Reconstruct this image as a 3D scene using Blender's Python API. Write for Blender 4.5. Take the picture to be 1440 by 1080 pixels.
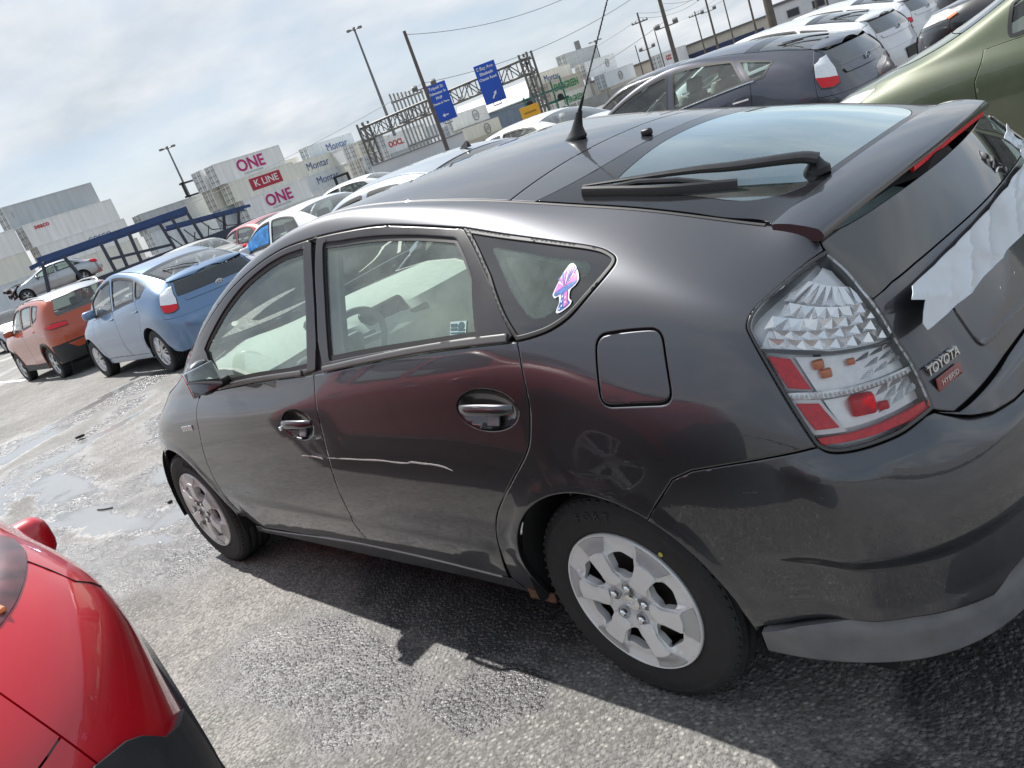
import bpy, bmesh, math, random
import numpy as np
from mathutils import Vector, Matrix, Euler
from mathutils.geometry import delaunay_2d_cdt
for o in list(bpy.data.objects): bpy.data.objects.remove(o)
SC = bpy.context.scene
COL = SC.collection
R = math.radians
rnd = random.Random(7)

# ---------------------------------------------------------------- camera (hand-held, rolled)
cam_d = bpy.data.cameras.new('camera'); cam = bpy.data.objects.new('camera', cam_d); COL.objects.link(cam)
yaw, pitch, roll = -.700849, -.291411, -.358175
fw = Vector((math.cos(yaw)*math.cos(pitch), math.sin(yaw)*math.cos(pitch), math.sin(pitch)))
rt = Vector((math.sin(yaw), -math.cos(yaw), 0)); up = rt.cross(fw)
r2 = rt*math.cos(roll)+up*math.sin(roll); u2 = -rt*math.sin(roll)+up*math.cos(roll)
m = Matrix((r2, u2, -fw)).transposed().to_4x4(); m.translation = (-1.375104, 2.113489, 1.540904)
cam.matrix_world = m
cam_d.sensor_width = 36; cam_d.lens = 36*1162.094/1440; cam_d.clip_start = .05; cam_d.clip_end = 3000
SC.camera = cam
SC.render.resolution_x, SC.render.resolution_y = 1024, 768

# ---------------------------------------------------------------- sky and sun
SUN_EL, SUN_AZ = 51.0, -4.5       # azimuth from +x (towards which the parked car points)
w = bpy.data.worlds.new('World'); SC.world = w; w.use_nodes = True
nt = w.node_tree; nt.nodes.clear()
def wn(t, **k):
    n = nt.nodes.new(t)
    for a, b in k.items(): setattr(n, a, b)
    return n
out = wn('ShaderNodeOutputWorld'); bg = wn('ShaderNodeBackground'); bg.inputs['Strength'].default_value = .12
sky = wn('ShaderNodeTexSky'); sky.sky_type = 'NISHITA'; sky.sun_disc = False
sky.sun_elevation = R(SUN_EL); sky.sun_rotation = R(90-SUN_AZ); sky.air_density = 1.0; sky.dust_density = 1.5; sky.ozone_density = 1.0
tc = wn('ShaderNodeTexCoord'); sep = wn('ShaderNodeSeparateXYZ'); nt.links.new(tc.outputs['Generated'], sep.inputs[0])
def mth(op, a, b=None, c=None):
    n = wn('ShaderNodeMath', operation=op)
    for i, v in enumerate((a, b, c)):
        if v is None: continue
        if isinstance(v, (int, float)): n.inputs[i].default_value = v
        else: nt.links.new(v, n.inputs[i])
    return n.outputs[0]
zz = mth('MAXIMUM', sep.outputs['Z'], 0.0); den = mth('ADD', zz, .22)
cx, cy = mth('DIVIDE', sep.outputs['X'], den), mth('DIVIDE', sep.outputs['Y'], den)
cmb = wn('ShaderNodeCombineXYZ'); nt.links.new(cx, cmb.inputs[0]); nt.links.new(cy, cmb.inputs[1])
def noise(scale, detail, rough, loc, sx=1, sy=1, rot=0):
    mp = wn('ShaderNodeMapping'); mp.inputs['Location'].default_value = loc; mp.inputs['Scale'].default_value = (sx, sy, 1); mp.inputs['Rotation'].default_value = (0, 0, rot)
    nt.links.new(cmb.outputs[0], mp.inputs[0])
    n = wn('ShaderNodeTexNoise'); n.inputs['Scale'].default_value = scale; n.inputs['Detail'].default_value = detail; n.inputs['Roughness'].default_value = rough
    nt.links.new(mp.outputs[0], n.inputs['Vector']); return n.outputs['Fac']
def ramp(fac, stops):
    n = wn('ShaderNodeValToRGB'); el = n.color_ramp.elements
    el[0].position, el[0].color = stops[0][0], (*stops[0][1], 1); el[1].position, el[1].color = stops[-1][0], (*stops[-1][1], 1)
    for p_, c_ in stops[1:-1]:
        e = el.new(p_); e.color = (*c_, 1)
    nt.links.new(fac, n.inputs[0]); return n.outputs[0]
def mixc(f, a, b):
    n = wn('ShaderNodeMix', data_type='RGBA')
    if isinstance(f, float): n.inputs[0].default_value = f
    else: nt.links.new(f, n.inputs[0])
    nt.links.new(a, n.inputs[6]); nt.links.new(b, n.inputs[7]); return n.outputs[2]
# thin veil everywhere, cumulus banks on top of it
n1 = noise(.62, 8, .52, (3.1, 1.7, 0), 1.0, 1.1, .5)
n2 = noise(1.7, 8, .55, (7.3, 2.2, 0), 1.0, 1.15, .4)
veil_c = ramp(n2, [(.30, (2.7, 3.25, 3.95)), (.66, (3.6, 4.0, 4.45))])
cum_c = ramp(n2, [(.34, (3.6, 3.95, 4.3)), (.64, (5.5, 5.55, 5.6))])
veil_f = ramp(n1, [(.25, (.68,)*3), (.60, (.92,)*3)])
cum_f = ramp(n1, [(.48, (0,)*3), (.60, (.9,)*3)])
col = mixc(cum_f, mixc(veil_f, sky.outputs[0], veil_c), cum_c)
nt.links.new(col, bg.inputs['Color']); nt.links.new(bg.outputs[0], out.inputs[0])

sd = bpy.data.lights.new('sun', 'SUN'); sun = bpy.data.objects.new('sun', sd); COL.objects.link(sun)
sd.energy = 4.7; sd.angle = R(.6); sd.color = (1.0, .97, .93)
sv = Vector((math.cos(R(SUN_AZ))*math.cos(R(SUN_EL)), math.sin(R(SUN_AZ))*math.cos(R(SUN_EL)), math.sin(R(SUN_EL))))
sun.rotation_euler = (-sv).to_track_quat('-Z', 'Y').to_euler()

SC.view_settings.view_transform = 'Standard'; SC.view_settings.look = 'None'
SC.view_settings.exposure = 0.6; SC.view_settings.gamma = 1.0
SC.render.engine = 'CYCLES'
SC.cycles.max_bounces = 10; SC.cycles.transparent_max_bounces = 16; SC.cycles.caustics_reflective = False; SC.cycles.caustics_refractive = False
# ---------------------------------------------------------------- surfaces
def nat_M(t):
    n = len(t); A = np.zeros((n, n)); B = np.zeros((n, n)); A[0, 0] = A[-1, -1] = 1
    for i in range(1, n-1):
        h0, h1 = t[i]-t[i-1], t[i+1]-t[i]
        A[i, i-1], A[i, i], A[i, i+1] = h0/6, (h0+h1)/3, h1/6
        B[i, i-1], B[i, i], B[i, i+1] = 1/h0, -1/h0-1/h1, 1/h1
    return np.linalg.solve(A, B)

def spl_w(t, M, x):
    """weights of a natural cubic spline: value = W @ P"""
    x = np.atleast_1d(np.asarray(x, float)); n = len(t)
    i = np.clip(np.searchsorted(t, x)-1, 0, n-2); h = t[i+1]-t[i]
    xc = np.clip(x, t[0], t[-1])
    a = (t[i+1]-xc)/h; b = 1-a
    W = ((a**3-a)*h*h/6)[:, None]*M[i] + ((b**3-b)*h*h/6)[:, None]*M[i+1]
    k = np.arange(len(x)); W[k, i] += a; W[k, i+1] += b
    return W

def cspline(pts):
    """1-D natural spline through (x, value) pairs, as a function"""
    p = sorted(pts); t = np.array([q[0] for q in p], float); v = np.array([q[1] for q in p], float); M = nat_M(t)
    return lambda x: spl_w(t, M, x) @ v

class Surf:
    flip = 1.0
    def N(self, uv):
        e = 1e-4; d = np.array([[e, 0.]]); g = np.array([[0., e]])
        n = np.cross(self.P(uv+d)-self.P(uv-d), self.P(uv+g)-self.P(uv-g))
        return self.flip*n/np.maximum(np.linalg.norm(n, axis=1), 1e-12)[:, None]
    def J(self, uv):
        e = 1e-4
        return ((self.P(uv+[[e, 0.]])-self.P(uv-[[e, 0.]]))/(2*e), (self.P(uv+[[0., e]])-self.P(uv-[[0., e]]))/(2*e))
    def grid(self):
        if not hasattr(self, '_g'):
            uu = np.linspace(self.u0, self.u1, 260); vv = np.linspace(self.v0, self.v1, 70)
            U, V = np.meshgrid(uu, vv, indexing='ij'); self._guv = np.stack([U.ravel(), V.ravel()], 1); self._g = self.P(self._guv)
        return self._guv, self._g
    def find(self, pts, axes=(0, 1, 2), mask=None):
        """uv of the surface points whose given axes match"""
        pts = np.atleast_2d(np.asarray(pts, float)); guv, g = self.grid(); ax = list(axes)
        if mask is not None: k = mask(g); guv, g = guv[k], g[k]
        uv = np.array([guv[np.argmin(((g[:, ax]-q)**2).sum(1))] for q in pts])
        for _ in range(12):
            r = self.P(uv)[:, ax]-pts; a, b = self.J(uv); a, b = a[:, ax], b[:, ax]
            aa, ab, bb = (a*a).sum(1), (a*b).sum(1), (b*b).sum(1); ra, rb = (a*r).sum(1), (b*r).sum(1)
            D = aa*bb-ab*ab+1e-9
            st = np.stack([-(bb*ra-ab*rb)/D, -(aa*rb-ab*ra)/D], 1)
            uv = uv+np.clip(st, -.05, .05)
            uv[:, 0] = np.clip(uv[:, 0], self.u0, self.u1); uv[:, 1] = np.clip(uv[:, 1], self.v0, self.v1)
        return uv

class Shell(Surf):
    """body side, front and rear as one wrapped skin (left half): rows of stations from the front centre to the rear centre"""
    def __init__(self, rows, uref=(1, 2, 3, 4, 5)):
        G = np.array(rows, float).transpose(1, 0, 2)      # station,row,3
        m = np.array([1, -1, 1.])
        G = np.concatenate([(G[2:0:-1]*m), G, (G[-2:-4:-1]*m)], 0)
        self.G = G
        d = np.linalg.norm(np.diff(G, axis=0), axis=2)[:, list(uref)].mean(1); self.tu = np.concatenate([[0], np.cumsum(d)]); self.tu -= self.tu[2]
        d = np.linalg.norm(np.diff(G, axis=1), axis=2)[2:-2].mean(0); self.tv = np.concatenate([[0], np.cumsum(d)])
        self.Mu, self.Mv = nat_M(self.tu), nat_M(self.tv)
        self.u0, self.u1, self.v0, self.v1 = self.tu[2], self.tu[-3], self.tv[0], self.tv[-1]
        c = self.P(np.array([[self.u1*.5, self.v1*.4]])); n = self.N(np.array([[self.u1*.5, self.v1*.4]]))
        if n[0, 1] < 0: self.flip = -1.0
    def P(self, uv):
        uv = np.atleast_2d(uv)
        return np.einsum('ns,srk,nr->nk', spl_w(self.tu, self.Mu, uv[:, 0]), self.G, spl_w(self.tv, self.Mv, uv[:, 1]))
    def xz(self, pts):
        return self.find(np.array(pts)[:, :2], (0, 2), lambda g: g[:, 1] > .3)
    def yz(self, pts, rear=True):
        return self.find(np.array(pts)[:, :2], (1, 2), lambda g: (g[:, 0] < self.xrear) if rear else (g[:, 0] > self.xfront))
    xrear, xfront = -.45, 2.9

class Lid(Surf):
    """roof, glass and bonnet between the two top seams of a shell"""
    def __init__(self, sh, crown, x0, x1, power=2.2):
        uu = np.linspace(sh.u0, sh.u1, 900); c = sh.P(np.stack([uu, np.full_like(uu, sh.v1)], 1))
        o = np.argsort(c[:, 0]); c = c[o]; xs = np.linspace(c[0, 0]+.002, c[-1, 0]-.002, 46)
        self.t = xs; self.M = nat_M(xs); self.yy = np.interp(xs, c[:, 0], c[:, 1]); self.zz = np.interp(xs, c[:, 0], c[:, 2])
        self.cr = cspline(crown); self.u0, self.u1, self.v0, self.v1 = x0, x1, -.6, .6; self.pw = power; self.flip = 1.0
    def P(self, uv):
        uv = np.atleast_2d(uv); x = uv[:, 0]; t = uv[:, 1]/.6; W = spl_w(self.t, self.M, x)
        ys, zs = W @ self.yy, W @ self.zz
        return np.stack([x, t*ys, zs+self.cr(x)*(1-np.abs(t)**self.pw)], 1)
    def xy(self, pts):
        pts = np.array(pts, float); W = spl_w(self.t, self.M, pts[:, 0]); return np.stack([pts[:, 0], pts[:, 1]/(W @ self.yy)*.6], 1)
    def edge(self, x0, x1, n, s=1, inset=1.0):
        x = np.linspace(x0, x1, n); return np.stack([x, np.full(n, .6*s*inset)], 1)
# ---------------------------------------------------------------- materials
MATS = {}
def mat(name, col=(.5, .5, .5), rough=.5, metal=0., coat=0., coat_rough=.03, spec=.5, emit=None, noise=None, bump=None, alpha=None):
    """noise=(scale, amount, detail): colour variation; bump=(scale, strength)"""
    if name in MATS: return MATS[name]
    m = bpy.data.materials.new(name); m.use_nodes = True; MATS[name] = m
    t = m.node_tree; b = t.nodes['Principled BSDF']
    b.inputs['Base Color'].default_value = (*col, 1); b.inputs['Roughness'].default_value = rough; b.inputs['Metallic'].default_value = metal
    b.inputs['Coat Weight'].default_value = coat; b.inputs['Coat Roughness'].default_value = coat_rough; b.inputs['Specular IOR Level'].default_value = spec
    if emit: b.inputs['Emission Color'].default_value = (*emit[:3], 1); b.inputs['Emission Strength'].default_value = emit[3]
    if noise or bump:
        tc = t.nodes.new('ShaderNodeTexCoord')
    if noise:
        n = t.nodes.new('ShaderNodeTexNoise'); n.inputs['Scale'].default_value = noise[0]; n.inputs['Detail'].default_value = noise[2] if len(noise) > 2 else 5
        t.links.new(tc.outputs['Object'], n.inputs['Vector'])
        mx = t.nodes.new('ShaderNodeMix'); mx.data_type = 'RGBA'
        r_ = t.nodes.new('ShaderNodeMapRange'); r_.inputs['From Min'].default_value = .3; r_.inputs['From Max'].default_value = .7
        t.links.new(n.outputs['Fac'], r_.inputs[0]); t.links.new(r_.outputs[0], mx.inputs[0])
        a = noise[1]; mx.inputs[6].default_value = (*[c*(1-a) for c in col], 1); mx.inputs[7].default_value = (*[min(1, c*(1+a)) for c in col], 1)
        t.links.new(mx.outputs[2], b.inputs['Base Color'])
        if rough > .15:
            r3 = t.nodes.new('ShaderNodeMapRange'); r3.inputs['To Min'].default_value = rough*.85; r3.inputs['To Max'].default_value = min(1, rough*1.2)
            t.links.new(n.outputs['Fac'], r3.inputs[0]); t.links.new(r3.outputs[0], b.inputs['Roughness'])
    if bump:
        n = t.nodes.new('ShaderNodeTexNoise'); n.inputs['Scale'].default_value = bump[0]; n.inputs['Detail'].default_value = 4
        t.links.new(tc.outputs['Object'], n.inputs['Vector'])
        bp = t.nodes.new('ShaderNodeBump'); bp.inputs['Strength'].default_value = bump[1]; bp.inputs['Distance'].default_value = .01
        t.links.new(n.outputs['Fac'], bp.inputs['Height']); t.links.new(bp.outputs[0], b.inputs['Normal'])
    return m

def car_paint(name, col, metal=.85, rough=.34, dirt=.10, coat_ior=1.5):
    """clear-coated paint with fine flake, faint orange peel and a dusty film"""
    if name in MATS: return MATS[name]
    m = mat(name, col, rough, metal, 1.0, .025); m.node_tree.nodes['Principled BSDF'].inputs['Coat IOR'].default_value = coat_ior
    t = m.node_tree; b = t.nodes['Principled BSDF']; tc = t.nodes.new('ShaderNodeTexCoord')
    n = t.nodes.new('ShaderNodeTexNoise'); n.inputs['Scale'].default_value = 2.3; n.inputs['Detail'].default_value = 8; n.inputs['Roughness'].default_value = .65
    t.links.new(tc.outputs['Object'], n.inputs['Vector'])
    r_ = t.nodes.new('ShaderNodeMapRange'); r_.inputs['From Min'].default_value = .42; r_.inputs['From Max'].default_value = .75; r_.inputs['To Max'].default_value = dirt
    t.links.new(n.outputs['Fac'], r_.inputs[0])
    mx = t.nodes.new('ShaderNodeMix'); mx.data_type = 'RGBA'; mx.inputs[6].default_value = (*col, 1); mx.inputs[7].default_value = (.30, .28, .25, 1)
    t.links.new(r_.outputs[0], mx.inputs[0]); t.links.new(mx.outputs[2], b.inputs['Base Color'])
    cr = t.nodes.new('ShaderNodeMapRange'); cr.inputs['From Min'].default_value = .35; cr.inputs['From Max'].default_value = .8; cr.inputs['To Min'].default_value = .008; cr.inputs['To Max'].default_value = .012+dirt*.22
    t.links.new(n.outputs['Fac'], cr.inputs[0]); t.links.new(cr.outputs[0], b.inputs['Coat Roughness'])
    n2 = t.nodes.new('ShaderNodeTexNoise'); n2.inputs['Scale'].default_value = 140; n2.inputs['Detail'].default_value = 1
    t.links.new(tc.outputs['Object'], n2.inputs['Vector'])
    bp = t.nodes.new('ShaderNodeBump'); bp.inputs['Strength'].default_value = .02; bp.inputs['Distance'].default_value = .002
    t.links.new(n2.outputs['Fac'], bp.inputs['Height']); t.links.new(bp.outputs[0], b.inputs['Coat Normal'])
    return m

def glass(name, tint=(.8, .9, .86), ior=1.5, rough=0., haze=0., gain=1.0, refl=(1, 1, 1), dust=(.55, .55, .52)):
    """thin pane: tinted see-through mixed with a mirror by Fresnel; haze = a dusty film"""
    if name in MATS: return MATS[name]
    m = bpy.data.materials.new(name); m.use_nodes = True; MATS[name] = m; t = m.node_tree; t.nodes.clear()
    o = t.nodes.new('ShaderNodeOutputMaterial'); tr = t.nodes.new('ShaderNodeBsdfTransparent'); tr.inputs[0].default_value = (*tint, 1)
    gl = t.nodes.new('ShaderNodeBsdfGlossy'); gl.inputs['Roughness'].default_value = rough; gl.inputs[0].default_value = (*refl, 1)
    fr = t.nodes.new('ShaderNodeFresnel'); fr.inputs[0].default_value = ior
    mu = t.nodes.new('ShaderNodeMath'); mu.operation = 'MULTIPLY'; mu.inputs[1].default_value = gain; mu.use_clamp = True; t.links.new(fr.outputs[0], mu.inputs[0])
    mx = t.nodes.new('ShaderNodeMixShader'); t.links.new(mu.outputs[0], mx.inputs[0]); t.links.new(tr.outputs[0], mx.inputs[1]); t.links.new(gl.outputs[0], mx.inputs[2])
    last = mx
    if haze:
        df = t.nodes.new('ShaderNodeBsdfDiffuse'); df.inputs[0].default_value = (*dust, 1)
        tc = t.nodes.new('ShaderNodeTexCoord'); n = t.nodes.new('ShaderNodeTexNoise'); n.inputs['Scale'].default_value = 3.0; n.inputs['Detail'].default_value = 8; n.inputs['Roughness'].default_value = .7
        t.links.new(tc.outputs['Object'], n.inputs['Vector'])
        mr = t.nodes.new('ShaderNodeMapRange'); mr.inputs['From Min'].default_value = .35; mr.inputs['From Max'].default_value = .75; mr.inputs['To Min'].default_value = haze*.3; mr.inputs['To Max'].default_value = haze*1.6
        t.links.new(n.outputs['Fac'], mr.inputs[0])
        m2 = t.nodes.new('ShaderNodeMixShader'); t.links.new(mr.outputs[0], m2.inputs[0]); t.links.new(mx.outputs[0], m2.inputs[1]); t.links.new(df.outputs[0], m2.inputs[2]); last = m2
    t.links.new(last.outputs[0], o.inputs[0])
    return m

# ---------------------------------------------------------------- objects
def link(o, parent=None):
    COL.objects.link(o)
    if parent is not None: o.parent = parent
    return o
def thing(name, label, cat, loc=(0, 0, 0), rotz=0., group=None):
    o = bpy.data.objects.new(name, None); COL.objects.link(o); o.location = loc; o.rotation_euler = (0, 0, rotz)
    o.empty_display_size = .2
    return tag(o, label, cat, group)
def tag(o, label=None, cat=None, group=None, kind=None):
    if label: o['label'] = label
    if cat: o['category'] = cat
    if group: o['group'] = group
    if kind: o['kind'] = kind
    return o
def mesh_obj(name, V, F, m, parent=None, normals=None, smooth=True, angle=None, mats=None, fm=None):
    me = bpy.data.meshes.new(name)
    me.from_pydata([tuple(map(float, v)) for v in V], [], [tuple(map(int, f)) for f in F], shade_flat=not smooth)
    for k in (mats or [m]): me.materials.append(k)
    if fm is not None: me.polygons.foreach_set('material_index', np.array(fm, dtype=np.int32))
    me.validate(clean_customdata=False); me.update()
    if normals is not None and len(me.vertices) == len(normals): me.normals_split_custom_set_from_vertices([tuple(map(float, n)) for n in normals])
    elif smooth and angle: me.set_sharp_from_angle(angle=R(angle))
    return link(bpy.data.objects.new(name, me), parent)
def copy_tree(o, parent=None):
    c = o.copy(); COL.objects.link(c); c.parent = parent
    for ch in list(o.children): copy_tree(ch, c)
    return c

class MB:
    """collects simple solids; build() links them as one mesh"""
    def __init__(s): s.V, s.F = [], []
    def add(s, V, F):
        k = len(s.V); s.V += [tuple(v) for v in V]; s.F += [tuple(i+k for i in f) for f in F]; return s
    def box(s, a, b, rot=None, c=None):
        (x0, y0, z0), (x1, y1, z1) = a, b
        V = [(x0, y0, z0), (x1, y0, z0), (x1, y1, z0), (x0, y1, z0), (x0, y0, z1), (x1, y0, z1), (x1, y1, z1), (x0, y1, z1)]
        if rot is not None:
            c = Vector(c) if c is not None else Vector(((x0+x1)/2, (y0+y1)/2, (z0+z1)/2)); M = Euler(rot).to_matrix(); V = [tuple(M @ (Vector(v)-c)+c) for v in V]
        return s.add(V, [(0, 3, 2, 1), (4, 5, 6, 7), (0, 1, 5, 4), (1, 2, 6, 5), (2, 3, 7, 6), (3, 0, 4, 7)])
    def rbox(s, c, size, r=.03, rot=(0, 0, 0), seg=3):
        bm = bmesh.new(); bmesh.ops.create_cube(bm, size=1.0)
        for v in bm.verts: v.co = Vector((v.co.x*size[0], v.co.y*size[1], v.co.z*size[2]))
        bmesh.ops.bevel(bm, geom=bm.edges[:], offset=r, segments=seg, profile=.5, affect='EDGES')
        M = Euler(rot).to_matrix(); bm.verts.index_update()
        s.add([tuple(M @ v.co+Vector(c)) for v in bm.verts], [tuple(v.index for v in f.verts) for f in bm.faces]); bm.free(); return s
    def tube(s, pts, r, n=8, caps=True, flat=None):
        """round bar along pts; r scalar or list; flat=(a,b) elliptical factors"""
        P = [Vector(p) for p in pts]; rr = r if hasattr(r, '__len__') else [r]*len(P); k = len(s.V); up_ = Vector((0, 0, 1)); last = None
        for i, p in enumerate(P):
            t = (P[min(i+1, len(P)-1)]-P[max(i-1, 0)]).normalized()
            a = (up_-t*up_.dot(t)) if last is None else (last-t*last.dot(t))
            if a.length < 1e-4: a = Vector((1, 0, 0))-t*t.x
            a.normalize(); last = a; b = t.cross(a)
            fa, fb = flat or (1, 1)
            for j in range(n):
                q = 2*math.pi*j/n; s.V.append(tuple(p+a*(math.cos(q)*rr[i]*fa)+b*(math.sin(q)*rr[i]*fb)))
        for i in range(len(P)-1):
            for j in range(n): s.F.append((k+i*n+j, k+i*n+(j+1) % n, k+(i+1)*n+(j+1) % n, k+(i+1)*n+j))
        if caps: s.F.append(tuple(k+j for j in range(n))[::-1]); s.F.append(tuple(k+(len(P)-1)*n+j for j in range(n)))
        return s
    def lathe(s, prof, n=48, axis='y', c=(0, 0, 0)):
        """prof: (radius, offset along axis)"""
        k = len(s.V); c = Vector(c)
        for r, h in prof:
            for j in range(n):
                q = 2*math.pi*j/n; a, b = r*math.cos(q), r*math.sin(q)
                s.V.append(tuple(c+Vector({'y': (a, h, b), 'z': (a, b, h), 'x': (h, a, b)}[axis])))
        for i in range(len(prof)-1):
            for j in range(n):
                f = (k+i*n+j, k+i*n+(j+1) % n, k+(i+1)*n+(j+1) % n, k+(i+1)*n+j)
                s.F.append(f if axis != 'y' else f[::-1])
        return s
    def build(s, name, m, parent=None, smooth=True, angle=35): return mesh_obj(name, s.V, s.F, m, parent, None, smooth, angle)

def txt_mesh(body, size, extrude=.002, bold=0.):
    cu = bpy.data.curves.new('t', 'FONT'); cu.body = body; cu.size = size; cu.extrude = extrude; cu.align_x = 'CENTER'; cu.align_y = 'CENTER'; cu.offset = bold; cu.resolution_u = 3
    o = bpy.data.objects.new('t', cu); COL.objects.link(o); dg = bpy.context.evaluated_depsgraph_get(); dg.update()
    me = bpy.data.meshes.new_from_object(o.evaluated_get(dg)); bpy.data.objects.remove(o); bpy.data.curves.remove(cu)
    return me
def text(name, body, size, m, parent, mw, extrude=.002, bold=0., sx=1.0):
    """mw: 4x4 local matrix; text lies in its xy plane"""
    me = txt_mesh(body, size, extrude, bold); me.materials.clear(); me.materials.append(m)
    o = link(bpy.data.objects.new(name, me), parent); o.matrix_local = mw @ Matrix.Diagonal((sx, 1, 1, 1)); return o
def frame(o, x, y):
    """matrix with origin o, x axis x, y axis towards y"""
    o, x, y = Vector(o), Vector(x).normalized(), Vector(y); z = x.cross(y).normalized(); y = z.cross(x)
    M = Matrix((x, y, z)).transposed().to_4x4(); M.translation = o; return M

# ---------------------------------------------------------------- panels cut out of a surface
def in_poly(pts, loop):
    x, y = pts[:, 0][:, None], pts[:, 1][:, None]; a, b = loop, np.roll(loop, -1, 0)
    c = ((a[:, 1] > y) != (b[:, 1] > y)) & (x < (b[:, 0]-a[:, 0])*(y-a[:, 1])/(b[:, 1]-a[:, 1]+1e-15)+a[:, 0])
    return (c.sum(1) % 2) == 1
def area(l): a, b = l, np.roll(l, -1, 0); return .5*(a[:, 0]*b[:, 1]-a[:, 1]*b[:, 0]).sum()
def densify(l, h):
    o = []
    for a, b in zip(l, np.roll(l, -1, 0)):
        n = max(1, int(math.ceil(np.linalg.norm(b-a)/h)))
        o += [a+(b-a)*k/n for k in range(n)]
    return np.array(o)
def inset(l, g):
    """l counter-clockwise: moves inwards by g"""
    t0 = l-np.roll(l, 1, 0); t1 = np.roll(l, -1, 0)-l
    n0 = np.stack([-t0[:, 1], t0[:, 0]], 1)/np.maximum(np.linalg.norm(t0, axis=1), 1e-9)[:, None]
    n1 = np.stack([-t1[:, 1], t1[:, 0]], 1)/np.maximum(np.linalg.norm(t1, axis=1), 1e-9)[:, None]
    b = n0+n1; L = np.linalg.norm(b, axis=1); b = b/np.maximum(L, 1e-6)[:, None]; s = np.clip((b*n1).sum(1), .35, 1)
    return l+b*(g/s)[:, None]
def rounded(pts, r, n=5):
    """polygon with its corners filleted; r scalar or per-corner list"""
    pts = [np.array(p_, float) for p_ in pts]; o = []; N = len(pts)
    for i, b in enumerate(pts):
        a, c = pts[i-1], pts[(i+1) % N]; rr = r[i] if hasattr(r, '__len__') else r
        la, lc = np.linalg.norm(a-b), np.linalg.norm(c-b); k = min(rr, la*.49, lc*.49)
        if k < 1e-4: o.append(b); continue
        p0, p2 = b+(a-b)/la*k, b+(c-b)/lc*k
        o += [(1-t)**2*p0+2*t*(1-t)*b+t*t*p2 for t in np.linspace(0, 1, n)]
    return np.array(o)
def curve(pts, n=6):
    """smooth open curve through pts (Catmull-Rom)"""
    P = [np.array(p_, float) for p_ in pts]; P = [2*P[0]-P[1]]+P+[2*P[-1]-P[-2]]; o = []
    for i in range(1, len(P)-2):
        p0, p1, p2, p3 = P[i-1:i+3]
        for t in np.linspace(0, 1, n, endpoint=False): o.append(.5*(2*p1+(p2-p0)*t+(2*p0-5*p1+4*p2-p3)*t*t+(3*p1-p0-3*p2+p3)*t**3))
    o.append(P[-2]); return np.array(o)

class Offset(Surf):
    """surface pushed along its normal by f(P, uv)"""
    def __init__(s, base, f): s.b, s.f = base, f; s.u0, s.u1, s.v0, s.v1, s.flip = base.u0, base.u1, base.v0, base.v1, base.flip
    def P(s, uv): uv = np.atleast_2d(uv); p_ = s.b.P(uv); return p_+s.b.N(uv)*np.asarray(s.f(p_, uv)).reshape(-1, 1)

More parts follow.
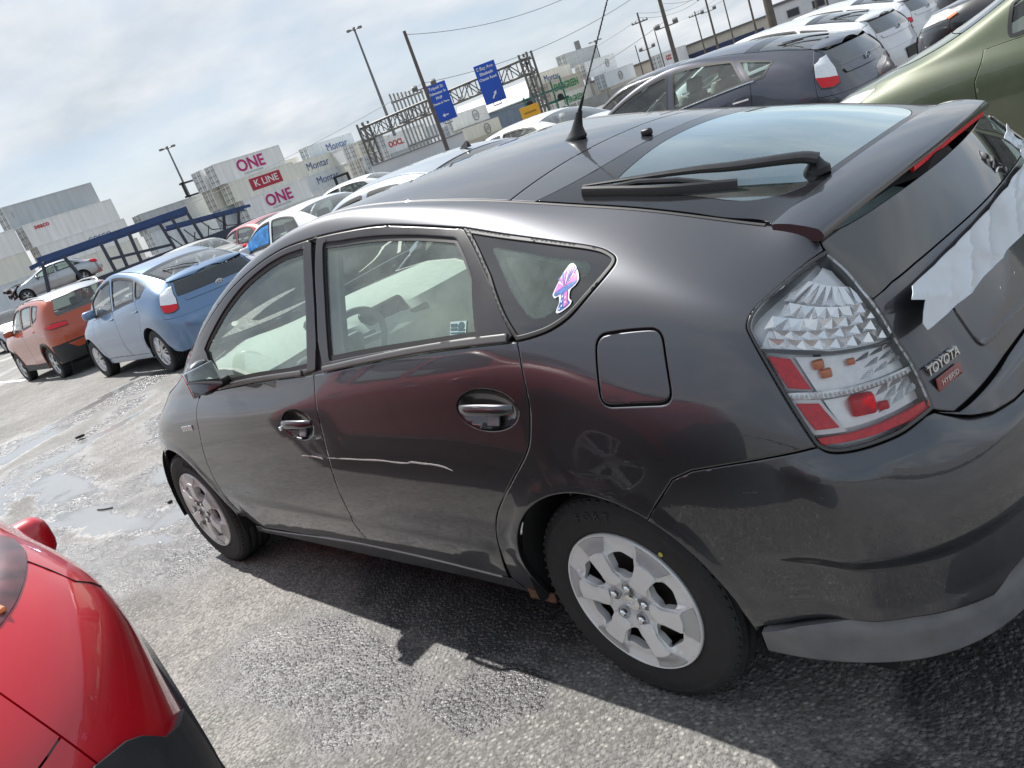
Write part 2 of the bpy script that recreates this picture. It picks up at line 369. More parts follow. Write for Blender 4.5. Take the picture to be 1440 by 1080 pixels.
def panel_data(surf, loops, off=0., gap=.002, depth=.014, grid=.03, bevel=.003, edge=.018, cen=None):
    L = []
    for i, l in enumerate(loops):
        l = densify(np.asarray(l, float), edge); ccw = area(l) > 0
        if not ccw: l = l[::-1]
        o_ = l; l = inset(l, gap if i == 0 else -gap)
        if cen is not None: k = np.abs(o_[:, 0]-cen) < 1e-5; l[k, 0] = cen
        L.append(l)
    allb = np.concatenate(L); lo, hi = L[0].min(0), L[0].max(0)
    rings = [inset(l, (bevel if i == 0 else -bevel)) for i, l in enumerate(L)] if bevel else []
    gx, gy = np.meshgrid(np.arange(lo[0]+grid*.5, hi[0], grid), np.arange(lo[1]+grid*.5, hi[1], grid)); g = np.stack([gx.ravel(), gy.ravel()], 1)
    if len(g):
        k = in_poly(g, L[0])
        for h in L[1:]: k &= ~in_poly(g, h)
        g = g[k]
    if len(g):
        dmin = np.array([((allb-q)**2).sum(1).min() for q in g]); g = g[dmin > (max(.45*grid, bevel*1.8))**2]
    ring = np.concatenate(rings) if rings else np.zeros((0, 2))
    if len(ring):
        k = in_poly(ring, L[0])
        for h in L[1:]: k &= ~in_poly(ring, h)
        ring = ring[k]
    pts = np.concatenate([allb, ring, g]) if len(g) else np.concatenate([allb, ring])
    ed = []; k0 = 0
    for l in L:
        n = len(l); ed += [(k0+i, k0+(i+1) % n) for i in range(n)]; k0 += n
    v, e, f, *_ = delaunay_2d_cdt([Vector((float(a), float(b))) for a, b in pts], ed, [], 0, 1e-7)
    uv = np.array([(q.x, q.y) for q in v]); T = np.array([t for t in f if len(t) == 3])
    c = uv[T].mean(1); k = in_poly(c, L[0])
    for h in L[1:]: k &= ~in_poly(c, h)
    T = T[k]
    a = uv[T]; s = (a[:, 1, 0]-a[:, 0, 0])*(a[:, 2, 1]-a[:, 0, 1])-(a[:, 1, 1]-a[:, 0, 1])*(a[:, 2, 0]-a[:, 0, 0]); T[s < 0] = T[s < 0][:, ::-1]
    if surf.flip < 0: T = T[:, ::-1]
    used = np.unique(T); mp = -np.ones(len(uv), int); mp[used] = np.arange(len(used)); T = mp[T]; uv = uv[used]
    N = surf.N(uv); P = surf.P(uv)+N*off
    if cen is not None: P[np.abs(uv[:, 0]-cen) < 1e-5, 1] = 0
    # border edges
    E = {}
    for t in T:
        for i in range(3):
            q = (t[i], t[(i+1) % 3])
            if (q[1], q[0]) in E: del E[(q[1], q[0])]
            else: E[q] = 1
    if cen is not None: E = {q: 1 for q in E if not (abs(uv[q[0], 0]-cen) < 1e-5 and abs(uv[q[1], 0]-cen) < 1e-5)}
    V, NN, F = [P], [N.copy()], [tuple(t) for t in T]
    nb = len(P); bm_, outd = {}, {}
    for (i, j) in E:
        t = P[j]-P[i]; o = np.cross(t, N[i]); o = o/max(np.linalg.norm(o), 1e-9)
        for q in (i, j): outd[q] = outd.get(q, 0)+o
    if bevel:
        for q, o in outd.items():
            n = N[q]+.8*o/max(np.linalg.norm(o), 1e-9); NN[0][q] = n/np.linalg.norm(n)
    if depth and E:
        ext, exn = [], []; idx = {}
        for q, o in outd.items():
            o = o/max(np.linalg.norm(o), 1e-9); idx[q] = nb+len(ext)
            ext += [P[q], P[q]-N[q]*depth]; exn += [o, o]
        for (i, j) in E: a_, b_ = idx[i], idx[j]; F.append((b_, a_, a_+1, b_+1))
        V.append(np.array(ext)); NN.append(np.array(exn))
    return np.concatenate(V), F, np.concatenate(NN)

def panel(name, surf, loops, m, parent, mirror=None, **k):
    """mirror: None = left only, 'both' = a second object on the right, 'sym' = one mesh across the middle"""
    if isinstance(loops, np.ndarray) and loops.ndim == 2: loops = [loops]
    if mirror == 'sym' and 'cen' not in k:
        k['cen'] = surf.u1 if abs(max(l[:, 0].max() for l in map(np.asarray, loops))-surf.u1) < 1e-4 else surf.u0
    V, F, N = panel_data(surf, loops, **k); fl = np.array([1, -1, 1.])
    if mirror == 'sym':
        n = len(V); F2 = [tuple(i+n for i in f[::-1]) for f in F]
        return mesh_obj(name, np.concatenate([V, V*fl]), list(F)+F2, m, parent, np.concatenate([N, N*fl]))
    a = mesh_obj(name, V, F, m, parent, N)
    if mirror == 'both':
        b = mesh_obj(name, V*fl, [f[::-1] for f in F], m, parent, N*fl); return a, b
    return a
def ss(x, a, b): t = np.clip((x-a)/(b-a), 0, 1); return t*t*(3-2*t)
HERO = [
 # sill / lower lip
 [(3.50,0,.22),(3.46,.35,.22),(3.30,.62,.22),(3.05,.74,.21),(2.70,.79,.20),(2.35,.79,.20),(1.95,.785,.205),(1.5,.785,.21),(1.1,.785,.215),(.7,.785,.22),(.35,.79,.22),(0,.80,.235),(-.28,.80,.25),(-.50,.80,.255),(-.70,.73,.262),(-.805,.57,.268),(-.83,.28,.27),(-.845,0,.27)],
 [(3.545,0,.40),(3.50,.37,.40),(3.34,.64,.40),(3.06,.785,.40),(2.70,.8416,.40),(2.35,.846,.40),(1.95,.847,.40),(1.5,.849,.40),(1.1,.849,.40),(.7,.85,.40),(.35,.852,.40),(0,.859,.41),(-.28,.8526,.42),(-.50,.825,.42),(-.72,.73,.42),(-.83,.55,.42),(-.875,.28,.42),(-.89,0,.42)],
 [(3.535,0,.58),(3.48,.38,.58),(3.32,.63,.59),(3.05,.785,.60),(2.70,.8516,.62),(2.35,.863,.62),(1.95,.867,.61),(1.5,.869,.61),(1.1,.871,.61),(.7,.871,.61),(.35,.871,.62),(0,.873,.63),(-.28,.8646,.62),(-.50,.836,.61),(-.715,.745,.60),(-.825,.56,.60),(-.87,.28,.60),(-.885,0,.60)],
 [(3.43,0,.70),(3.37,.36,.71),(3.22,.59,.725),(2.98,.755,.755),(2.68,.824,.80),(2.35,.834,.832),(1.95,.844,.848),(1.5,.849,.862),(1.1,.852,.875),(.7,.854,.887),(.35,.854,.893),(0,.851,.885),(-.28,.85,.85),(-.50,.826,.81),(-.665,.75,.77),(-.765,.58,.75),(-.815,.28,.745),(-.83,0,.745)],
 [(3.30,0,.765),(3.24,.34,.785),(3.10,.55,.81),(2.90,.70,.84),(2.65,.775,.875),(2.35,.792,.905),(1.98,.80,.941),(1.5,.808,.970),(1.12,.815,.993),(.7,.819,1.025),(.35,.820,1.045),(.03,.812,1.055),(-.26,.790,1.03),(-.50,.775,.975),(-.63,.705,.93),(-.71,.57,.90),(-.755,.28,.89),(-.77,0,.89)],
 [(3.15,0,.83),(3.10,.32,.85),(2.99,.52,.87),(2.83,.655,.90),(2.62,.735,.93),(2.36,.75,1.0),(2.05,.74,1.165),(1.55,.70,1.345),(1.1,.652,1.41),(.7,.63,1.388),(.35,.625,1.32),(.03,.645,1.242),(-.24,.675,1.165),(-.48,.68,1.08),(-.60,.645,1.03),(-.66,.55,1.005),(-.70,.28,1.0),(-.715,0,1.0)],
 [(2.95,0,.88),(2.92,.30,.90),(2.84,.48,.92),(2.72,.60,.945),(2.58,.67,.975),(2.37,.70,1.07),(2.10,.683,1.175),(1.58,.638,1.37),(1.1,.578,1.462),(.69,.54,1.43),(.35,.529,1.368),(.03,.532,1.295),(-.22,.538,1.235),(-.45,.541,1.168),(-.55,.543,1.142),(-.58,.50,1.12),(-.62,.28,1.115),(-.635,0,1.115)],
]
# ================================================================ ground
def ground_mat():
    m = bpy.data.materials.new('worn_asphalt'); m.use_nodes = True; t = m.node_tree; b = t.nodes['Principled BSDF']; L = t.links.new
    def N(k, **a):
        n = t.nodes.new(k)
        for q, v in a.items(): setattr(n, q, v)
        return n
    def M(op, a, b_=None, c=None, clamp=False):
        n = N('ShaderNodeMath', operation=op); n.use_clamp = clamp
        for i, v in enumerate((a, b_, c)):
            if v is None: continue
            if isinstance(v, (int, float)): n.inputs[i].default_value = v
            else: L(v, n.inputs[i])
        return n.outputs[0]
    def noise(scale, det=5, rough=.55, vec=None, off=0):
        n = N('ShaderNodeTexNoise'); n.inputs['Scale'].default_value = scale; n.inputs['Detail'].default_value = det; n.inputs['Roughness'].default_value = rough
        mp = N('ShaderNodeMapping'); mp.inputs['Location'].default_value = (off, off*.7, 0); L(vec or co, mp.inputs[0]); L(mp.outputs[0], n.inputs['Vector']); return n
    def vor(scale, feat='F1'):
        n = N('ShaderNodeTexVoronoi', feature=feat); n.inputs['Scale'].default_value = scale; L(co, n.inputs['Vector']); return n
    def mr(v, a, b_, c=0., d=1., sm=True):
        n = N('ShaderNodeMapRange'); n.interpolation_type = 'SMOOTHSTEP' if sm else 'LINEAR'
        for i, q in enumerate((a, b_, c, d)): n.inputs[i+1].default_value = q
        L(v, n.inputs[0]); return n.outputs[0]
    def mix(f, a, b_, mode='MIX'):
        n = N('ShaderNodeMix', data_type='RGBA', blend_type=mode)
        for i, v in ((0, f), (6, a), (7, b_)):
            if isinstance(v, tuple): n.inputs[i].default_value = (*v, 1)
            elif isinstance(v, (int, float)): n.inputs[i].default_value = v
            else: L(v, n.inputs[i])
        return n.outputs[2]
    co = N('ShaderNodeTexCoord').outputs['Object']
    # water-stained areas and painted car shade: blobs with frayed edges
    wn_ = noise(1.6, 6, .6, off=4); wn2 = noise(7, 5, .6, off=9)
    wv = N('ShaderNodeVectorMath', operation='MULTIPLY_ADD'); L(wn_.outputs['Color'], wv.inputs[0]); wv.inputs[1].default_value = (.75, .75, 0); L(co, wv.inputs[2])
    wv2 = N('ShaderNodeVectorMath', operation='MULTIPLY_ADD'); L(wn2.outputs['Color'], wv2.inputs[0]); wv2.inputs[1].default_value = (.22, .22, 0); L(wv.outputs[0], wv2.inputs[2])
    def blob(cx, cy, rx, ry, rot=0, hard=.72):
        mp = N('ShaderNodeMapping', vector_type='TEXTURE'); mp.inputs['Location'].default_value = (cx+.485, cy+.485, 0); mp.inputs['Rotation'].default_value = (0, 0, rot); mp.inputs['Scale'].default_value = (rx, ry, 1e4)
        L(wv2.outputs[0], mp.inputs[0]); ln = N('ShaderNodeVectorMath', operation='LENGTH'); L(mp.outputs[0], ln.inputs[0])
        return mr(ln.outputs['Value'], hard, 1.12, 1, 0)
    def union(l):
        o = l[0]
        for q in l[1:]: o = M('MAXIMUM', o, q)
        return o
    wet = union([blob(*q) for q in WET_SHADE]); dry = union([blob(*q) for q in DRYI])
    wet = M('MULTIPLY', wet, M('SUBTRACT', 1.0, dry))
    pud_glare = union([blob(*q) for q in PUD_GLARE])
    damp = mr(noise(.35, 6, .6, off=20).outputs['Fac'], .52, .66, 0, .75)      # scattered old damp far off
    sp = N('ShaderNodeSeparateXYZ'); L(co, sp.inputs[0])
    far = mr(M('ABSOLUTE', sp.outputs['X']), 11, 20)
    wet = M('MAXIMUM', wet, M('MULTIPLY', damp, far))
    # aggregate
    v1_ = vor(62); v2_ = vor(150); v3_ = vor(21)
    st = mr(v1_.outputs['Distance'], .12, .62, 1, 0); st2 = mr(v2_.outputs['Distance'], .10, .60, 1, 0)
    hs = N('ShaderNodeSeparateColor'); L(v1_.outputs['Color'], hs.inputs[0])
    hs2 = N('ShaderNodeSeparateColor'); L(v2_.outputs['Color'], hs2.inputs[0])
    big = noise(.55, 7, .62, off=2).outputs['Fac']; mid_ = noise(4.5, 6, .6, off=5).outputs['Fac']
    base = mix(mr(big, .34, .66), (.195, .188, .180), (.315, .302, .286))
    base = mix(mr(mid_, .38, .68, 0, .55), base, (.145, .14, .134))
    light = mix(hs.outputs['Red'], (.20, .185, .165), (.52, .49, .44))
    col = mix(M('MULTIPLY', M('MULTIPLY', st, mr(hs.outputs['Green'], .45, .62)), .75), base, light)
    col = mix(M('MULTIPLY', mr(hs2.outputs['Blue'], .72, .9), .55), col, (.07, .066, .06))
    col = mix(M('MULTIPLY', mr(v1_.outputs['Distance'], .50, .85), .55), col, (.075, .07, .062))
    # oil, tar and tyre stains
    oil = mr(noise(1.1, 6, .65, off=31).outputs['Fac'], .62, .74, 0, .55); col = mix(oil, col, (.055, .052, .05))
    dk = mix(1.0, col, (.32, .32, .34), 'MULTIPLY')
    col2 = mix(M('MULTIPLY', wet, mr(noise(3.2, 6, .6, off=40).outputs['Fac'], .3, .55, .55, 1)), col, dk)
    col2 = mix(M('MULTIPLY', pud_glare, .85), col2, (.27, .275, .275))  # puddles coloured pale to carry the glare of the sky
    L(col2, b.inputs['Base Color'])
    film = mr(M('ADD', noise(9, 5, .6, off=14).outputs['Fac'], M('MULTIPLY', wet, .12)), .50, .66)
    rw = M('SUBTRACT', .33, M('MULTIPLY', film, .10))
    rw = M('ADD', rw, mr(sp.outputs['X'], 2.0, 3.6, .15, 0))
    rg = M('ADD', M('MULTIPLY', M('SUBTRACT', 1.0, wet), .88), M('MULTIPLY', wet, rw)); rg = M('ADD', M('MULTIPLY', rg, M('SUBTRACT', 1.0, pud_glare)), M('MULTIPLY', pud_glare, .12)); L(rg, b.inputs['Roughness'])
    L(M('ADD', .45, M('MULTIPLY', wet, .22)), b.inputs['Specular IOR Level'])
    hgt = M('ADD', M('MULTIPLY', st, .62), M('MULTIPLY', st2, .22)); hgt = M('ADD', hgt, M('MULTIPLY', noise(300, 3, .6).outputs['Fac'], .2)); hgt = M('ADD', hgt, M('MULTIPLY', mid_, .8))
    bp = N('ShaderNodeBump'); bp.inputs['Distance'].default_value = .006; L(hgt, bp.inputs['Height']); L(M('MULTIPLY', M('ADD', .85, M('MULTIPLY', wet, .10)), M('SUBTRACT', 1.0, M('MULTIPLY', pud_glare, .96))), bp.inputs['Strength']); L(bp.outputs[0], b.inputs['Normal'])
    return m
WET_SHADE = [(1.30, 1.22, .62, .34, .1), (1.05, .55, .95, .36, 0), (.55, .95, .30, .12, .3), (-.85, .65, .55, .75, .2), (-.62, .35, .3, .5, 0), (4.3, .80, 1.7, .60, -.05), (3.4, .55, .7, .40, .2), (5.9, .60, 1.9, .50, .12), (7.6, .62, 1.2, .60, -.3), (8.7, -.25, .40, 1.35, .55), (10.2, -1.1, .6, 1.7, .35), (9.9, .55, 1.2, .55, -.5), (7.0, -.55, .8, .35, -.4), (12.4, .6, 1.6, .35, -.6)]  # wet ground; blobs under the car side and tail also paint its shadow
PUD_GLARE = [(4.75, .80, 1.0, .17, .12, .55), (6.5, .62, 1.1, .20, .05, .55), (3.75, .52, .45, .14, .3, .55), (7.3, .95, .8, .16, -.3, .55), (9.6, .1, .35, .7, .4, .6), (8.02, .02, .17, .95, .285, .8), (10.55, -.8, .20, 1.15, .38, .8), (5.25, 1.02, .22, .10, .4, .75), (5.15, .28, .28, .10, -.4, .75), (3.7, .86, .28, .07, .3, .7), (6.7, .70, .5, .07, -.3, .7), (9.3, .75, .4, .10, -.5, .7)]
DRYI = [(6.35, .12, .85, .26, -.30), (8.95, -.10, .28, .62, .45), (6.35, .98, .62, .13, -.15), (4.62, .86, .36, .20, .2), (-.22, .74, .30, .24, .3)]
def ring_ground():
    V, F = [], []; rs = [0.0, 4, 12, 30, 55, 78, 140, 400, 1500]; n = 64
    V.append((0, 0, 0))
    for r_ in rs[1:]:
        z = 0 if r_ <= 55 else -1.8
        for k in range(n): q = 2*math.pi*k/n; V.append((20+r_*math.cos(q) if r_ > 12 else r_*math.cos(q), -10+r_*math.sin(q) if r_ > 12 else r_*math.sin(q), z))
    for k in range(n): F.append((0, 1+k, 1+(k+1) % n))
    for i in range(len(rs)-2):
        a, b = 1+i*n, 1+(i+1)*n
        for k in range(n): F.append((a+k, b+k, b+(k+1) % n, a+(k+1) % n))
    return V, F
V, F = ring_ground()
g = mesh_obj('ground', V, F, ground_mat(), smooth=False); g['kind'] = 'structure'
ln = MB().box((19.0, -2.2, .003), (24.5, -2.08, .007)).build('painted_line', mat('road_paint_white', (.62, .62, .60), .7, noise=(6, .25)), smooth=False); ln['kind'] = 'structure'
ln.rotation_euler = (0, 0, 0)
def debris(name, label, pts, r, m_):
    o = MB().tube(pts, r, 6).build(name, m_); tag(o, label, 'litter')
DBR = mat('debris_dark', (.03, .03, .03), .7)
tag(MB().rbox((8.38, -.12, .03), (.09, .07, .03), .014, (.2, .1, .5), 2).build('rubber_lump', DBR), 'dark rubber lump lying in the long puddle', 'litter')
debris('twig', 'short dark twig on wet ground near red crossover', [(4.93, .71, .006), (5.02, .75, .007), (5.10, .765, .006)], .006, DBR)
tag(MB().rbox((4.27, .53, .010), (.03, .025, .018), .006, (0, 0, .4), 2).build('stone', DBR), 'small dark stone ahead of dark grey front wheel', 'litter')
# ================================================================ the dark grey hatchback in front of the camera
hero = thing('hatchback_car', 'dark grey hatchback with taped tail and mushroom sticker, nearest car filling the frame', 'car')
PAINT = car_paint('paint_dark_grey', (.072, .074, .083), .92, .43, .025, 1.58)
BLK = mat('black_plastic', (.018, .018, .019), .42, noise=(30, .25))
FRM = mat('window_frame_black', (.030, .027, .030), .28, coat=.3, noise=(8, .2))
RUB = mat('rubber_seal', (.022, .022, .022), .55)
CHR = mat('chrome', (.78, .79, .80), .09, 1.0)
GLS = glass('tinted_window_glass', (.80, .945, .885), 1.52, 0, .17, 1.6, (.94, 1, .98), (.50, .60, .55))
VAL = mat('grey_valance', (.175, .175, .18), .5, .1, noise=(12, .18), bump=(60, .08))
TRIM = mat('interior_beige_grey', (.48, .475, .445), .7, noise=(25, .08))
TRIMD = mat('interior_dark_grey', (.10, .10, .10), .7, noise=(25, .1))
SEAT = mat('seat_cloth', (.42, .41, .38), .9, noise=(60, .12), bump=(300, .1))
DARK = mat('under_black', (.012, .012, .012), .9)
S = Shell(HERO)
CROWN = [(-.7, .03), (-.3, .045), (.1, .05), (.4, .042), (.8, .018), (1.1, .004), (1.4, .012), (1.8, .045), (2.2, .08), (2.6, .05), (2.95, 0)]
LD = Lid(S, CROWN, -.75, 2.9)
def X(l): return S.xz(np.array(l, float))
def Y(l): return S.yz(np.array(l, float))
def D(l): return S.find(np.array(l, float))
def arc(cx, cz, r, a0, a1, n=26): a = np.radians(np.linspace(a0, a1, n)); return [(cx+r*math.cos(q), cz+r*math.sin(q)) for q in a]
belt_l = [(2.20, .925), (1.98, .941), (1.563, .973), (1.118, .995), (.80, 1.02), (.492, 1.041), (.25, 1.05), (.087, 1.052)]
belt = curve(belt_l, 5)
Aline = curve([(2.199, .903), (2.221, .849), (2.243, .746), (2.289, .636), (2.315, .50), (2.318, .40), (2.285, .30)], 4)
Bline = curve([(1.118, .995), (1.12, .952), (1.14, .817), (1.18, .648), (1.205, .495), (1.225, .302)], 4)
Cline = curve([(.087, 1.052), (.081, 1.008), (.086, .909), (.106, .839), (.144, .769), (.245, .672), (.345, .575), (.395, .50), (.441, .397), (.490, .292)], 4)
wtop = curve([(2.27, 1.068), (2.026, 1.171), (1.703, 1.300), (1.454, 1.370), (1.255, 1.404), (1.081, 1.410), (.922, 1.406), (.712, 1.390), (.528, 1.357), (.352, 1.320)], 6)
qwin = curve([(.350, 1.320), (.202, 1.282), (.038, 1.243), (-.095, 1.211), (-.150, 1.192), (-.174, 1.175), (-.162, 1.155), (-.122, 1.122), (-.073, 1.087), (-.018, 1.066), (.041, 1.056), (.087, 1.052)], 5)
tail3 = [(-.59, .559, 1.092), (-.558, .623, 1.077), (-.531, .673, 1.06), (-.507, .722, 1.042), (-.498, .75, 1.02), (-.507, .762, .996), (-.536, .778, .933), (-.565, .789, .865), (-.593, .795, .799), (-.606, .794, .773), (-.63, .784, .757), (-.67, .753, .75), (-.715, .695, .748), (-.737, .648, .753), (-.752, .607, .758), (-.747, .597, .779), (-.726, .584, .846), (-.701, .584, .912), (-.664, .575, .991), (-.626, .561, 1.045)]
tail = D(tail3)
TA, TB = D(curve(tail3[:15], 4)), D(curve(tail3[14:]+tail3[:1], 4))     # smooth outer and inner outline of the lamp
fuel = rounded([(-.148, 1.044), (-.318, 1.041), (-.332, .889), (-.142, .889)], .032, 6)
bsplit = [(-.606, .773), (-.473, .759), (-.345, .741), (-.29, .718), (-.215, .640)]
rarch = arc(0, .305, .357, 127-4, -3, 34)     # rear arch from its bumper end forward to the sill
rarch = [(-q[0], q[1]) for q in arc(0, .305, .357, 180-127+74-74, 180+2, 2)] if False else arc(0, .305, .357, 122, -8, 34)
farc = arc(2.70, .305, .350, 186, -6, 40)

# --- side panel: roof rail, quarter and sill end in one piece
uT = tail[0]
seam = np.stack([np.linspace(S.find([(2.40, .70, 1.06)])[0, 0], uT[0], 60), np.full(60, S.v1)], 1)
outline = np.concatenate([seam, TA[:37], X(bsplit[1:]), X(rarch), X([(.362, .216), (.47, .2205)]), X(Cline[::-1]), X(qwin[::-1][1:]), X(wtop[::-1][1:])])
door_dish = lambda P, uv: .007*ss(P[:, 2], .455, .43)*ss(P[:, 0], 2.3, 2.15)*ss(P[:, 0], .42, .5)
arch_lip = lambda P, uv: .006*ss(np.hypot(P[:, 0], P[:, 2]-.305), .405, .37)+.006*ss(np.hypot(P[:, 0]-2.7, P[:, 2]-.305), .40, .365)
SQ = Offset(S, arch_lip)
qp = panel('side_panel', SQ, [outline, X(fuel)], PAINT, hero, 'both', grid=.028)
panel('fuel_door', S, [X(fuel)], PAINT, qp[0], bevel=.003, gap=.0035, depth=.008)
panel('fuel_door_well', S, [X(fuel)], DARK, qp[0], off=-.012, gap=-.006, depth=0, bevel=0)
panel('fuel_door', S, [X(fuel)], PAINT, qp[1]).scale = (1, -1, 1)

# --- doors
SD = Offset(S, door_dish)
hF = (1.303, .822, .110, .056); hR = (.252, .882, .118, .058)
def ell(h, s=1., n=28): return np.array([(h[0]+h[2]*s*math.cos(q), h[1]+h[3]*s*math.sin(q)+.02*(h[0]-(h[0]+h[2]*s*math.cos(q)))) for q in np.linspace(0, 2*math.pi, n, endpoint=False)])
bot = lambda x: .240+.063*ss(x, 2.3, 1.2)-.013*ss(x, 1.0, .48)
fl = np.concatenate([belt[:21][::-1][:0], X(Aline), X([(2.255, .262), (2.1, .258), (1.7, .28), (1.232, .298)]), X(Bline[::-1]), X([q for q in belt[::-1] if 1.12 < q[0] < 2.2]), ])
fd = panel('front_door', SD, [fl, X(ell(hF))], PAINT, hero, 'both', grid=.026)
rl = np.concatenate([X(Bline), X([(1.15, .299), (.8, .296), (.55, .292)]), X(Cline[::-1]), X([q for q in belt[::-1] if .09 < q[0] < 1.115])])
rd = panel('rear_door', SD, [rl, X(ell(hR))], PAINT, hero, 'both', grid=.026)
# handle recesses and handles
for h, dr, rear_ in ((hF, fd, 0), (hR, rd, 1)):
    dish = Offset(S, lambda P, uv, h=h: -.030*np.clip(1-((P[:, 0]-h[0])/h[2])**2-((P[:, 2]-h[1])/h[3])**2, 0, 1)**.6)
    for sgn, d_ in ((1, dr[0]), (-1, dr[1])):
        r_ = panel('handle_recess', dish, [X(ell(h))], PAINT, d_, gap=.0005, depth=0, grid=.009, bevel=0, edge=.01)
        c = S.P(X([(h[0], h[1])]))[0]; t = S.J(X([(h[0], h[1])]))[0][0]; n = S.N(X([(h[0], h[1])]))[0]
        t = Vector(t).normalized(); n = Vector(n); b = n.cross(t).normalized(); c = Vector(c)
        if b.z < 0: b = -b
        pts = []; rr = []
        for q in np.linspace(-1, 1, 17):
            o_ = .020*(1-abs(q)**4)-.004; pts.append(c+t*(q*.102)+n*(o_+.004)+b*(.008-.004*q*q)); rr.append(.0155*(1-.2*abs(q)**3) if abs(q) < .98 else .010)
        hb = MB().tube(pts, rr, 12, flat=(1.05, .62)).build('door_handle', PAINT if rear_ else PAINT, d_)
        pts2 = [p_-b*.008+n*.001 for p_ in pts[2:15]]
        ed = MB().tube(pts2, .0035, 8).build('handle_edge', mat('handle_edge_grey', (.70, .70, .71), .15, .9), d_)
        cp = MB().rbox(c+t*.004-n*.010-b*.034, (.046, .008, .030), .003, (.5, 0, 0)).build('handle_scoop', mat('scoop_grey', (.20, .20, .21), .45, .5), d_)
        if not rear_:
            lk = MB().lathe([(.001, .019), (.0075, .019), (.0085, .016), (.0085, .0)], 20, 'y', c+t*(-.088)+n*.008-b*.004).build('key_lock', CHR, d_); lk.scale = (1, sgn, 1)
        if sgn < 0:
            for q in (hb, r_, ed, cp): q.scale = (1, -1, 1)

# window frames and glass (upper doors)
F_out = np.concatenate([X([q for q in belt if q[0] > 1.125]), X([(1.100, 1.003), (1.072, 1.100), (1.060, 1.207), (1.056, 1.300), (1.058, 1.400)]), X([q for q in wtop[::-1] if q[0] > 1.07]), X([(2.255, 1.010), (2.215, .95)])])
F_hole = np.concatenate([X(curve([(2.00, 1.112), (1.917, 1.157), (1.716, 1.252), (1.525, 1.323), (1.351, 1.365), (1.24, 1.381)], 4)), X(rounded([(1.108, 1.384), (1.110, 1.38)], 0)), X([(1.121, 1.200), (1.158, 1.018)]), X([(1.30, 1.006), (1.563, .996), (1.80, .980), (1.955, .966)]), X([(1.965, 1.03)])])
R_out = np.concatenate([X([q for q in belt if .095 < q[0] < 1.11]), X([(.1, 1.066), (.201, 1.184), (.346, 1.318)]), X([q for q in wtop[::-1] if .36 < q[0] < 1.045]), X([(1.045, 1.300), (1.049, 1.207), (1.062, 1.100)])])
R_hole = np.concatenate([X(rounded([(.990, 1.384), (.992, 1.230), (1.000, 1.036), (.491, 1.064), (.236, 1.075), (.270, 1.198), (.368, 1.300), (.519, 1.331), (.705, 1.360), (.90, 1.376)], .012, 3))])
R_tri = X([(.232, 1.078), (.268, 1.196), (.330, 1.262), (.135, 1.082)])
wins = []
for nm, o_, h_, dr, fx in (('front', F_out, F_hole, fd, 0), ('rear', R_out, R_hole, rd, 0)):
    fa = panel('window_frame', S, [o_, h_], FRM, dr[0], off=.001, depth=.022, grid=.03); 
    fb = panel('window_frame', S, [o_, h_], FRM, dr[1], off=.001, depth=.022, grid=.03); fb.scale = (1, -1, 1)
    for d_, sg in ((dr[0], 1), (dr[1], -1)):
        g_ = panel('door_glass', S, [h_], GLS, d_, off=-.008, gap=-.006, depth=0, bevel=0, grid=.04)
        s_ = panel('glass_run', S, [inset(densify(h_ if area(h_) > 0 else h_[::-1], .02), -.003), inset(densify(h_ if area(h_) > 0 else h_[::-1], .02), .007)], RUB, d_, off=-.004, gap=0, depth=.004, bevel=0, grid=.05)
        for q in (g_, s_):
            if sg < 0: q.scale = (1, -1, 1)
        if sg > 0: wins.append(g_)
for sg in (1, -1):
    q = panel('centre_pillar', S, [X([(1.15, .985), (1.13, 1.2), (1.125, 1.395), (.985, 1.385), (.985, 1.2), (.99, 1.0)])], FRM, hero, off=-.010, gap=0, depth=0, bevel=0); q.scale = (1, sg, 1)
# fixed triangle divider of the rear door
for d_, sg in ((rd[0], 1), (rd[1], -1)):
    q = panel('divider_bar', S, [X([(.222, 1.074), (.246, 1.074), (.285, 1.205), (.352, 1.285), (.335, 1.288), (.262, 1.206)])], FRM, d_, off=-.003, depth=.01); q.scale = (1, sg, 1)
# belt mouldings
bm_up = [(q[0], q[1]+.019) for q in belt]
for lo_, hi_, dr in ((1.125, 2.19, fd), (.095, 1.108, rd)):
    l = np.concatenate([X([q for q in belt if lo_ < q[0] < hi_]), X([q for q in bm_up[::-1] if lo_ < q[0] < hi_])])
    for d_, sg in ((dr[0], 1), (dr[1], -1)):
        q = panel('belt_moulding', S, [l], mat('moulding_grey', (.085, .082, .08), .45, coat=.2), d_, off=.006, depth=.012, bevel=.004, gap=.0); q.scale = (1, sg, 1)
# quarter window
qw = np.concatenate([X(qwin), X([(.105, 1.07), (.212, 1.19)])])
qwi = inset(densify(qw if area(qw) > 0 else qw[::-1], .015), .011)
qg = X(rounded([(.231, 1.262), (.004, 1.208), (-.102, 1.186), (-.118, 1.172), (-.026, 1.101), (.019, 1.092), (.054, 1.100)], .02, 4))
for sg in (1, -1):
    a = panel('quarter_window_seal', S, [qw, qwi], RUB, hero, off=.002, gap=.001, depth=.01, grid=.05, bevel=.002); a.scale = (1, sg, 1)
    b = panel('quarter_window', S, [qwi, qg], mat('glass_border_black', (.020, .020, .022), .04, coat=1.0), hero, off=-.002, gap=-.002, depth=0, bevel=0); b.scale = (1, sg, 1)
    c = panel('quarter_glass', S, [qg], GLS, b, off=-.002, gap=0, depth=0, bevel=0)
    if sg > 0: QW = b

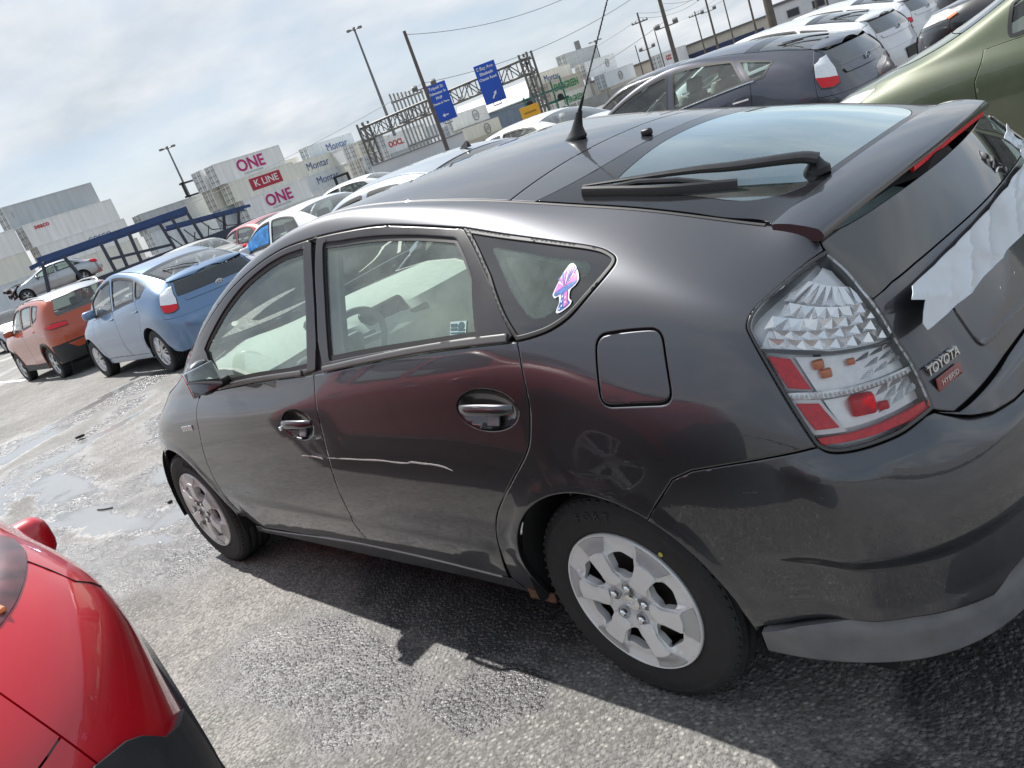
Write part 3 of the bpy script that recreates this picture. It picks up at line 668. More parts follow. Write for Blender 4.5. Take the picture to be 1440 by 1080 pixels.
# --- sill
sill = np.concatenate([X([(2.26, .250), (2.1, .248), (1.7, .268), (1.232, .288), (.8, .286), (.49, .282)]), X([(.465, .224)]), np.stack([np.linspace(S.xz([(.45, .2205)])[0, 0], S.xz([(2.30, .203)])[0, 0], 30), np.full(30, S.v0+.001)], 1)])
panel('sill', S, [sill], PAINT, hero, 'both', off=.004, gap=.001, depth=.03)
MB().tube([tuple(S.P(X([(x, bot(x)+.0)]))[0]+np.array([0, .0075, -.0035])) for x in np.linspace(2.2, .52, 40)], .0032, 6).build('gap_highlight', mat('highlight_strip', (.32, .32, .33), .3, .6), hero)  # light strip added as the highlight along the door-to-sill gap
rust = MB().rbox((.40, .795, .222), (.11, .012, .035), .005).build('rusty_sill_end', mat('rust', (.16, .085, .05), .9, noise=(60, .5)), hero)

# --- front fender
fend = np.concatenate([np.stack([np.linspace(S.find([(2.40, .70, 1.06)])[0, 0], S.find([(2.74, .585, .94)])[0, 0], 14), np.full(14, S.v1)], 1), X([(2.80, .905), (2.90, .86), (2.97, .76), (3.03, .62), (3.045, .45)]), X([q for q in farc[::-1] if q[1] > .27]), X(Aline[::-1]), X([(2.215, .95), (2.255, 1.01), (2.28, 1.066)])])
ff = panel('front_fender', SQ, [fend], PAINT, hero, 'both', grid=.028)
for sg in (1, -1):
    bd = MB(); c0, c1 = S.P(X([(2.425, .775)]))[0], S.P(X([(2.300, .785)]))[0]; d_ = Vector(c1)-Vector(c0)
    for k in range(6): bd.rbox(Vector(c0)+d_*(k+.5)/6+Vector((0, .002, 0)), (.015, .006, .026), .002)
    q = bd.build('fender_badge', CHR, ff[0 if sg > 0 else 1]); q.scale = (1, sg, 1)

# --- rear bumper with its ledge under the lamp
def ledge(P, uv):
    k = ss(P[:, 0], -.52, -.64); zt = .772-.012*ss(P[:, 0], -.60, -.66)-.055*ss(P[:, 0], -.74, -.83)
    return k*(.030*ss(P[:, 2], zt-.002, zt-.050)) + .008*ss(P[:, 2], .523, .508)*ss(P[:, 0], -.40, -.52)*(-1) + .004*ss(P[:, 2], .40, .37)
SB = Offset(SQ, ledge)
lipY = [(.607, .752), (.552, .711), (.50, .692), (.43, .683), (.25, .679), (.0, .678)]
val_t = [(-.376, .323), (-.475, .351), (-.60, .372), (-.686, .375)]
valY = [(.68, .367), (.635, .362), (.594, .387), (.513, .41), (.3, .42), (0, .42)]
rb_ = np.concatenate([X(bsplit[1:]), X([q for q in rarch if q[0] < -.22][::1][:0])]) if False else None
rar_b = [q for q in arc(0, .305, .357, 111, 181, 22)]
bl = np.concatenate([X(bsplit[1:-1][::-1])[:0], X(bsplit[1:]), X(arc(0, .305, .357, 122, 181, 18)), X(val_t), Y(valY[:-1]), [[S.u1, Y([(.02, .42)])[0, 1]]], [[S.u1, Y([(.02, .678)])[0, 1]]], Y(lipY[:-1][::-1]), TA[36:55][::-1]])
rbump = panel('rear_bumper', SB, [bl], PAINT, hero, 'sym', grid=.022, gap=.0015)
vl = np.concatenate([X([(-.383, .322)]), X(val_t[1:]), Y(valY[:-1]), [[S.u1, Y([(.02, .42)])[0, 1]]], [[S.u1, S.v0]], np.stack([np.linspace(S.u1, S.find([(-.372, .80, .255)])[0, 0], 40)[1:], np.full(39, S.v0)], 1)])
SV = Offset(S, lambda P, uv: .008+.014*ss(P[:, 2], .375, .33))
panel('lower_valance', SV, [vl], VAL, rbump, 'sym', grid=.03, depth=.05, gap=.001)

# --- tail lamps
LENS = glass('lamp_lens', (.96, .96, .955), 1.5, .0, 0, .75)
REDL = mat('red_reflector', (.74, .006, .018), .4, coat=.1, noise=(90, .2))
AMB = mat('amber_bulb', (.75, .20, .06), .2, coat=1.0)
CHL = mat('lamp_chrome', (.92, .93, .94), .25, .25)
LGR = mat('lamp_silver_facets', (.88, .89, .90), .30, .25, noise=(60, .08))
LDK = mat('lamp_bezel_dark', (.03, .03, .03), .3, coat=.6)
tl_all = np.concatenate([TA, TB[1:-1]]); tl_ccw = densify(tl_all if area(tl_all) > 0 else tl_all[::-1], .012)
tin = inset(tl_ccw, .010)
def T3(l): return D(l)
# helper: a point inside the lamp from lamp coordinates a (outer->inner), b (bottom->top)
Lo = [(-.606, .794, .773), (-.583, .792, .822), (-.56, .787, .878), (-.536, .778, .933), (-.512, .765, .985), (-.498, .75, 1.02), (-.531, .673, 1.06), (-.59, .559, 1.092)]
Li = [(-.752, .607, .758), (-.74, .592, .80), (-.726, .584, .846), (-.713, .584, .88), (-.701, .584, .912), (-.683, .58, .955), (-.664, .575, .991), (-.605, .560, 1.078)]
uo, ui = D(Lo), D(Li)
bo = np.array([0, .15, .32, .5, .68, .8, .92, 1.0])
def lamp(a, b):
    o = np.array([np.interp(b, bo, uo[:, k]) for k in (0, 1)]); i = np.array([np.interp(b, bo, ui[:, k]) for k in (0, 1)])
    return o+(i-o)*a
def lpoly(l): return np.array([lamp(*q) for q in l])
for sg in (1, -1):
    tlp = panel('tail_lamp', S, [tl_ccw, tin], LDK, hero, off=.006, gap=.0015, depth=.05, bevel=.002, grid=.03); tlp.scale = (1, sg, 1)
    panel('lamp_housing', S, [tl_ccw], LGR, tlp, off=-.034, gap=.0, depth=0, bevel=0)
    panel('lamp_lens', S, [tin], LENS, tlp, off=.009, gap=.000, depth=.006, bevel=.003, grid=.02)
    # clear upper chamber: rows of faceted bowls
    up_ = [(.02, .645), (1.03, .645), (1.03, .80), (1.02, .93), (.85, .985), (.35, .985), (.06, .93)]
    panel('upper_reflector', S, [lpoly(up_)], CHL, tlp, off=-.016, gap=0, depth=.012, bevel=0)
    fm = MB(); ga = np.linspace(.10, .99, 8); gb_ = [.662, .725, .788, .85, .905, .955]
    for ib in range(5):
        for ia in range(7):
            sh = .5*(ga[1]-ga[0])*(ib % 2); cs = [(min(ga[ia]+sh, 1.0), gb_[ib]), (min(ga[ia+1]+sh, 1.01), gb_[ib]), (min(ga[ia+1]+sh, 1.01), gb_[ib+1]), (min(ga[ia]+sh, 1.0), gb_[ib+1])]
            if cs[1][0]-cs[0][0] < .03: continue
            mid_c = (sum(q[0] for q in cs)/4, sum(q[1] for q in cs)/4-.008); uv = np.array([lamp(*q) for q in cs+[mid_c]])
            Pq = S.P(uv)-S.N(uv)*np.array([[.010], [.010], [.010], [.010], [.017]]); fm.add(Pq, [(0, 1, 4), (1, 2, 4), (2, 3, 4), (3, 0, 4)])
    fm.build('facet_reflector', mat('lamp_facets', (.90, .91, .92), .18, .75), tlp, smooth=False)
    panel('chrome_divider', S, [lpoly([(.03, .62), (.98, .615), (.98, .635), (.03, .645)])], LDK, tlp, off=-.004, gap=0, depth=.02, bevel=0)
    # middle chamber: red strip on the outside, amber bulbs, ribbed inner reflector
    panel('red_strip', S, [lpoly([(.05, .37), (.23, .35), (.20, .59), (.03, .60)])], REDL, tlp, off=-.002, gap=.002, depth=.02, bevel=.002)
    panel('middle_reflector', S, [lpoly([(.26, .34), (1.03, .33), (1.03, .60), (.24, .60)])], LGR, tlp, off=-.018, gap=0, depth=.0, bevel=0)
    panel('chrome_bar', S, [lpoly([(.03, .30), (.97, .285), (.97, .325), (.03, .345)])], CHL, tlp, off=-.003, gap=0, depth=.02, bevel=.002)
    rb = MB(); 
    for k in range(26):
        for r_ in (0, 1):
            uv = lamp(.05+k*.035, .322-.01*r_-.0008*k)[None]; c = S.P(uv)[0]+S.N(uv)[0]*.0
            rb.rbox(c, (.0045, .006, .0045), .0015, (0, 0, .6), 1)
    rb.build('bar_ribs', LGR, tlp)
    panel('red_strip', S, [lpoly([(.06, .10), (.27, .10), (.22, .275), (.04, .285)])], REDL, tlp, off=-.002, gap=.002, depth=.02, bevel=.002)
    panel('white_frame', S, [lpoly([(.035, .075), (.30, .075), (.24, .29), (.02, .30)])], mat('lamp_white', (.85, .85, .85), .3), tlp, off=-.006, gap=0, depth=.01, bevel=0)
    panel('lower_reflector', S, [lpoly([(.30, .09), (1.02, .10), (1.02, .28), (.27, .28)])], LGR, tlp, off=-.018, gap=0, depth=0, bevel=0)
    panel('red_band', S, [lpoly([(.03, .005), (.97, .005), (.965, .085), (.03, .062)])], REDL, tlp, off=.001, gap=.002, depth=.02, bevel=.002)
    for a, b, r_, mm, nm in ((.38, .54, .010, AMB, 'amber_bulb'), (.40, .47, .010, AMB, 'amber_bulb'), (.62, .53, .007, AMB, 'amber_bulb'), (.52, .21, .022, REDL, 'red_bulb'), (.66, .16, .009, REDL, 'red_bulb')):
        uv = lamp(a, b)[None]; c = S.P(uv)[0]-S.N(uv)[0]*.010
        q = MB().rbox(c, (r_*2.2, r_*1.6, r_*1.8), r_*.4, (0, 0, .5), 2).build(nm, mm, tlp)
    # fan of bright blades in the inner half
    fb = MB()
    for k in range(9):
        for b0, b1 in ((.36, .58), (.12, .27)):
            a0 = .58+.042*k; b_ = b0+(b1-b0)*((k*37 % 10)/10)
            A_, B_, C_ = lamp(a0, b_), lamp(a0+.17, b_+.07), lamp(a0+.12, b_+.015)
            uv = np.array([A_, B_, C_]); P = S.P(uv)-S.N(uv)*np.array([[.021], [.013], [.008]]); fb.add(P, [(0, 1, 2)])
    fb.build('reflector_blades', mat('blade_silver', (.74, .76, .78), .25, .8), tlp, smooth=False)

# --- tailgate
uvt = lambda y, z: Y([(y, z)])[0]
hg_top = np.stack([np.linspace(S.find([(-.585, .545, 1.128)])[0, 0], S.u1, 16), np.full(16, S.v1-.004)], 1)
hatch_in = tail[14:][:, :]             # inner edge of the lamp, bottom to top
gb = [(.572, .984), (.50, .990), (.40, .992), (.2, .994)]
PAINTH = PAINT
SL = Offset(S, lambda P, uv: .016*ss(P[:, 2], .760, .725)*ss(P[:, 1], .62, .54))
garn = [(.602, .752), (.567, .731), (.468, .736), (.338, .746), (.193, .752)]
tg = panel('tailgate', S, [np.concatenate([Y(gb), [[S.u1, Y([(.02, .995)])[0, 1]]], [[S.u1, Y([(.02, .755)])[0, 1]]], Y(garn[::-1][:-1]), TB[:14]])], PAINTH, hero, 'sym', gap=.002, grid=.03)
panel('tailgate_lip', SL, [np.concatenate([Y(garn), [[S.u1, Y([(.02, .755)])[0, 1]]], [[S.u1, Y([(.02, .680)])[0, 1]]], Y([(.25, .681), (.43, .685), (.50, .694), (.552, .713), (.598, .745)])])], PAINTH, tg, 'sym', gap=.0015, grid=.015, depth=.03)
RGL = mat('rear_lower_glass', (.012, .013, .014), .03, coat=1.0, coat_rough=.01)
panel('lower_rear_glass', S, [np.concatenate([hg_top, [[S.u1, Y([(.02, .995)])[0, 1]]], Y(gb[::-1]), TB[16:-1], S.find([(-.592, .556, 1.10)])])], RGL, tg, 'sym', off=.002, gap=.002, bevel=.002)
# plate recess
prec = rounded([(.395, .900), (.395, .787), (.0, .787), (.0, .900)], [.03, .03, 0, 0], 5)
pu = np.concatenate([Y(prec[:10]), [[S.u1, Y([(.02, .787)])[0, 1]]], [[S.u1, Y([(.02, .9)])[0, 1]]]])
SP = Offset(S, lambda P, uv: -.030*ss(P[:, 1], .40, .35)*ss(P[:, 2], .79, .83)+.004)
panel('plate_recess', SP, [pu], mat('recess_black', (.02, .016, .018), .25, coat=.8), tg, 'sym', gap=0, depth=.01, grid=.015, bevel=.004)
for k, y in enumerate((.19, .10)):
    MB().lathe([(.0, .0), (.008, .0), (.009, -.004), (.009, -.02)], 12, 'x', (S.P(Y([(y, .85)]))[0][0]+.018, y, .84)).build('plate_screw', CHR, tg)
# badge
bx = S.P(Y([(.515, .815)]))[0]; bn = S.N(Y([(.515, .815)]))[0]; bt = S.P(Y([(.46, .815)]))[0]-S.P(Y([(.57, .815)]))[0]
text('badge_lettering', 'TOYOTA', .030, CHR, tg, frame(S.P(Y([(.520, .821)]))[0]+bn*.003, bt, (0, 0, 1)), .003, .0006, .9)
hp = S.P(Y([(.528, .790)]))[0]+bn*.002
hb = MB().rbox((0, 0, 0), (.085, .030, .004), .002).build('hybrid_plate', mat('badge_red', (.22, .03, .03), .3, coat=.8), tg); hb.matrix_local = frame(hp, bt, (0, 0, 1))
text('plate_lettering', 'HYBRID', .017, CHR, tg, frame(hp, bt, (0, 0, 1)) @ Matrix.Translation((0, 0, .0025)), .001)

# --- roof, hatch frame, rear glass, bonnet, windscreen
def lid(name, x0f, x1f, m, parent, ymax=1.0, **k):
    """x0f/x1f: edges as functions of t = y/yseam"""
    t = np.linspace(-ymax, ymax, 41)
    l = np.concatenate([np.stack([x0f(t), t*.6], 1), np.stack([x1f(t[::-1]), t[::-1]*.6], 1)])
    xs = np.linspace(0, 1, 30)[1:-1]
    e1 = np.stack([x0f(ymax)+(x1f(ymax)-x0f(ymax))*xs, np.full(28, ymax*.6)], 1); e0 = np.stack([x1f(-ymax)+(x0f(-ymax)-x1f(-ymax))*xs, np.full(28, -ymax*.6)], 1)
    l = np.concatenate([np.stack([x0f(t), t*.6], 1), e1, np.stack([x1f(t[::-1]), t[::-1]*.6], 1), e0])
    return panel(name, LD, [l], m, parent, **k)
cst = lambda v: (lambda t: v+0*np.asarray(t, float))
xs_ = lambda t: .236+.012*np.asarray(t, float)**2
xw0 = lambda t: 1.30-.03*np.asarray(t, float)**2
xw1 = lambda t: 2.60-.26*np.asarray(t, float)**2
xsp = lambda t: -.520+.03*np.asarray(t, float)**2
xl2 = lambda t: .078+.085*np.abs(np.asarray(t, float))**4
roof = lid('roof', xs_, xw0, PAINT, hero, .992, gap=.003, grid=.04)
hatch = lid('hatch_frame', xl2, xs_, PAINT, hero, .992, gap=.003)
RG = mat('glass_frit_black', (.016, .016, .018), .10)
tt = np.linspace(-1, 1, 2)
lid('rear_glass_border', xsp, xl2, RG, hatch, .985, gap=.002, grid=.03) if False else None
gpoly = LD.xy(rounded([(-.02, .455), (-.41, .455), (-.485, .33), (-.50, 0), (-.485, -.33), (-.41, -.455), (-.02, -.455), (.03, 0)], [.05, .08, .15, .2, .15, .08, .05, .2], 8))
t41 = np.linspace(-.985, .985, 41)
bo_ = np.concatenate([np.stack([xsp(t41), t41*.6], 1), LD.edge(-.47, .14, 26, 1, .985), np.stack([xl2(t41[::-1]), t41[::-1]*.6], 1), LD.edge(.14, -.47, 26, -1, .985)])
panel('rear_glass_border', LD, [bo_, gpoly], RG, hatch, gap=.002, off=.001, bevel=.002)
panel('rear_glass', LD, [gpoly], glass('rear_window_glass', (.68, .86, .84), 1.52, 0, .08, 2.4, (.80, .94, .96)), hatch, gap=0, off=.001, depth=0, bevel=0, grid=.04)
# spoiler: flat top continuing the glass, thick rounded tail, brake-lamp strip below
def spo(t, k):
    """k 0..: profile around the blade from the front seam over the tail and back underneath"""
    x0 = float(xsp(t)); P0 = LD.P(np.array([[x0, t*.6]]))[0]; ye = .553
    y = t*ye*(1+.012*k[0]); z0 = P0[2]; sl = .26
    return (x0-k[0]*.118*(1-.10*t*t), y, z0+.006-k[0]*.118*sl*(1-.15*t*t)+k[1]+.004*math.sin(k[0]*math.pi))
prof = [(.0, -.02), (.0, .0), (.15, .001), (.4, .001), (.7, .0), (.93, -.001), (1.0, -.006), (1.02, -.014), (.99, -.022), (.9, -.028), (.6, -.033), (.3, -.05), (.05, -.06)]
V, F = [], []; ts = np.linspace(-1.0, 1.0, 49)
for t in ts: V += [spo(t, k) for k in prof]
n = len(prof)
for i in range(len(ts)-1):
    for j in range(n-1): a = i*n+j; F.append((a, a+1, a+n+1, a+n))
F.append(tuple(range(n))[::-1]); F.append(tuple((len(ts)-1)*n+j for j in range(n)))
F = [f[::-1] for f in F]
mesh_obj('spoiler', V, F, PAINT, hatch, angle=50)
bs = MB(); pr = []
for t in np.linspace(-.86, .25, 30): pr.append(Vector(spo(t, (.93, -.030))))
bs.tube(pr, .009, 8, flat=(1.0, .6)).build('brake_lamp_strip', REDL, hatch)
lid('hatch_cross_member', cst(-.640), lambda t: xsp(t)+.01, DARK, hatch, .97, off=-.016, gap=0, depth=.05, bevel=0)
# roof ditch mouldings
for sg in (1, -1):
    pts = [S.P(np.array([[u_, S.v1]]))[0]*np.array([1, sg, 1])+np.array([0, 0, -.004]) for u_ in np.linspace(S.find([(2.3, .70, 1.1)])[0, 0], S.find([(-.47, .541, 1.16)])[0, 0], 60)]
    MB().tube(pts, .006, 6).build('roof_moulding', RUB, hero)
wsg = glass('windscreen_glass', (.76, .86, .82), 1.52, 0, .04, 1.2)
ws = lid('windscreen', xw0, xw1, wsg, hero, .97, gap=.004, depth=0, bevel=0, grid=.05)
lid('windscreen_header', lambda t: xw0(t)-.0, lambda t: xw0(t)+.035, RG, ws, .97, gap=.0, off=.002, depth=0, bevel=0)
lid('cowl', xw1, lambda t: xw1(t)+.06, BLK, hero, .97, gap=.002)
bonnet_f = lambda t: 2.93-.20*np.abs(np.asarray(t, float))**3
bonnet = lid('bonnet', lambda t: xw1(t)+.06, lambda t: np.maximum(bonnet_f(t), xw1(t)+.09), PAINT, hero, .97, gap=.003)
# front end
FU = lambda l: S.find(np.array(l, float))
nose = np.concatenate([[[S.u0, S.v1-.01]], [[S.u0, S.tv[3]+.01]], FU([(3.37, .36, .715), (3.24, .56, .74), (3.12, .56, .80), (2.98, .66, .845), (2.86, .66, .89)]), np.stack([np.linspace(S.find([(2.80, .54, .93)])[0, 0], S.u0, 16)[:-1], np.full(15, S.v1-.01)], 1)])
panel('bonnet_nose', S, [nose], PAINT, bonnet, 'sym')
head = FU([(3.36, .42, .71), (3.25, .58, .73), (3.05, .735, .745), (2.99, .755, .77), (2.90, .72, .85), (2.82, .665, .90), (2.90, .64, .875), (3.10, .56, .805), (3.25, .50, .76)])
hl_ = panel('headlamp', S, [head], LGR, hero, 'both', off=-.01)
for a, sg in zip(hl_, (1, -1)): panel('headlamp_lens', S, [head], LENS, a, off=.004, depth=.01).scale = (1, sg, 1)
fb = np.concatenate([[[S.u0, S.tv[3]]], FU([(3.37, .36, .705), (3.25, .58, .72), (3.05, .74, .735), (3.0, .757, .74), (3.035, .785, .62)]), X([(3.05, .46), (3.062, .30)]), [[S.find([(3.05, .742, .22)])[0, 0], S.v0]], [[S.u0, S.v0]]])
panel('front_bumper', S, [fb], PAINT, hero, 'sym')

# --- aerial
an = MB(); c = LD.P(np.array([[.385, .03]]))[0]
an.lathe([(.034, -.004), (.034, .004), (.028, .012), (.018, .030), (.0125, .055), (.010, .075), (.0, .076)], 24, 'z', (0, 0, 0))
V = [(v[0]*1.25-.62*v[2], v[1]*.8, v[2]) for v in an.V]; an.V = [(v[0]+c[0], v[1]+c[1], v[2]+c[2]) for v in V]
aer = an.build('aerial_base', BLK, hero)
d = Vector((-.64, 0, .77)).normalized(); b0 = Vector(c)+Vector((-.040, 0, .066))
coil = MB().tube([b0, b0+d*.06], [.0065, .0042], 10)
coil.tube([b0+d*.05, b0+d*.48], [.0024, .0018], 8)
aer_rod = coil.build('aerial_rod', mat('rod_black', (.02, .02, .02), .5), aer)
hx = MB(); 
e1 = d.cross(Vector((0, 1, 0))).normalized(); e2 = d.cross(e1)
hx.tube([b0+d*(.06+.0012*i)+(e1*math.cos(i*.55)+e2*math.sin(i*.55))*.0021 for i in range(340)], .0010, 5).build('aerial_winding', mat('rod_black'), aer)
# washer nozzle
c = LD.P(np.array([[.12, .03]]))[0]; MB().rbox(Vector(c)+Vector((0, 0, .008)), (.035, .022, .022), .008).build('washer_nozzle', BLK, hatch)

# --- rear wiper
pv = Vector(LD.P(LD.xy([(-.470, .262)]))[0])
wb = MB().lathe([(.030, -.002), (.030, .012), (.020, .022), (.013, .034), (.0, .036)], 24, 'z', tuple(pv)).build('wiper_pivot', BLK, hatch)
def onl(x, y, h): return Vector(LD.P(LD.xy([(x, y)]))[0])+Vector((.2*h, 0, h))
arm = [onl(-.490, .270, .038), onl(-.45, .285, .044), onl(-.33, .352, .038), onl(-.24, .388, .034), onl(-.10, .430, .024), onl(.04, .458, .015)]
MB().tube([tuple(q) for q in curve([tuple(p_) for p_ in arm], 5)], list(np.interp(np.linspace(0, 1, 26), [0, .12, .5, 1], [.027, .026, .019, .006])), 10, flat=(.55, 1.0)).build('wiper_arm', BLK, hatch)
bl_ = [onl(-.345, .395, .010), onl(-.20, .458, .009), onl(-.05, .476, .008), onl(.03, .482, .008)]
MB().tube([tuple(q) for q in curve([tuple(p_) for p_ in bl_], 5)], .012, 8, flat=(1.3, .6)).build('wiper_blade', RUB, hatch)
MB().tube([onl(-.31, .412, .016), onl(-.22, .432, .026), onl(-.12, .446, .022), onl(-.02, .474, .012)], .008, 8).build('wiper_yoke', BLK, hatch)

# --- door mirrors
for sg in (1, -1):
    sp = MB(); 
    for i in range(13):
        for j in range(20):
            th = math.pi*i/12; ph = 2*math.pi*j/20
            x, y, z = math.cos(th), math.sin(th)*math.cos(ph), math.sin(th)*math.sin(ph)
            f = lambda q, e: math.copysign(abs(q)**e, q)
            sp.V.append((1.835+.075*f(x, .8)*(1 if x > 0 else .5), .878+.060*f(y, .75)-.02*x, 1.035+.070*f(z, .75)))
    for i in range(12):
        for j in range(20): sp.F.append((i*20+j, i*20+(j+1) % 20, (i+1)*20+(j+1) % 20, (i+1)*20+j))
    mir = sp.build('door_mirror', PAINT, hero, angle=None)
    MB().rbox((1.875, .822, .985), (.10, .07, .035), .012, (0, 0, .2)).build('mirror_foot', BLK, mir)
    mg = MB().rbox((1.801, .902, 1.036), (.010, .135, .105), .004, (0, 0, .08)).build('mirror_glass', mat('mirror_face', (.8, .82, .84), .02, 1.0), mir)
    sail = panel('mirror_sail', S, [X([(2.00, .968), (1.985, 1.10), (2.22, 1.07), (2.215, .955)])], FRM, fd[0 if sg > 0 else 1], off=.003, depth=.01)
    for q in (mir, sail): q.scale = (1, sg, 1)

# --- long scratch along the doors
SCR = mat('scratch_primer', (.62, .60, .57), .6)
for nm, pts, d_ in (('scratch', [(1.361, .698), (1.30, .700), (1.24, .697), (1.207, .692)], fd[0]), ('scratch', [(1.178, .699), (1.10, .700), (.96, .703), (.84, .706), (.76, .7035), (.70, .7045), (.676, .709), (.62, .7075), (.566, .7068), (.52, .702), (.482, .692)], rd[0])):
    c = curve(pts, 6); q_ = random.Random(2); w_ = [.0028*min(1, 8*i/len(c), 8*(len(c)-1-i)/len(c)+.1)*q_.uniform(.6, 1.2) for i in range(len(c))]
    l = np.concatenate([X([(a[0], a[1]+w) for a, w in zip(c, w_)]), X([(a[0], a[1]-w*.7) for a, w in zip(c, w_)][::-1])])
    panel(nm, SD, [l], SCR, d_, off=.0012, gap=0, depth=.001, bevel=0, grid=.2)
# --- wheels
TYRE = mat('tyre_rubber', (.022, .022, .023), .72, noise=(40, .25), bump=(90, .15))
RIM = mat('alloy_silver', (.82, .82, .81), .32, .2, coat=.3, noise=(14, .05))
RIM2 = mat('alloy_grey', (.50, .50, .505), .36, .3, coat=.2)
def holes6(n=6):
    o = []
    for k in range(n):
        q0 = 2*math.pi*(k+.5)/n+.27; pol = [(.084, -.09), (.104, -.30), (.150, -.30), (.160, -.03), (.150, .28), (.104, .29), (.084, .09)]
        o.append(rounded([(r_*math.cos(q0+a), r_*math.sin(q0+a)) for r_, a in pol], .010, 4))
    return o
def rim_h(P):
    r_ = np.hypot(P[:, 0], P[:, 1]); a = np.arctan2(P[:, 1], P[:, 0])
    s = np.cos(6*(a-.27))*.5+.5
    return .004+.008*ss(r_, .03, .09)*ss(r_, .190, .160)*(.5+.5*ss(s, .25, .6))-.007*ss(r_, .125, .150)*ss(r_, .198, .17)*(1-ss(s, .35, .55))-.006*ss(r_, .05, .02)
class Disc(Surf):
    u0, u1, v0, v1 = -.22, .22, -.22, .22; flip = -1.0
    def P(s, uv): uv = np.atleast_2d(uv); return np.stack([uv[:, 0], rim_h(uv), uv[:, 1]], 1)
def make_wheel(name, parent, loc, rot=0., side=1, spokes='hub', rr=.311, rim=.203, w=.185, detail=True):
    wl = bpy.data.objects.new(name, None); link(wl, parent); wl.location = loc; wl.rotation_euler = (0, rot, 0); wl.empty_display_size = .1
    if side < 0: wl.rotation_euler = (0, rot, math.pi)
    k = rr/.311; hw = w/2
    prof = [(rim+.004, -hw*.78), (rim+.02, -hw*.98), (rr*.84, -hw), (rr*.94, -hw*.93), (rr*.985, -hw*.80)]
    tr = []
    for i, y in enumerate(np.linspace(-.76, .76, 13)): tr += [(rr if i % 3 else rr-.007, hw*y)]
    prof += tr+[(rr*.985, hw*.80), (rr*.94, hw*.93), (rr*.90, hw*.985), (rr*.885, hw*.975), (rr*.84, hw), (rr*.76, hw*.995), (rim+.016, hw*.95), (rim+.008, hw*.93), (rim, hw*.86), (rim-.008, hw*.7)]
    t = MB().lathe(prof, 72 if detail else 36)
    ty = t.build('tyre', TYRE, wl, angle=28)
    if detail:
        tb = MB()
        for i in range(64):
            q = 2*math.pi*i/64
            for y0, y1 in ((.70, .93), (-.93, -.70)):
                a_ = Vector((math.cos(q), 0, math.sin(q))); c_ = a_*(rr*.964)+Vector((0, hw*(y0+y1)/2, 0))
                tb.rbox(c_, (.007, hw*.20, .011), .0015, (0, -q, 0), 1)
        tag(tb.build('tread_blocks', TYRE, wl), kind='stuff')
    return wl, ty
def hub_cover(wl, y):
    dsk = Disc()
    outer = np.array([(.204*math.cos(q), .204*math.sin(q)) for q in np.linspace(0, 2*math.pi, 72, endpoint=False)])
    rm = panel('rim', dsk, [outer]+holes6(), RIM, wl, gap=.0, depth=.022, grid=.010, bevel=.0015, edge=.008); rm.location = (0, y, 0)
    # grey land at each spoke end, set proud of the ring
    for k in range(6):
        q0 = 2*math.pi*k/6+.27
        pl = [(r_*math.cos(q0+a), r_*math.sin(q0+a)) for r_, a in ((.163, -.20), (.200, -.27), (.201, -.13), (.202, 0), (.201, .13), (.200, .27), (.163, .20))]
        panel('spoke_land', dsk, [np.array(pl)], RIM2, wl, off=.0035, gap=0, depth=.006, grid=.02, bevel=.001).location = (0, y, 0)
        sp = [(r_*math.cos(q0+a), r_*math.sin(q0+a)) for r_, a in ((.074, -.40), (.100, -.235), (.160, -.195), (.162, 0), (.160, .195), (.100, .235), (.074, .40), (.062, 0))]
        panel('spoke', dsk, [rounded(sp, .006, 3)], RIM, wl, off=.0085, gap=.0, depth=.012, grid=.02, bevel=.0025).location = (0, y, 0)
    MB().lathe([(.2065, -.012), (.2085, .004), (.206, .0085), (.2025, .0075), (.200, .002)], 72).build('rim_lip', RIM, wl).location = (0, y, 0)
    cap = MB().lathe([(.0, .006), (.014, .0055), (.024, .003), (.027, -.002), (.027, -.012)], 32, 'y', (0, .004, 0)).build('centre_cap', CHR, wl); cap.location = (0, y, 0)
    eb = MB(); eb.tube([(.011*math.cos(q), .0105, .007*math.sin(q)) for q in np.linspace(0, 2*math.pi, 25)], .0012, 6); eb.tube([(.0045*math.cos(q), .0108, .007*math.sin(q)) for q in np.linspace(0, 2*math.pi, 25)], .001, 6)
    eb.build('cap_emblem', CHL, wl).location = (0, y, 0)
    for k in range(5):
        q = 2*math.pi*k/5+.6; c_ = (.050*math.cos(q), .0, .050*math.sin(q))
        MB().lathe([(.0175, .012), (.0175, .002), (.013, .001)], 18, 'y', c_).build('nut_seat', RIM2, wl).location = (0, y, 0)
        MB().lathe([(.0, .021), (.007, .020), (.0105, .016), (.0105, .0)], 6, 'y', c_).build('lug_nut', CHR, wl, angle=20).location = (0, y, 0)
    # dark drum and disc brake behind the openings
    MB().lathe([(.0, -.055), (.150, -.055), (.150, -.075)], 40, 'y', (0, y, 0)).build('brake_disc', mat('brake_iron', (.06, .052, .048), .6, .5), wl)
    MB().lathe([(.198, -.002), (.196, -.15)], 48, 'y', (0, y, 0)).build('rim_barrel', mat('barrel_dark', (.06, .06, .06), .5, .5), wl)
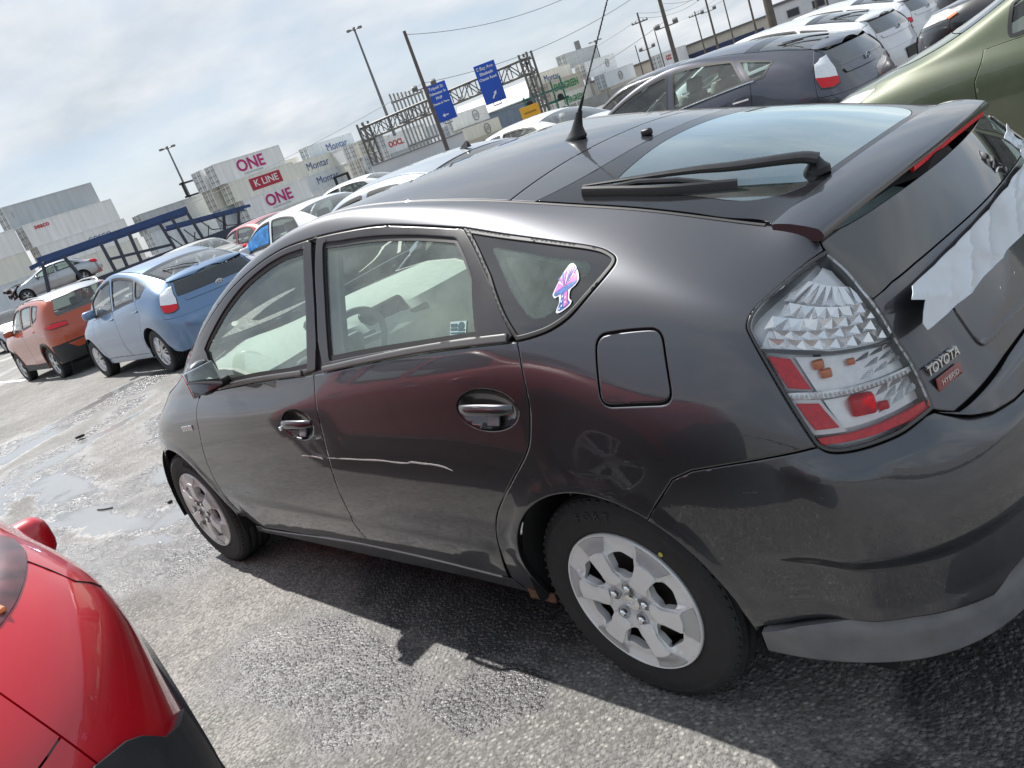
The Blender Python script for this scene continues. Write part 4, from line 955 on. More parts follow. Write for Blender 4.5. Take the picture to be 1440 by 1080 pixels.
for x, yc, rot in ((0, .740, .12), (2.70, .752, -.35)):
    for sg in (1, -1):
        wl, ty = make_wheel('wheel', hero, (x, sg*yc, .307), rot, sg)
        hub_cover(wl, .086)
        if sg > 0:
            wl.rotation_euler = (0, rot, 0 if x < 1 else .0)
            for k_, ch_ in enumerate('FORT'):
                th = math.radians(78+7.5*k_); o_ = Vector((.262*math.cos(th), .0935, .262*math.sin(th)))
                text('sidewall_letter', ch_, .034, mat('sidewall_letter_grey', (.034, .034, .036), .6), wl, frame(o_, (-math.sin(th), 0, math.cos(th)), (math.cos(th), 0, math.sin(th))), .0012)
        dot = MB().lathe([(.0, .0965), (.006, .0965), (.0065, .094)], 12, 'y', (-.175, 0, .155)).build('chalk_dot', mat('chalk_yellow', (.55, .50, .10), .8), wl) if (x == 0 and sg > 0) else None
# wheel wells, floor
for x in (0, 2.70):
    for sg in (1, -1):
        b = MB(); ang = np.radians(np.linspace(-12, 192, 30))
        for q in ang:
            for yy in (.835, .50): b.V.append((x+.372*math.cos(q), sg*yy, .305+.372*math.sin(q)))
        for i in range(29): b.F.append((2*i, 2*i+1, 2*i+3, 2*i+2))
        k = len(b.V); b.V += [(x+.372*math.cos(q), sg*.50, .305+.372*math.sin(q)) for q in ang]; b.F.append(tuple(range(k, k+30)))
        b.build('wheel_well', DARK, hero)
MB().box((-.62, -.74, .19), (3.2, .74, .24)).build('floor_pan', DARK, hero)
# --- cabin
inn = [q for q in (1, -1)]
cab = MB().rbox((.95, 0, .30), (2.5, 1.40, .10), .03).build('cabin_floor', TRIMD, hero)
for y, rec in ((.36, 1.08), (-.36, .32)):
    bk = Vector((-math.sin(rec), 0, math.cos(rec))); b0 = Vector((1.22, y, .56)); q = b0+bk*.29; h_ = b0+bk*.70
    st = MB().rbox((1.42, y, .53), (.52, .50, .17), .06, (0, -.12, 0)).rbox(q, (.16, .48, .60), .06, (0, -rec, 0)).build('front_seat', SEAT, hero)
    MB().rbox(h_, (.10, .27, .17), .045, (0, -rec, 0)).build('headrest', SEAT, st)
    MB().tube([b0+bk*.55+Vector((0, -.06, 0)), h_+Vector((0, -.06, 0))], .007).tube([b0+bk*.55+Vector((0, .06, 0)), h_+Vector((0, .06, 0))], .007).build('headrest_post', CHR, st)
rs = MB().rbox((.42, 0, .54), (.50, 1.24, .18), .06, (0, -.15, 0)).rbox((.13, 0, .82), (.15, 1.22, .56), .06, (0, -.42, 0)).build('rear_seat', SEAT, hero)
for y in (.38, -.38): MB().rbox((-.01, y, 1.10), (.09, .26, .13), .04, (0, -.3, 0)).build('headrest', SEAT, rs)
db = MB()
pr_ = [(1.72, .70), (1.74, .86), (1.80, .94), (1.95, .985), (2.2, 1.00), (2.50, .985), (2.52, .45), (1.86, .45)]
ysd = np.linspace(-.70, .70, 21); n = len(pr_)
for y in ysd:
    k = .05*(y/.7)**2
    for (x, z) in pr_: db.V.append((x+k+.03*math.exp(-((y)/.18)**2)*(-1 if z < .9 else 0), y, z+.02*math.exp(-((y-.36)/.16)**2)*(1 if .9 < z < .99 else 0)))
for i in range(20):
    for j in range(n): a, b = i*n+j, i*n+(j+1) % n; db.F.append((a, b, b+n, a+n))
db.F.append(tuple(range(n))); db.F.append(tuple(20*n+j for j in range(n))[::-1])
dash = db.build('dashboard', TRIM, hero, angle=30)
MB().rbox((1.80, .0, .93), (.03, .26, .12), .02, (0, .5, 0)).build('display', mat('screen_dark', (.01, .01, .012), .1), dash)
MB().rbox((1.77, .36, .90), (.06, .34, .07), .03, (0, .3, 0)).build('instrument_hood', TRIMD, dash)
for y in (.62, -.62, .16, -.16): MB().rbox((1.755, y, .87), (.02, .11, .07), .015, (0, .25, 0)).build('air_vent', TRIMD, dash)
sw = MB(); c = Vector((1.60, .36, .90)); ax = Vector((.86, 0, .5)).normalized(); e1 = Vector((0, 1, 0)); e2 = ax.cross(e1)
sw.tube([c+(e1*math.cos(q)+e2*math.sin(q))*.185 for q in np.linspace(0, 2*math.pi, 41)], .015, 10, False)
sw.tube([c-e1*.18, c+ax*.03, c+e1*.18], .016).tube([c+ax*.03, c-e2*.18], .014).rbox(c+ax*.02, (.06, .16, .12), .03, (0, -.5, 0)).tube([c, c+ax*.28], .03)
sw.build('steering_wheel', mat('wheel_grey', (.16, .16, .15), .6), hero)
# door cards, pillars and headlining
for sg in (1, -1):
    dc = panel('door_card', S, [X([(2.15, .30), (2.15, .93), (1.5, .965), (.8, 1.01), (.12, 1.04), (.15, .80), (.42, .5), (.5, .30)])], TRIM, hero, off=-.055, depth=.02, grid=.06, bevel=0); dc.scale = (1, sg, 1)
    MB().rbox((1.55, .735, .72), (.55, .07, .06), .02).rbox((.62, .735, .74), (.45, .07, .06), .02).build('armrest', TRIM, dc)
    bp = panel('pillar_trim', S, [X([(1.16, .98), (1.12, 1.39), (.97, 1.38), (.97, 1.0)])], TRIM, hero, off=-.045, depth=.02, grid=.06, bevel=0); bp.scale = (1, sg, 1)
    MB().tube([tuple(S.P(X([(1.09, z)]))[0]-np.array([0, .06, 0])) for z in (1.33, 1.0, .6, .42)], .022, 6, flat=(.15, 1)).build('seat_belt', mat('belt_grey', (.25, .25, .24), .8), bp)
    cp = panel('pillar_trim', S, [X([(.36, 1.31), (.10, 1.06), (-.35, 1.0), (-.42, 1.12), (-.2, 1.20), (.1, 1.27)]), qg], TRIM, hero, off=-.04, depth=.02, grid=.06, bevel=0); cp.scale = (1, sg, 1)
    ap = panel('pillar_trim', S, [np.concatenate([X([q for q in wtop if q[0] > .4]), X([(.45, 1.335), (.9, 1.395), (1.25, 1.395), (1.7, 1.285), (2.1, 1.12), (2.2, 1.05)][::1])[:0], np.stack([np.linspace(S.find([(.4, .53, 1.37)])[0, 0], S.find([(2.2, .69, 1.15)])[0, 0], 30), np.full(30, S.v1)], 1)])], TRIM, hero, off=-.035, depth=.0, grid=.06, bevel=0); ap.scale = (1, sg, 1)
lid('headlining', cst(.18), cst(1.30), TRIM, hero, 1.0, off=-.035, gap=0, depth=0, bevel=0, grid=.08)
MB().rbox((-.28, 0, .96), (.62, 1.16, .03), .012).build('parcel_shelf', mat('shelf_grey', (.36, .37, .36), .8, noise=(20, .1)), hero)
MB().rbox((1.36, 0, 1.385), (.03, .24, .06), .012).build('rear_view_mirror', TRIMD, hero)
# inner rear body so that no light leaks in
MB().box((-.60, -.70, .30), (-.55, .70, .93)).build('rear_bulkhead', DARK, hero)
MB().box((2.45, -.60, .25), (2.5, .60, .95)).build('front_bulkhead', DARK, hero)

# --- stickers
def sticker(name, pts, m, parent, c, t, off, z=1.0):
    pass
sx, sz = -.052, 1.150
c_uv = X([(sx, sz)]); nS = S.N(c_uv)[0]; tS = S.J(c_uv)[0][0]; 
# flat decals follow the glass: polygons in (x,z) mapped on the side skin
def decal(name, pts, m, parent, cx, cz, sc, off, slope=0.):
    P = np.array([(cx-q[0]*sc, cz+q[1]*sc-slope*q[0]*sc) for q in pts])
    return panel(name, S, [X(P)], m, parent, off=off, gap=0, depth=.0006, bevel=0, grid=.02, edge=.006)
cap_o = curve([(-1.12, -.10), (-1.02, .10), (-.78, .50), (-.52, .90), (-.22, 1.20), (.0, 1.30), (.25, 1.22), (.58, .92), (.90, .52), (1.12, .12), (1.20, -.12), (1.0, -.36), (.62, -.46), (.55, -.70), (.62, -1.05), (.86, -1.30), (.72, -1.52), (.20, -1.62), (-.25, -1.62), (-.56, -1.48), (-.50, -1.20), (-.34, -.95), (-.40, -.60), (-.52, -.44), (-.86, -.42), (-1.12, -.10)], 3)[:-1]
cap_i = curve([(-.96, -.06), (-.70, .46), (-.44, .86), (-.16, 1.10), (.02, 1.15), (.24, 1.06), (.52, .84), (.80, .46), (1.02, .04), (1.0, -.12), (.5, -.02), (0, .02), (-.5, -.02), (-.96, -.06)], 3)[:-1]
brim = curve([(-.98, -.10), (-.5, -.06), (0, -.02), (.5, -.06), (1.04, -.14), (.90, -.28), (.45, -.36), (0, -.38), (-.5, -.36), (-.86, -.30), (-.98, -.10)], 3)[:-1]
stem = curve([(-.26, -.42), (0, -.40), (.36, -.42), (.42, -.75), (.48, -1.05), (.70, -1.32), (.40, -1.46), (0, -1.50), (-.30, -1.46), (-.42, -1.34), (-.30, -1.05), (-.20, -.75), (-.26, -.42)], 3)[:-1]
K = .030
MW = mat('sticker_white', (.80, .82, .84), .35); MP = mat('sticker_pink', (.70, .16, .50), .35, noise=(120, .35)); MV = mat('sticker_violet', (.16, .10, .42), .35, noise=(140, .4)); MBl = mat('sticker_blue', (.07, .16, .46), .35, noise=(150, .4))
sk = decal('mushroom_sticker', cap_o, MW, hero, sx, sz, K, .0012, -.30); sk['label'] = 'pink and blue mushroom sticker on the quarter window'
decal('sticker_cap', cap_i, MP, sk, sx, sz, K, .0018, -.30); decal('sticker_brim', brim, MBl, sk, sx, sz, K, .0019, -.30); decal('sticker_stem', stem, MBl, sk, sx, sz, K, .0018, -.30)
for k, (a, l, m_) in enumerate([(-.62, .62, MV), (-.40, .8, MBl), (-.2, .85, MV), (.02, .8, MW), (.22, .85, MV), (.42, .8, MBl), (.62, .6, MV), (-.5, .35, MW), (.5, .35, MW)]):
    d0 = (a*.35, .10); d1 = (a*1.15, .12+l); w_ = .07
    decal('sticker_stripe', [(d0[0]-w_*.3, d0[1]), (d0[0]+w_*.3, d0[1]), (d1[0]+w_, d1[1]-.05), (d1[0], d1[1]+.06), (d1[0]-w_, d1[1]-.05)], m_, sk, sx, sz, K, .0023, -.30)
decal('sticker_stripe', [(.08, -.45), (.32, -.45), (.40, -1.0), (.55, -1.35), (.15, -1.42), (.10, -1.0)], MP, sk, sx, sz, K, .0023, -.30)
for q in ((-.05, -.65), (-.1, -.95), (-.05, -1.25), (.22, -.8), (.28, -1.15), (-.25, -1.36)):
    decal('sticker_dot', [(q[0]+.07*math.cos(a), q[1]+.07*math.sin(a)) for a in np.linspace(0, 6.28, 9)[:-1]], MW, sk, sx, sz, K, .0026, -.30)
# small printed sticker low on the rear door glass
gx, gz = .322, 1.092
st2 = decal('window_sticker', [(-1.75, -1), (1.75, -1), (1.75, 1), (-1.75, 1)], mat('sticker_teal', (.36, .48, .46), .4), hero, gx, gz, .0195, -.0060, .02); st2['label'] = 'small pale printed sticker low on the rear door glass'
PR = mat('sticker_print', (.05, .11, .12), .5)
for b in ((-1.6, .35, -.2, .75), (-1.6, -.05, -.15, .22), (.05, -.15, 1.5, .05), (-1.6, -.45, 1.5, -.30), (-1.6, -.75, 1.5, -.62)):
    decal('sticker_print', [(b[0], b[1]), (b[2], b[1]), (b[2], b[3]), (b[0], b[3])], PR, st2, gx, gz, .0195, -.0052, .02)
decal('sticker_print', curve([(.1, .1), (.0, .5), (.5, .9), (1.1, .85), (1.4, .5), (1.2, .15), (.9, .12), (.85, -.1), (.7, -.1), (.7, .12), (.1, .1)], 3)[:-1], PR, st2, gx, gz, .0195, -.0052, .02)

# --- torn strip of white plastic taped over the plate
TAPE = mat('white_plastic_tape', (.66, .70, .74), .38, coat=.25, noise=(10, .06))
class Tape(Surf):
    u0, u1, v0, v1 = 0, 1.0, 0, .2; flip = 1.0
    def __init__(s, A, B, w0, w1, lift, seed):
        s.A, s.B, s.w0, s.w1, s.lift, s.seed = np.array(A), np.array(B), w0, w1, lift, seed
    def P(s, uv):
        uv = np.atleast_2d(uv); a = uv[:, 0]/1.0; b = uv[:, 1]/.2
        yz = s.A+(s.B-s.A)*a[:, None]; d = (s.B-s.A)/np.linalg.norm(s.B-s.A); pn = np.array([-d[1], d[0]])
        wd = s.w0+(s.w1-s.w0)*a; yz = yz+pn*((b-.5)*wd)[:, None]
        x = np.interp(yz[:, 1], [.70, .78, .86, .92, .98, 1.04, 1.10], [-.835, -.805, -.775, -.752, -.727, -.70, -.675])
        x = x+.10*(np.abs(yz[:, 0]))**2.3
        k = s.seed
        cr = .004*np.sin(5*a+2*b+k)+.0025*np.sin(11*a-3*b+2*k)
        for i in range(13):      # a few sharp creases fanning across the strip
            c0 = (i+.5)/13+.04*math.sin(7*i+k); sl = .16*math.sin(3.1*i+k); d_ = (a-c0-sl*(b-.5))*10
            cr = cr+(.0055+.004*math.sin(5*i))*np.exp(-np.abs(d_)*3.2)*(.3+.7*np.exp(-((b-.5-.4*math.sin(2.3*i))/.45)**2))
        cr = cr+.003*np.sin(26*b+4*np.sin(9*a))*np.exp(-((a-.82)/.14)**2)
        return np.stack([x-s.lift-cr, yz[:, 0], yz[:, 1]], 1)
def ragged(n, amp, seed):
    q = random.Random(seed); return [q.uniform(-amp, amp) for _ in range(n)]
e0 = [(.0+d, b) for d, b in zip((.03, .0, .035, .012, -.005, .0), np.linspace(0, .2, 6))]
e1 = [(1.0+d, b) for d, b in zip(ragged(6, .01, 3), np.linspace(.2, 0, 6))]
tp = panel('plate_tape', Tape((.555, .945), (-.50, .950), .082, .108, .022, 1.3), [np.array([(a, 0) for a in np.linspace(.04, .98, 20)]+e1+[(a, .2+.003*math.sin(40*a)) for a in np.linspace(.98, .02, 20)]+e0[::-1])], TAPE, hero, gap=0, depth=.0015, bevel=0, grid=.012, edge=.012)
tp['label'] = 'crumpled white plastic strip taped across the tailgate'
tp2 = panel('plate_tape', Tape((-.33, 1.085), (-.36, .955), .085, .075, .018, 4.1), [np.array([(0, 0), (.5, .0), (1, 0), (1, .2), (.5, .2), (.02, .19)])], TAPE, hero, gap=0, depth=.0015, bevel=0, grid=.04, edge=.03)
tp2['label'] = 'short white plastic strip hanging above the taped one'
# ================================================================ the other parked cars
def rows_from(tab): return [[tuple(p_) for p_ in r_] for r_ in tab]
def mid(y, z, xs=(1.9, 1.5, 1.1, .7)): return [(x, y, z) for x in xs]
SUV = [
 [(3.42,0,.28),(3.38,.4,.28),(3.22,.66,.28),(2.98,.80,.26),(2.62,.85,.25),(2.27,.85,.24)]+mid(.84,.24)+[(.35,.845,.24),(0,.85,.26),(-.28,.85,.28),(-.48,.83,.29),(-.64,.74,.30),(-.72,.56,.30),(-.76,.28,.30),(-.77,0,.30)],
 [(3.47,0,.48),(3.43,.41,.48),(3.27,.68,.48),(3.0,.825,.48),(2.62,.872,.48),(2.27,.872,.48)]+mid(.872,.48)+[(.35,.875,.48),(0,.878,.48),(-.28,.878,.49),(-.49,.855,.50),(-.68,.76,.50),(-.765,.57,.50),(-.805,.28,.50),(-.815,0,.50)],
 [(3.47,0,.68),(3.43,.40,.68),(3.28,.67,.69),(3.0,.82,.70),(2.62,.885,.71),(2.27,.889,.71)]+mid(.89,.71)+[(.35,.89,.71),(0,.89,.71),(-.28,.885,.71),(-.50,.86,.71),(-.68,.765,.71),(-.77,.575,.71),(-.805,.28,.71),(-.815,0,.71)],
 [(3.42,0,.86),(3.38,.38,.87),(3.24,.62,.89),(2.98,.80,.92),(2.60,.86,.94),(2.27,.875,.96)]+mid(.882,.97)+[(.35,.882,.98),(0,.88,.98),(-.28,.87,.97),(-.50,.84,.96),(-.66,.745,.94),(-.745,.56,.93),(-.78,.28,.93),(-.79,0,.93)],
 [(3.30,0,.98),(3.26,.36,.99),(3.14,.58,1.0),(2.92,.74,1.02),(2.58,.80,1.04),(2.27,.825,1.05),(1.95,.83,1.06),(1.5,.835,1.08),(1.1,.84,1.10),(.7,.84,1.12),(.35,.84,1.14),(0,.83,1.16),(-.27,.81,1.17),(-.46,.77,1.17),(-.58,.69,1.16),(-.65,.54,1.15),(-.69,.28,1.15),(-.70,0,1.15)],
 [(3.15,0,1.03),(3.11,.34,1.04),(3.0,.54,1.05),(2.82,.68,1.06),(2.52,.75,1.08),(2.25,.78,1.11),(2.0,.765,1.22),(1.5,.72,1.46),(1.1,.69,1.51),(.7,.68,1.52),(.35,.675,1.51),(0,.67,1.49),(-.26,.665,1.46),(-.42,.65,1.42),(-.50,.60,1.38),(-.56,.48,1.36),(-.585,.26,1.355),(-.59,0,1.35)],
 [(2.95,0,1.07),(2.92,.30,1.075),(2.83,.48,1.08),(2.68,.62,1.085),(2.46,.69,1.10),(2.25,.72,1.14),(2.02,.70,1.25),(1.52,.63,1.53),(1.1,.60,1.575),(.7,.59,1.585),(.35,.585,1.575),(0,.58,1.555),(-.25,.575,1.525),(-.39,.56,1.495),(-.45,.53,1.475),(-.49,.44,1.47),(-.51,.25,1.47),(-.52,0,1.47)]]
SEDAN = [
 [(3.50,0,.22),(3.46,.35,.22),(3.30,.64,.22),(3.05,.77,.21),(2.70,.81,.20),(2.35,.81,.20)]+mid(.81,.205)+[(.35,.81,.22),(0,.82,.24),(-.3,.82,.26),(-.6,.79,.27),(-.80,.70,.28),(-.90,.54,.28),(-.94,.28,.28),(-.95,0,.28)],
 [(3.58,0,.42),(3.53,.38,.42),(3.37,.66,.42),(3.08,.81,.42),(2.70,.86,.42),(2.35,.86,.42)]+mid(.86,.42)+[(.35,.865,.42),(0,.87,.43),(-.3,.865,.44),(-.6,.835,.45),(-.83,.73,.45),(-.94,.56,.45),(-.985,.28,.45),(-1.0,0,.45)],
 [(3.57,0,.60),(3.51,.40,.60),(3.35,.66,.61),(3.06,.81,.62),(2.70,.87,.63),(2.35,.878,.63)]+mid(.885,.63)+[(.35,.887,.63),(0,.888,.64),(-.3,.882,.65),(-.6,.845,.65),(-.83,.735,.64),(-.94,.56,.63),(-.98,.28,.62),(-.995,0,.62)],
 [(3.47,0,.72),(3.41,.38,.73),(3.25,.62,.745),(3.0,.775,.775),(2.68,.845,.80),(2.35,.86,.82)]+mid(.87,.83)+[(.35,.872,.84),(0,.87,.85),(-.3,.86,.85),(-.6,.82,.84),(-.81,.715,.82),(-.90,.55,.81),(-.945,.28,.81),(-.96,0,.81)],
 [(3.32,0,.785),(3.26,.36,.80),(3.12,.57,.82),(2.90,.72,.85),(2.65,.79,.88),(2.35,.81,.905),(1.98,.82,.935),(1.5,.825,.955),(1.1,.83,.965),(.7,.833,.98),(.35,.832,.99),(0,.822,.99),(-.3,.80,.985),(-.6,.765,.975),(-.78,.68,.965),(-.86,.53,.96),(-.90,.28,.96),(-.91,0,.96)],
 [(3.15,0,.84),(3.10,.33,.855),(2.99,.53,.87),(2.83,.665,.895),(2.62,.74,.925),(2.36,.765,.975),(2.02,.745,1.12),(1.5,.70,1.32),(1.1,.66,1.37),(.7,.645,1.368),(.35,.65,1.315),(0,.67,1.20),(-.32,.69,1.06),(-.58,.655,1.02),(-.70,.595,1.01),(-.76,.48,1.005),(-.79,.26,1.005),(-.80,0,1.005)],
 [(2.95,0,.88),(2.92,.30,.895),(2.84,.48,.91),(2.72,.61,.93),(2.58,.68,.955),(2.37,.71,1.01),(2.05,.685,1.145),(1.52,.62,1.37),(1.1,.57,1.42),(.7,.56,1.42),(.35,.565,1.372),(-.02,.58,1.25),(-.36,.58,1.10),(-.55,.55,1.05),(-.64,.51,1.04),(-.69,.43,1.035),(-.71,.25,1.035),(-.72,0,1.035)]]
KINDS = {
 'hatch': dict(rows=HERO, crown=CROWN, fx=2.70, wr=.311, xw=(1.30, 2.60, .26), xroof=.236, xg=(-.50, .10), tg=None, B=1.10, bel=.02),
 'suv': dict(rows=SUV, crown=[(-.55, .02), (-.3, .04), (.5, .05), (1.2, .05), (1.6, .06), (2.1, .07), (2.5, .03), (2.95, 0)], fx=2.62, wr=.335, xw=(1.45, 2.38, .16), xroof=-.42, xg=None, tg=1, B=1.08, bel=.02),
 'sedan': dict(rows=SEDAN, crown=[(-.72, .015), (-.5, .02), (-.2, .05), (.5, .05), (1.2, .045), (1.6, .06), (2.2, .08), (2.6, .045), (2.95, 0)], fx=2.70, wr=.318, xw=(1.30, 2.52, .22), xroof=.26, xg=(-.36, .24), tg=None, B=1.08, bel=.02)}
CGL = glass('car_glass', (.74, .84, .80), 1.52, 0, .09, 1.4)
WGL = glass('car_windscreen', (.68, .78, .75), 1.52, 0, .05, 1.3)
CLAD = mat('cladding_black', (.022, .023, .025), .55, noise=(20, .2), bump=(150, .1))
SPOKE = mat('spoke_silver', (.60, .60, .60), .28, .8)
SPDK = mat('spoke_dark_pocket', (.05, .05, .055), .5)
def spoke_wheel(parent, loc, side, rr, n=5, m=SPOKE, w=.20, twin=True, dark=False):
    wl, ty = make_wheel('wheel', parent, loc, rnd.uniform(0, 1.2), side, rr=rr, rim=rr*.66, w=w, detail=False)
    y = w*.5*.86; r = rr*.66
    rim = MB().lathe([(r*.98, y-.02), (r, y), (r*.97, y+.004), (r*.93, y-.004), (r*.90, y-.06), (r*.88, y-.12)], 40).build('rim', m, wl, angle=40)
    sp = MB()
    for k in range(n):
        q = 2*math.pi*k/n
        for d_ in ((-.10, .10) if twin else (0,)):
            a, b = Vector((math.cos(q+d_*.3), 0, math.sin(q+d_*.3)))*(r*.18), Vector((math.cos(q+d_*1.35), 0, math.sin(q+d_*1.35)))*(r*.94)
            sp.tube([a+Vector((0, y-.004, 0)), (a+b)/2+Vector((0, y-.002, 0)), b+Vector((0, y-.016, 0))], [r*.10, r*.075, r*.085], 6, flat=(.8, .8))
    sp.build('spokes', m, wl, angle=50)
    MB().lathe([(0, y+.006), (r*.20, y+.004), (r*.24, y-.004), (r*.24, y-.05)], 20).build('hub', m, wl)
    MB().lathe([(0, y-.05), (r*.90, y-.05)], 28).build('wheel_back', SPDK, wl)
    return wl

def build_car(kind, name, label, loc, rotz, paint, group=None, lamps='hatch', spokes=5, rimmat=None, clad=False, grid=.05, roofm=None, interior=True, wheels=True, cuts=True, trim=None, xs=None, handle=None, wiper=True, tank=False, rails=False, fin=False, zs=1.0, head=None, mirrors=True, marker=False, film=False, uFp=None, bright_belt=False, mdz=0., headm=None, lens=True, bev=None, sc=1.0):
    K = KINDS[kind]; S_ = Shell(K['rows']); L_ = Lid(S_, K['crown'], -.7, 2.9)
    root = thing(name, label, 'car', loc, rotz, group)
    fx, wr = K['fx'], K['wr']; v4, v5, v1 = S_.tv[4], S_.tv[5], S_.v1; roofm = roofm or paint; trim = trim or TRIM
    def U(x, v):
        uu = np.linspace(S_.tu[4], S_.tu[-4], 300); c = S_.P(np.stack([uu, np.full(300, v)], 1)); o = np.argsort(c[:, 0]); return (float(np.interp(x, c[o, 0], uu[o])), float(v))
    Xx = lambda l: S_.xz(np.array(l, float))
    ar = wr+.052; zc = wr-.004
    belt_v = v4+.016
    farc_ = arc(fx, zc, ar, 190, -10, 30); rarc_ = arc(0, zc, ar, 190, -10, 30)
    # windows (left), as uv polygons
    B = K['B']
    wf = [U(2.02, belt_v), U(1.6, belt_v), U(B+.05, belt_v), U(B+.03, v5-.012), U(1.45, v5-.012), U(1.75, v5-.012), U(2.0, v5-.014)]
    if kind == 'suv':
        wr_ = [U(B-.05, belt_v), U(.30, belt_v), U(.28, v5-.012), U(B-.06, v5-.012)]
        wq = [U(.20, belt_v+.01), U(-.10, belt_v+.05), U(-.16, v5-.03), U(.20, v5-.012)]
    elif kind == 'sedan':
        wr_ = [U(B-.05, belt_v), U(.22, belt_v), U(.12, v4+.09), U(.32, v5-.012), U(B-.06, v5-.012)]; wq = [U(.16, belt_v), U(-.12, belt_v+.004), U(.06, v4+.10)]
    else:
        wr_ = [U(B-.05, belt_v), U(.16, belt_v), U(.34, v5-.012), U(B-.06, v5-.012)]; wq = [U(.08, belt_v), U(-.05, belt_v+.01), U(-.13, v5-.035), U(.26, v5-.014)]
    rw = [rounded(np.array(w_), .02, 3) for w_ in (wf, wr_, wq)]
    # lamps
    tlo = {'hatch': [(-.595, .545, 1.085), (-.56, .62, 1.06), (-.52, .70, 1.00), (-.545, .772, .90), (-.60, .80, .79), (-.70, .72, .765), (-.735, .64, .79), (-.70, .60, .93)],
           'suv': [(-.70, .48, 1.04), (-.62, .66, 1.06), (-.50, .79, 1.07), (-.44, .83, 1.02), (-.58, .78, .96), (-.70, .64, .95), (-.755, .48, .95)],
           'sedan': [(-.72, .52, 1.0), (-.60, .70, .985), (-.50, .80, .95), (-.62, .80, .84), (-.82, .69, .82), (-.90, .50, .83)]}[lamps]
    tl_ = S_.find(np.array(tlo))
    sx_ = fx-2.70
    hlo = [(3.30+sx_, .52, .74), (3.10+sx_, .68, .755), (2.95+sx_, .77, .80), (2.86+sx_, .74, .87), (3.05+sx_, .62, .83), (3.24+sx_, .50, .79)]
    if kind == 'suv': hlo = [(3.30, .52, .90), (3.12, .68, .91), (2.95, .80, .94), (2.84, .80, 1.0), (2.95, .70, 1.02), (3.16, .55, 1.0)]
    if head: hlo = head
    hd_ = S_.find(np.array(hlo))
    # side body
    bots = [(x, S_.P(np.array([U(x, S_.v0+.002)]))[0][2]) for x in (fx-ar-.01, 1.2, ar+.01)]
    uR = tl_[:, 0].min()
    uF = S_.find([uFp or (2.99+sx_, .76, .74)])[0, 0]
    n = 40
    top = np.stack([np.linspace(uF, uR, n), np.full(n, v1)], 1)
    low_r = [U(-.36 if kind != 'sedan' else -.36, S_.v0)]
    zb = zc+.1
    side = np.concatenate([top, [[uR, S_.v0]], Xx([q for q in arc(0, zc, ar, 182, -6, 30) if q[1] > S_.P(np.array([U(0, S_.v0)]))[0][2]+.015]), [U(ar+.015, S_.v0), U(fx-ar-.015, S_.v0)], Xx([q for q in arc(fx, zc, ar, 186, -2, 30) if q[1] > S_.P(np.array([U(fx, S_.v0)]))[0][2]+.015]), [[uF, S_.v0]]])
    # doors
    dz = S_.P(np.array([U(1.2, S_.v0)]))[0][2]+.085
    d1 = np.concatenate([[U(2.17, v4-.012), U(B+.03, v4-.004)], Xx([(B+.03, .75), (B+.07, .5), (B+.08, dz), (2.18, dz), (2.24, .5), (2.23, .75)])])
    cx_ = .09 if kind != 'suv' else .14
    d2 = np.concatenate([[U(B, v4-.004), U(cx_, v4-.004)], Xx([(cx_+.02, .84), (cx_+.10, .74), (ar*.72+.06, zc+ar*.72+.02), (ar+.02, zc+ar*.35), (ar+.055, dz), (B+.05, dz), (B+.04, .5), (B+.0, .75)])])
    holes = [w_ for w_ in rw]+([d1, d2] if cuts else [])
    hole_l = holes+[]
    # lamps on the side skin: cut as overlays set proud
    body = panel('body_side', S_, [side]+hole_l, paint, root, 'both', grid=grid, edge=.035, bevel=(.004 if grid < .045 else 0) if bev is None else bev, depth=.012)
    if cuts:
        for sg, b_ in ((1, body[0]), (-1, body[1])):
            for dd, wn_ in ((d1, rw[0]), (d2, rw[1])):
                dr = panel('door', S_, [dd], paint, root, grid=grid, edge=.035, gap=.003, bevel=.004); dr.scale = (1, sg, 1)
                hx = (B+.17 if dd is d1 else cx_+.13); hz = S_.P(np.array([U(hx, v4-.13)]))[0]
                MB().tube([Vector(hz)+Vector((d_, .012*(1-abs(d_/.09)**4)+.004, 0)) for d_ in np.linspace(-.09, .09, 9)], .011, 8).build('door_handle', handle or paint, dr)
    for sg, b_ in ((1, body[0]), (-1, body[1])):
        for w_, nm in zip(rw, ('front_window', 'rear_window', 'quarter_window')):
            wp = panel(nm, S_, [w_], CGL, root, off=-.008, gap=-.004, depth=0, bevel=0, grid=.08, edge=.05); wp.scale = (1, sg, 1)
            sl = densify(w_ if area(w_) > 0 else w_[::-1], .04)
            panel('window_seal', S_, [inset(sl, -.014), inset(sl, .008)], RUB if nm != 'x' else RUB, wp, off=.002, gap=0, depth=.004, bevel=0, grid=.2, edge=.05)
    # pillars between the doors
    # rear
    ub = uR
    ltop = S_.v1-.004
    zbump = .70 if kind == 'hatch' else (.66 if kind == 'suv' else .62)
    vb = lambda y: S_.yz([(y, zbump)])[0]
    half = S_.u1
    vbm = S_.find([(S_.P(np.array([[half, .4]]))[0][0], 0, zbump)])[0, 1]
    tgl = [[ub, ltop], [half, ltop], [half, vbm], [ub, vbm]]
    holes_t = []
    vg0 = None
    if kind == 'suv':
        ug = S_.find([(-.565, .55, 1.30)])[0, 0]; rgl = rounded(np.array([[ug, S_.v1-.03], [ug+.02, v4+.03], [half, v4+.02], [half, S_.v1-.02]]), [.05, .05, 0, 0], 5); 
    elif kind == 'hatch':
        ug = S_.find([(-.665, .56, .99)])[0, 0]; rgl = np.array([[ug, S_.v1-.01], [ug, v4+.06], [half, v4+.06], [half, S_.v1-.01]])
    else: rgl = None
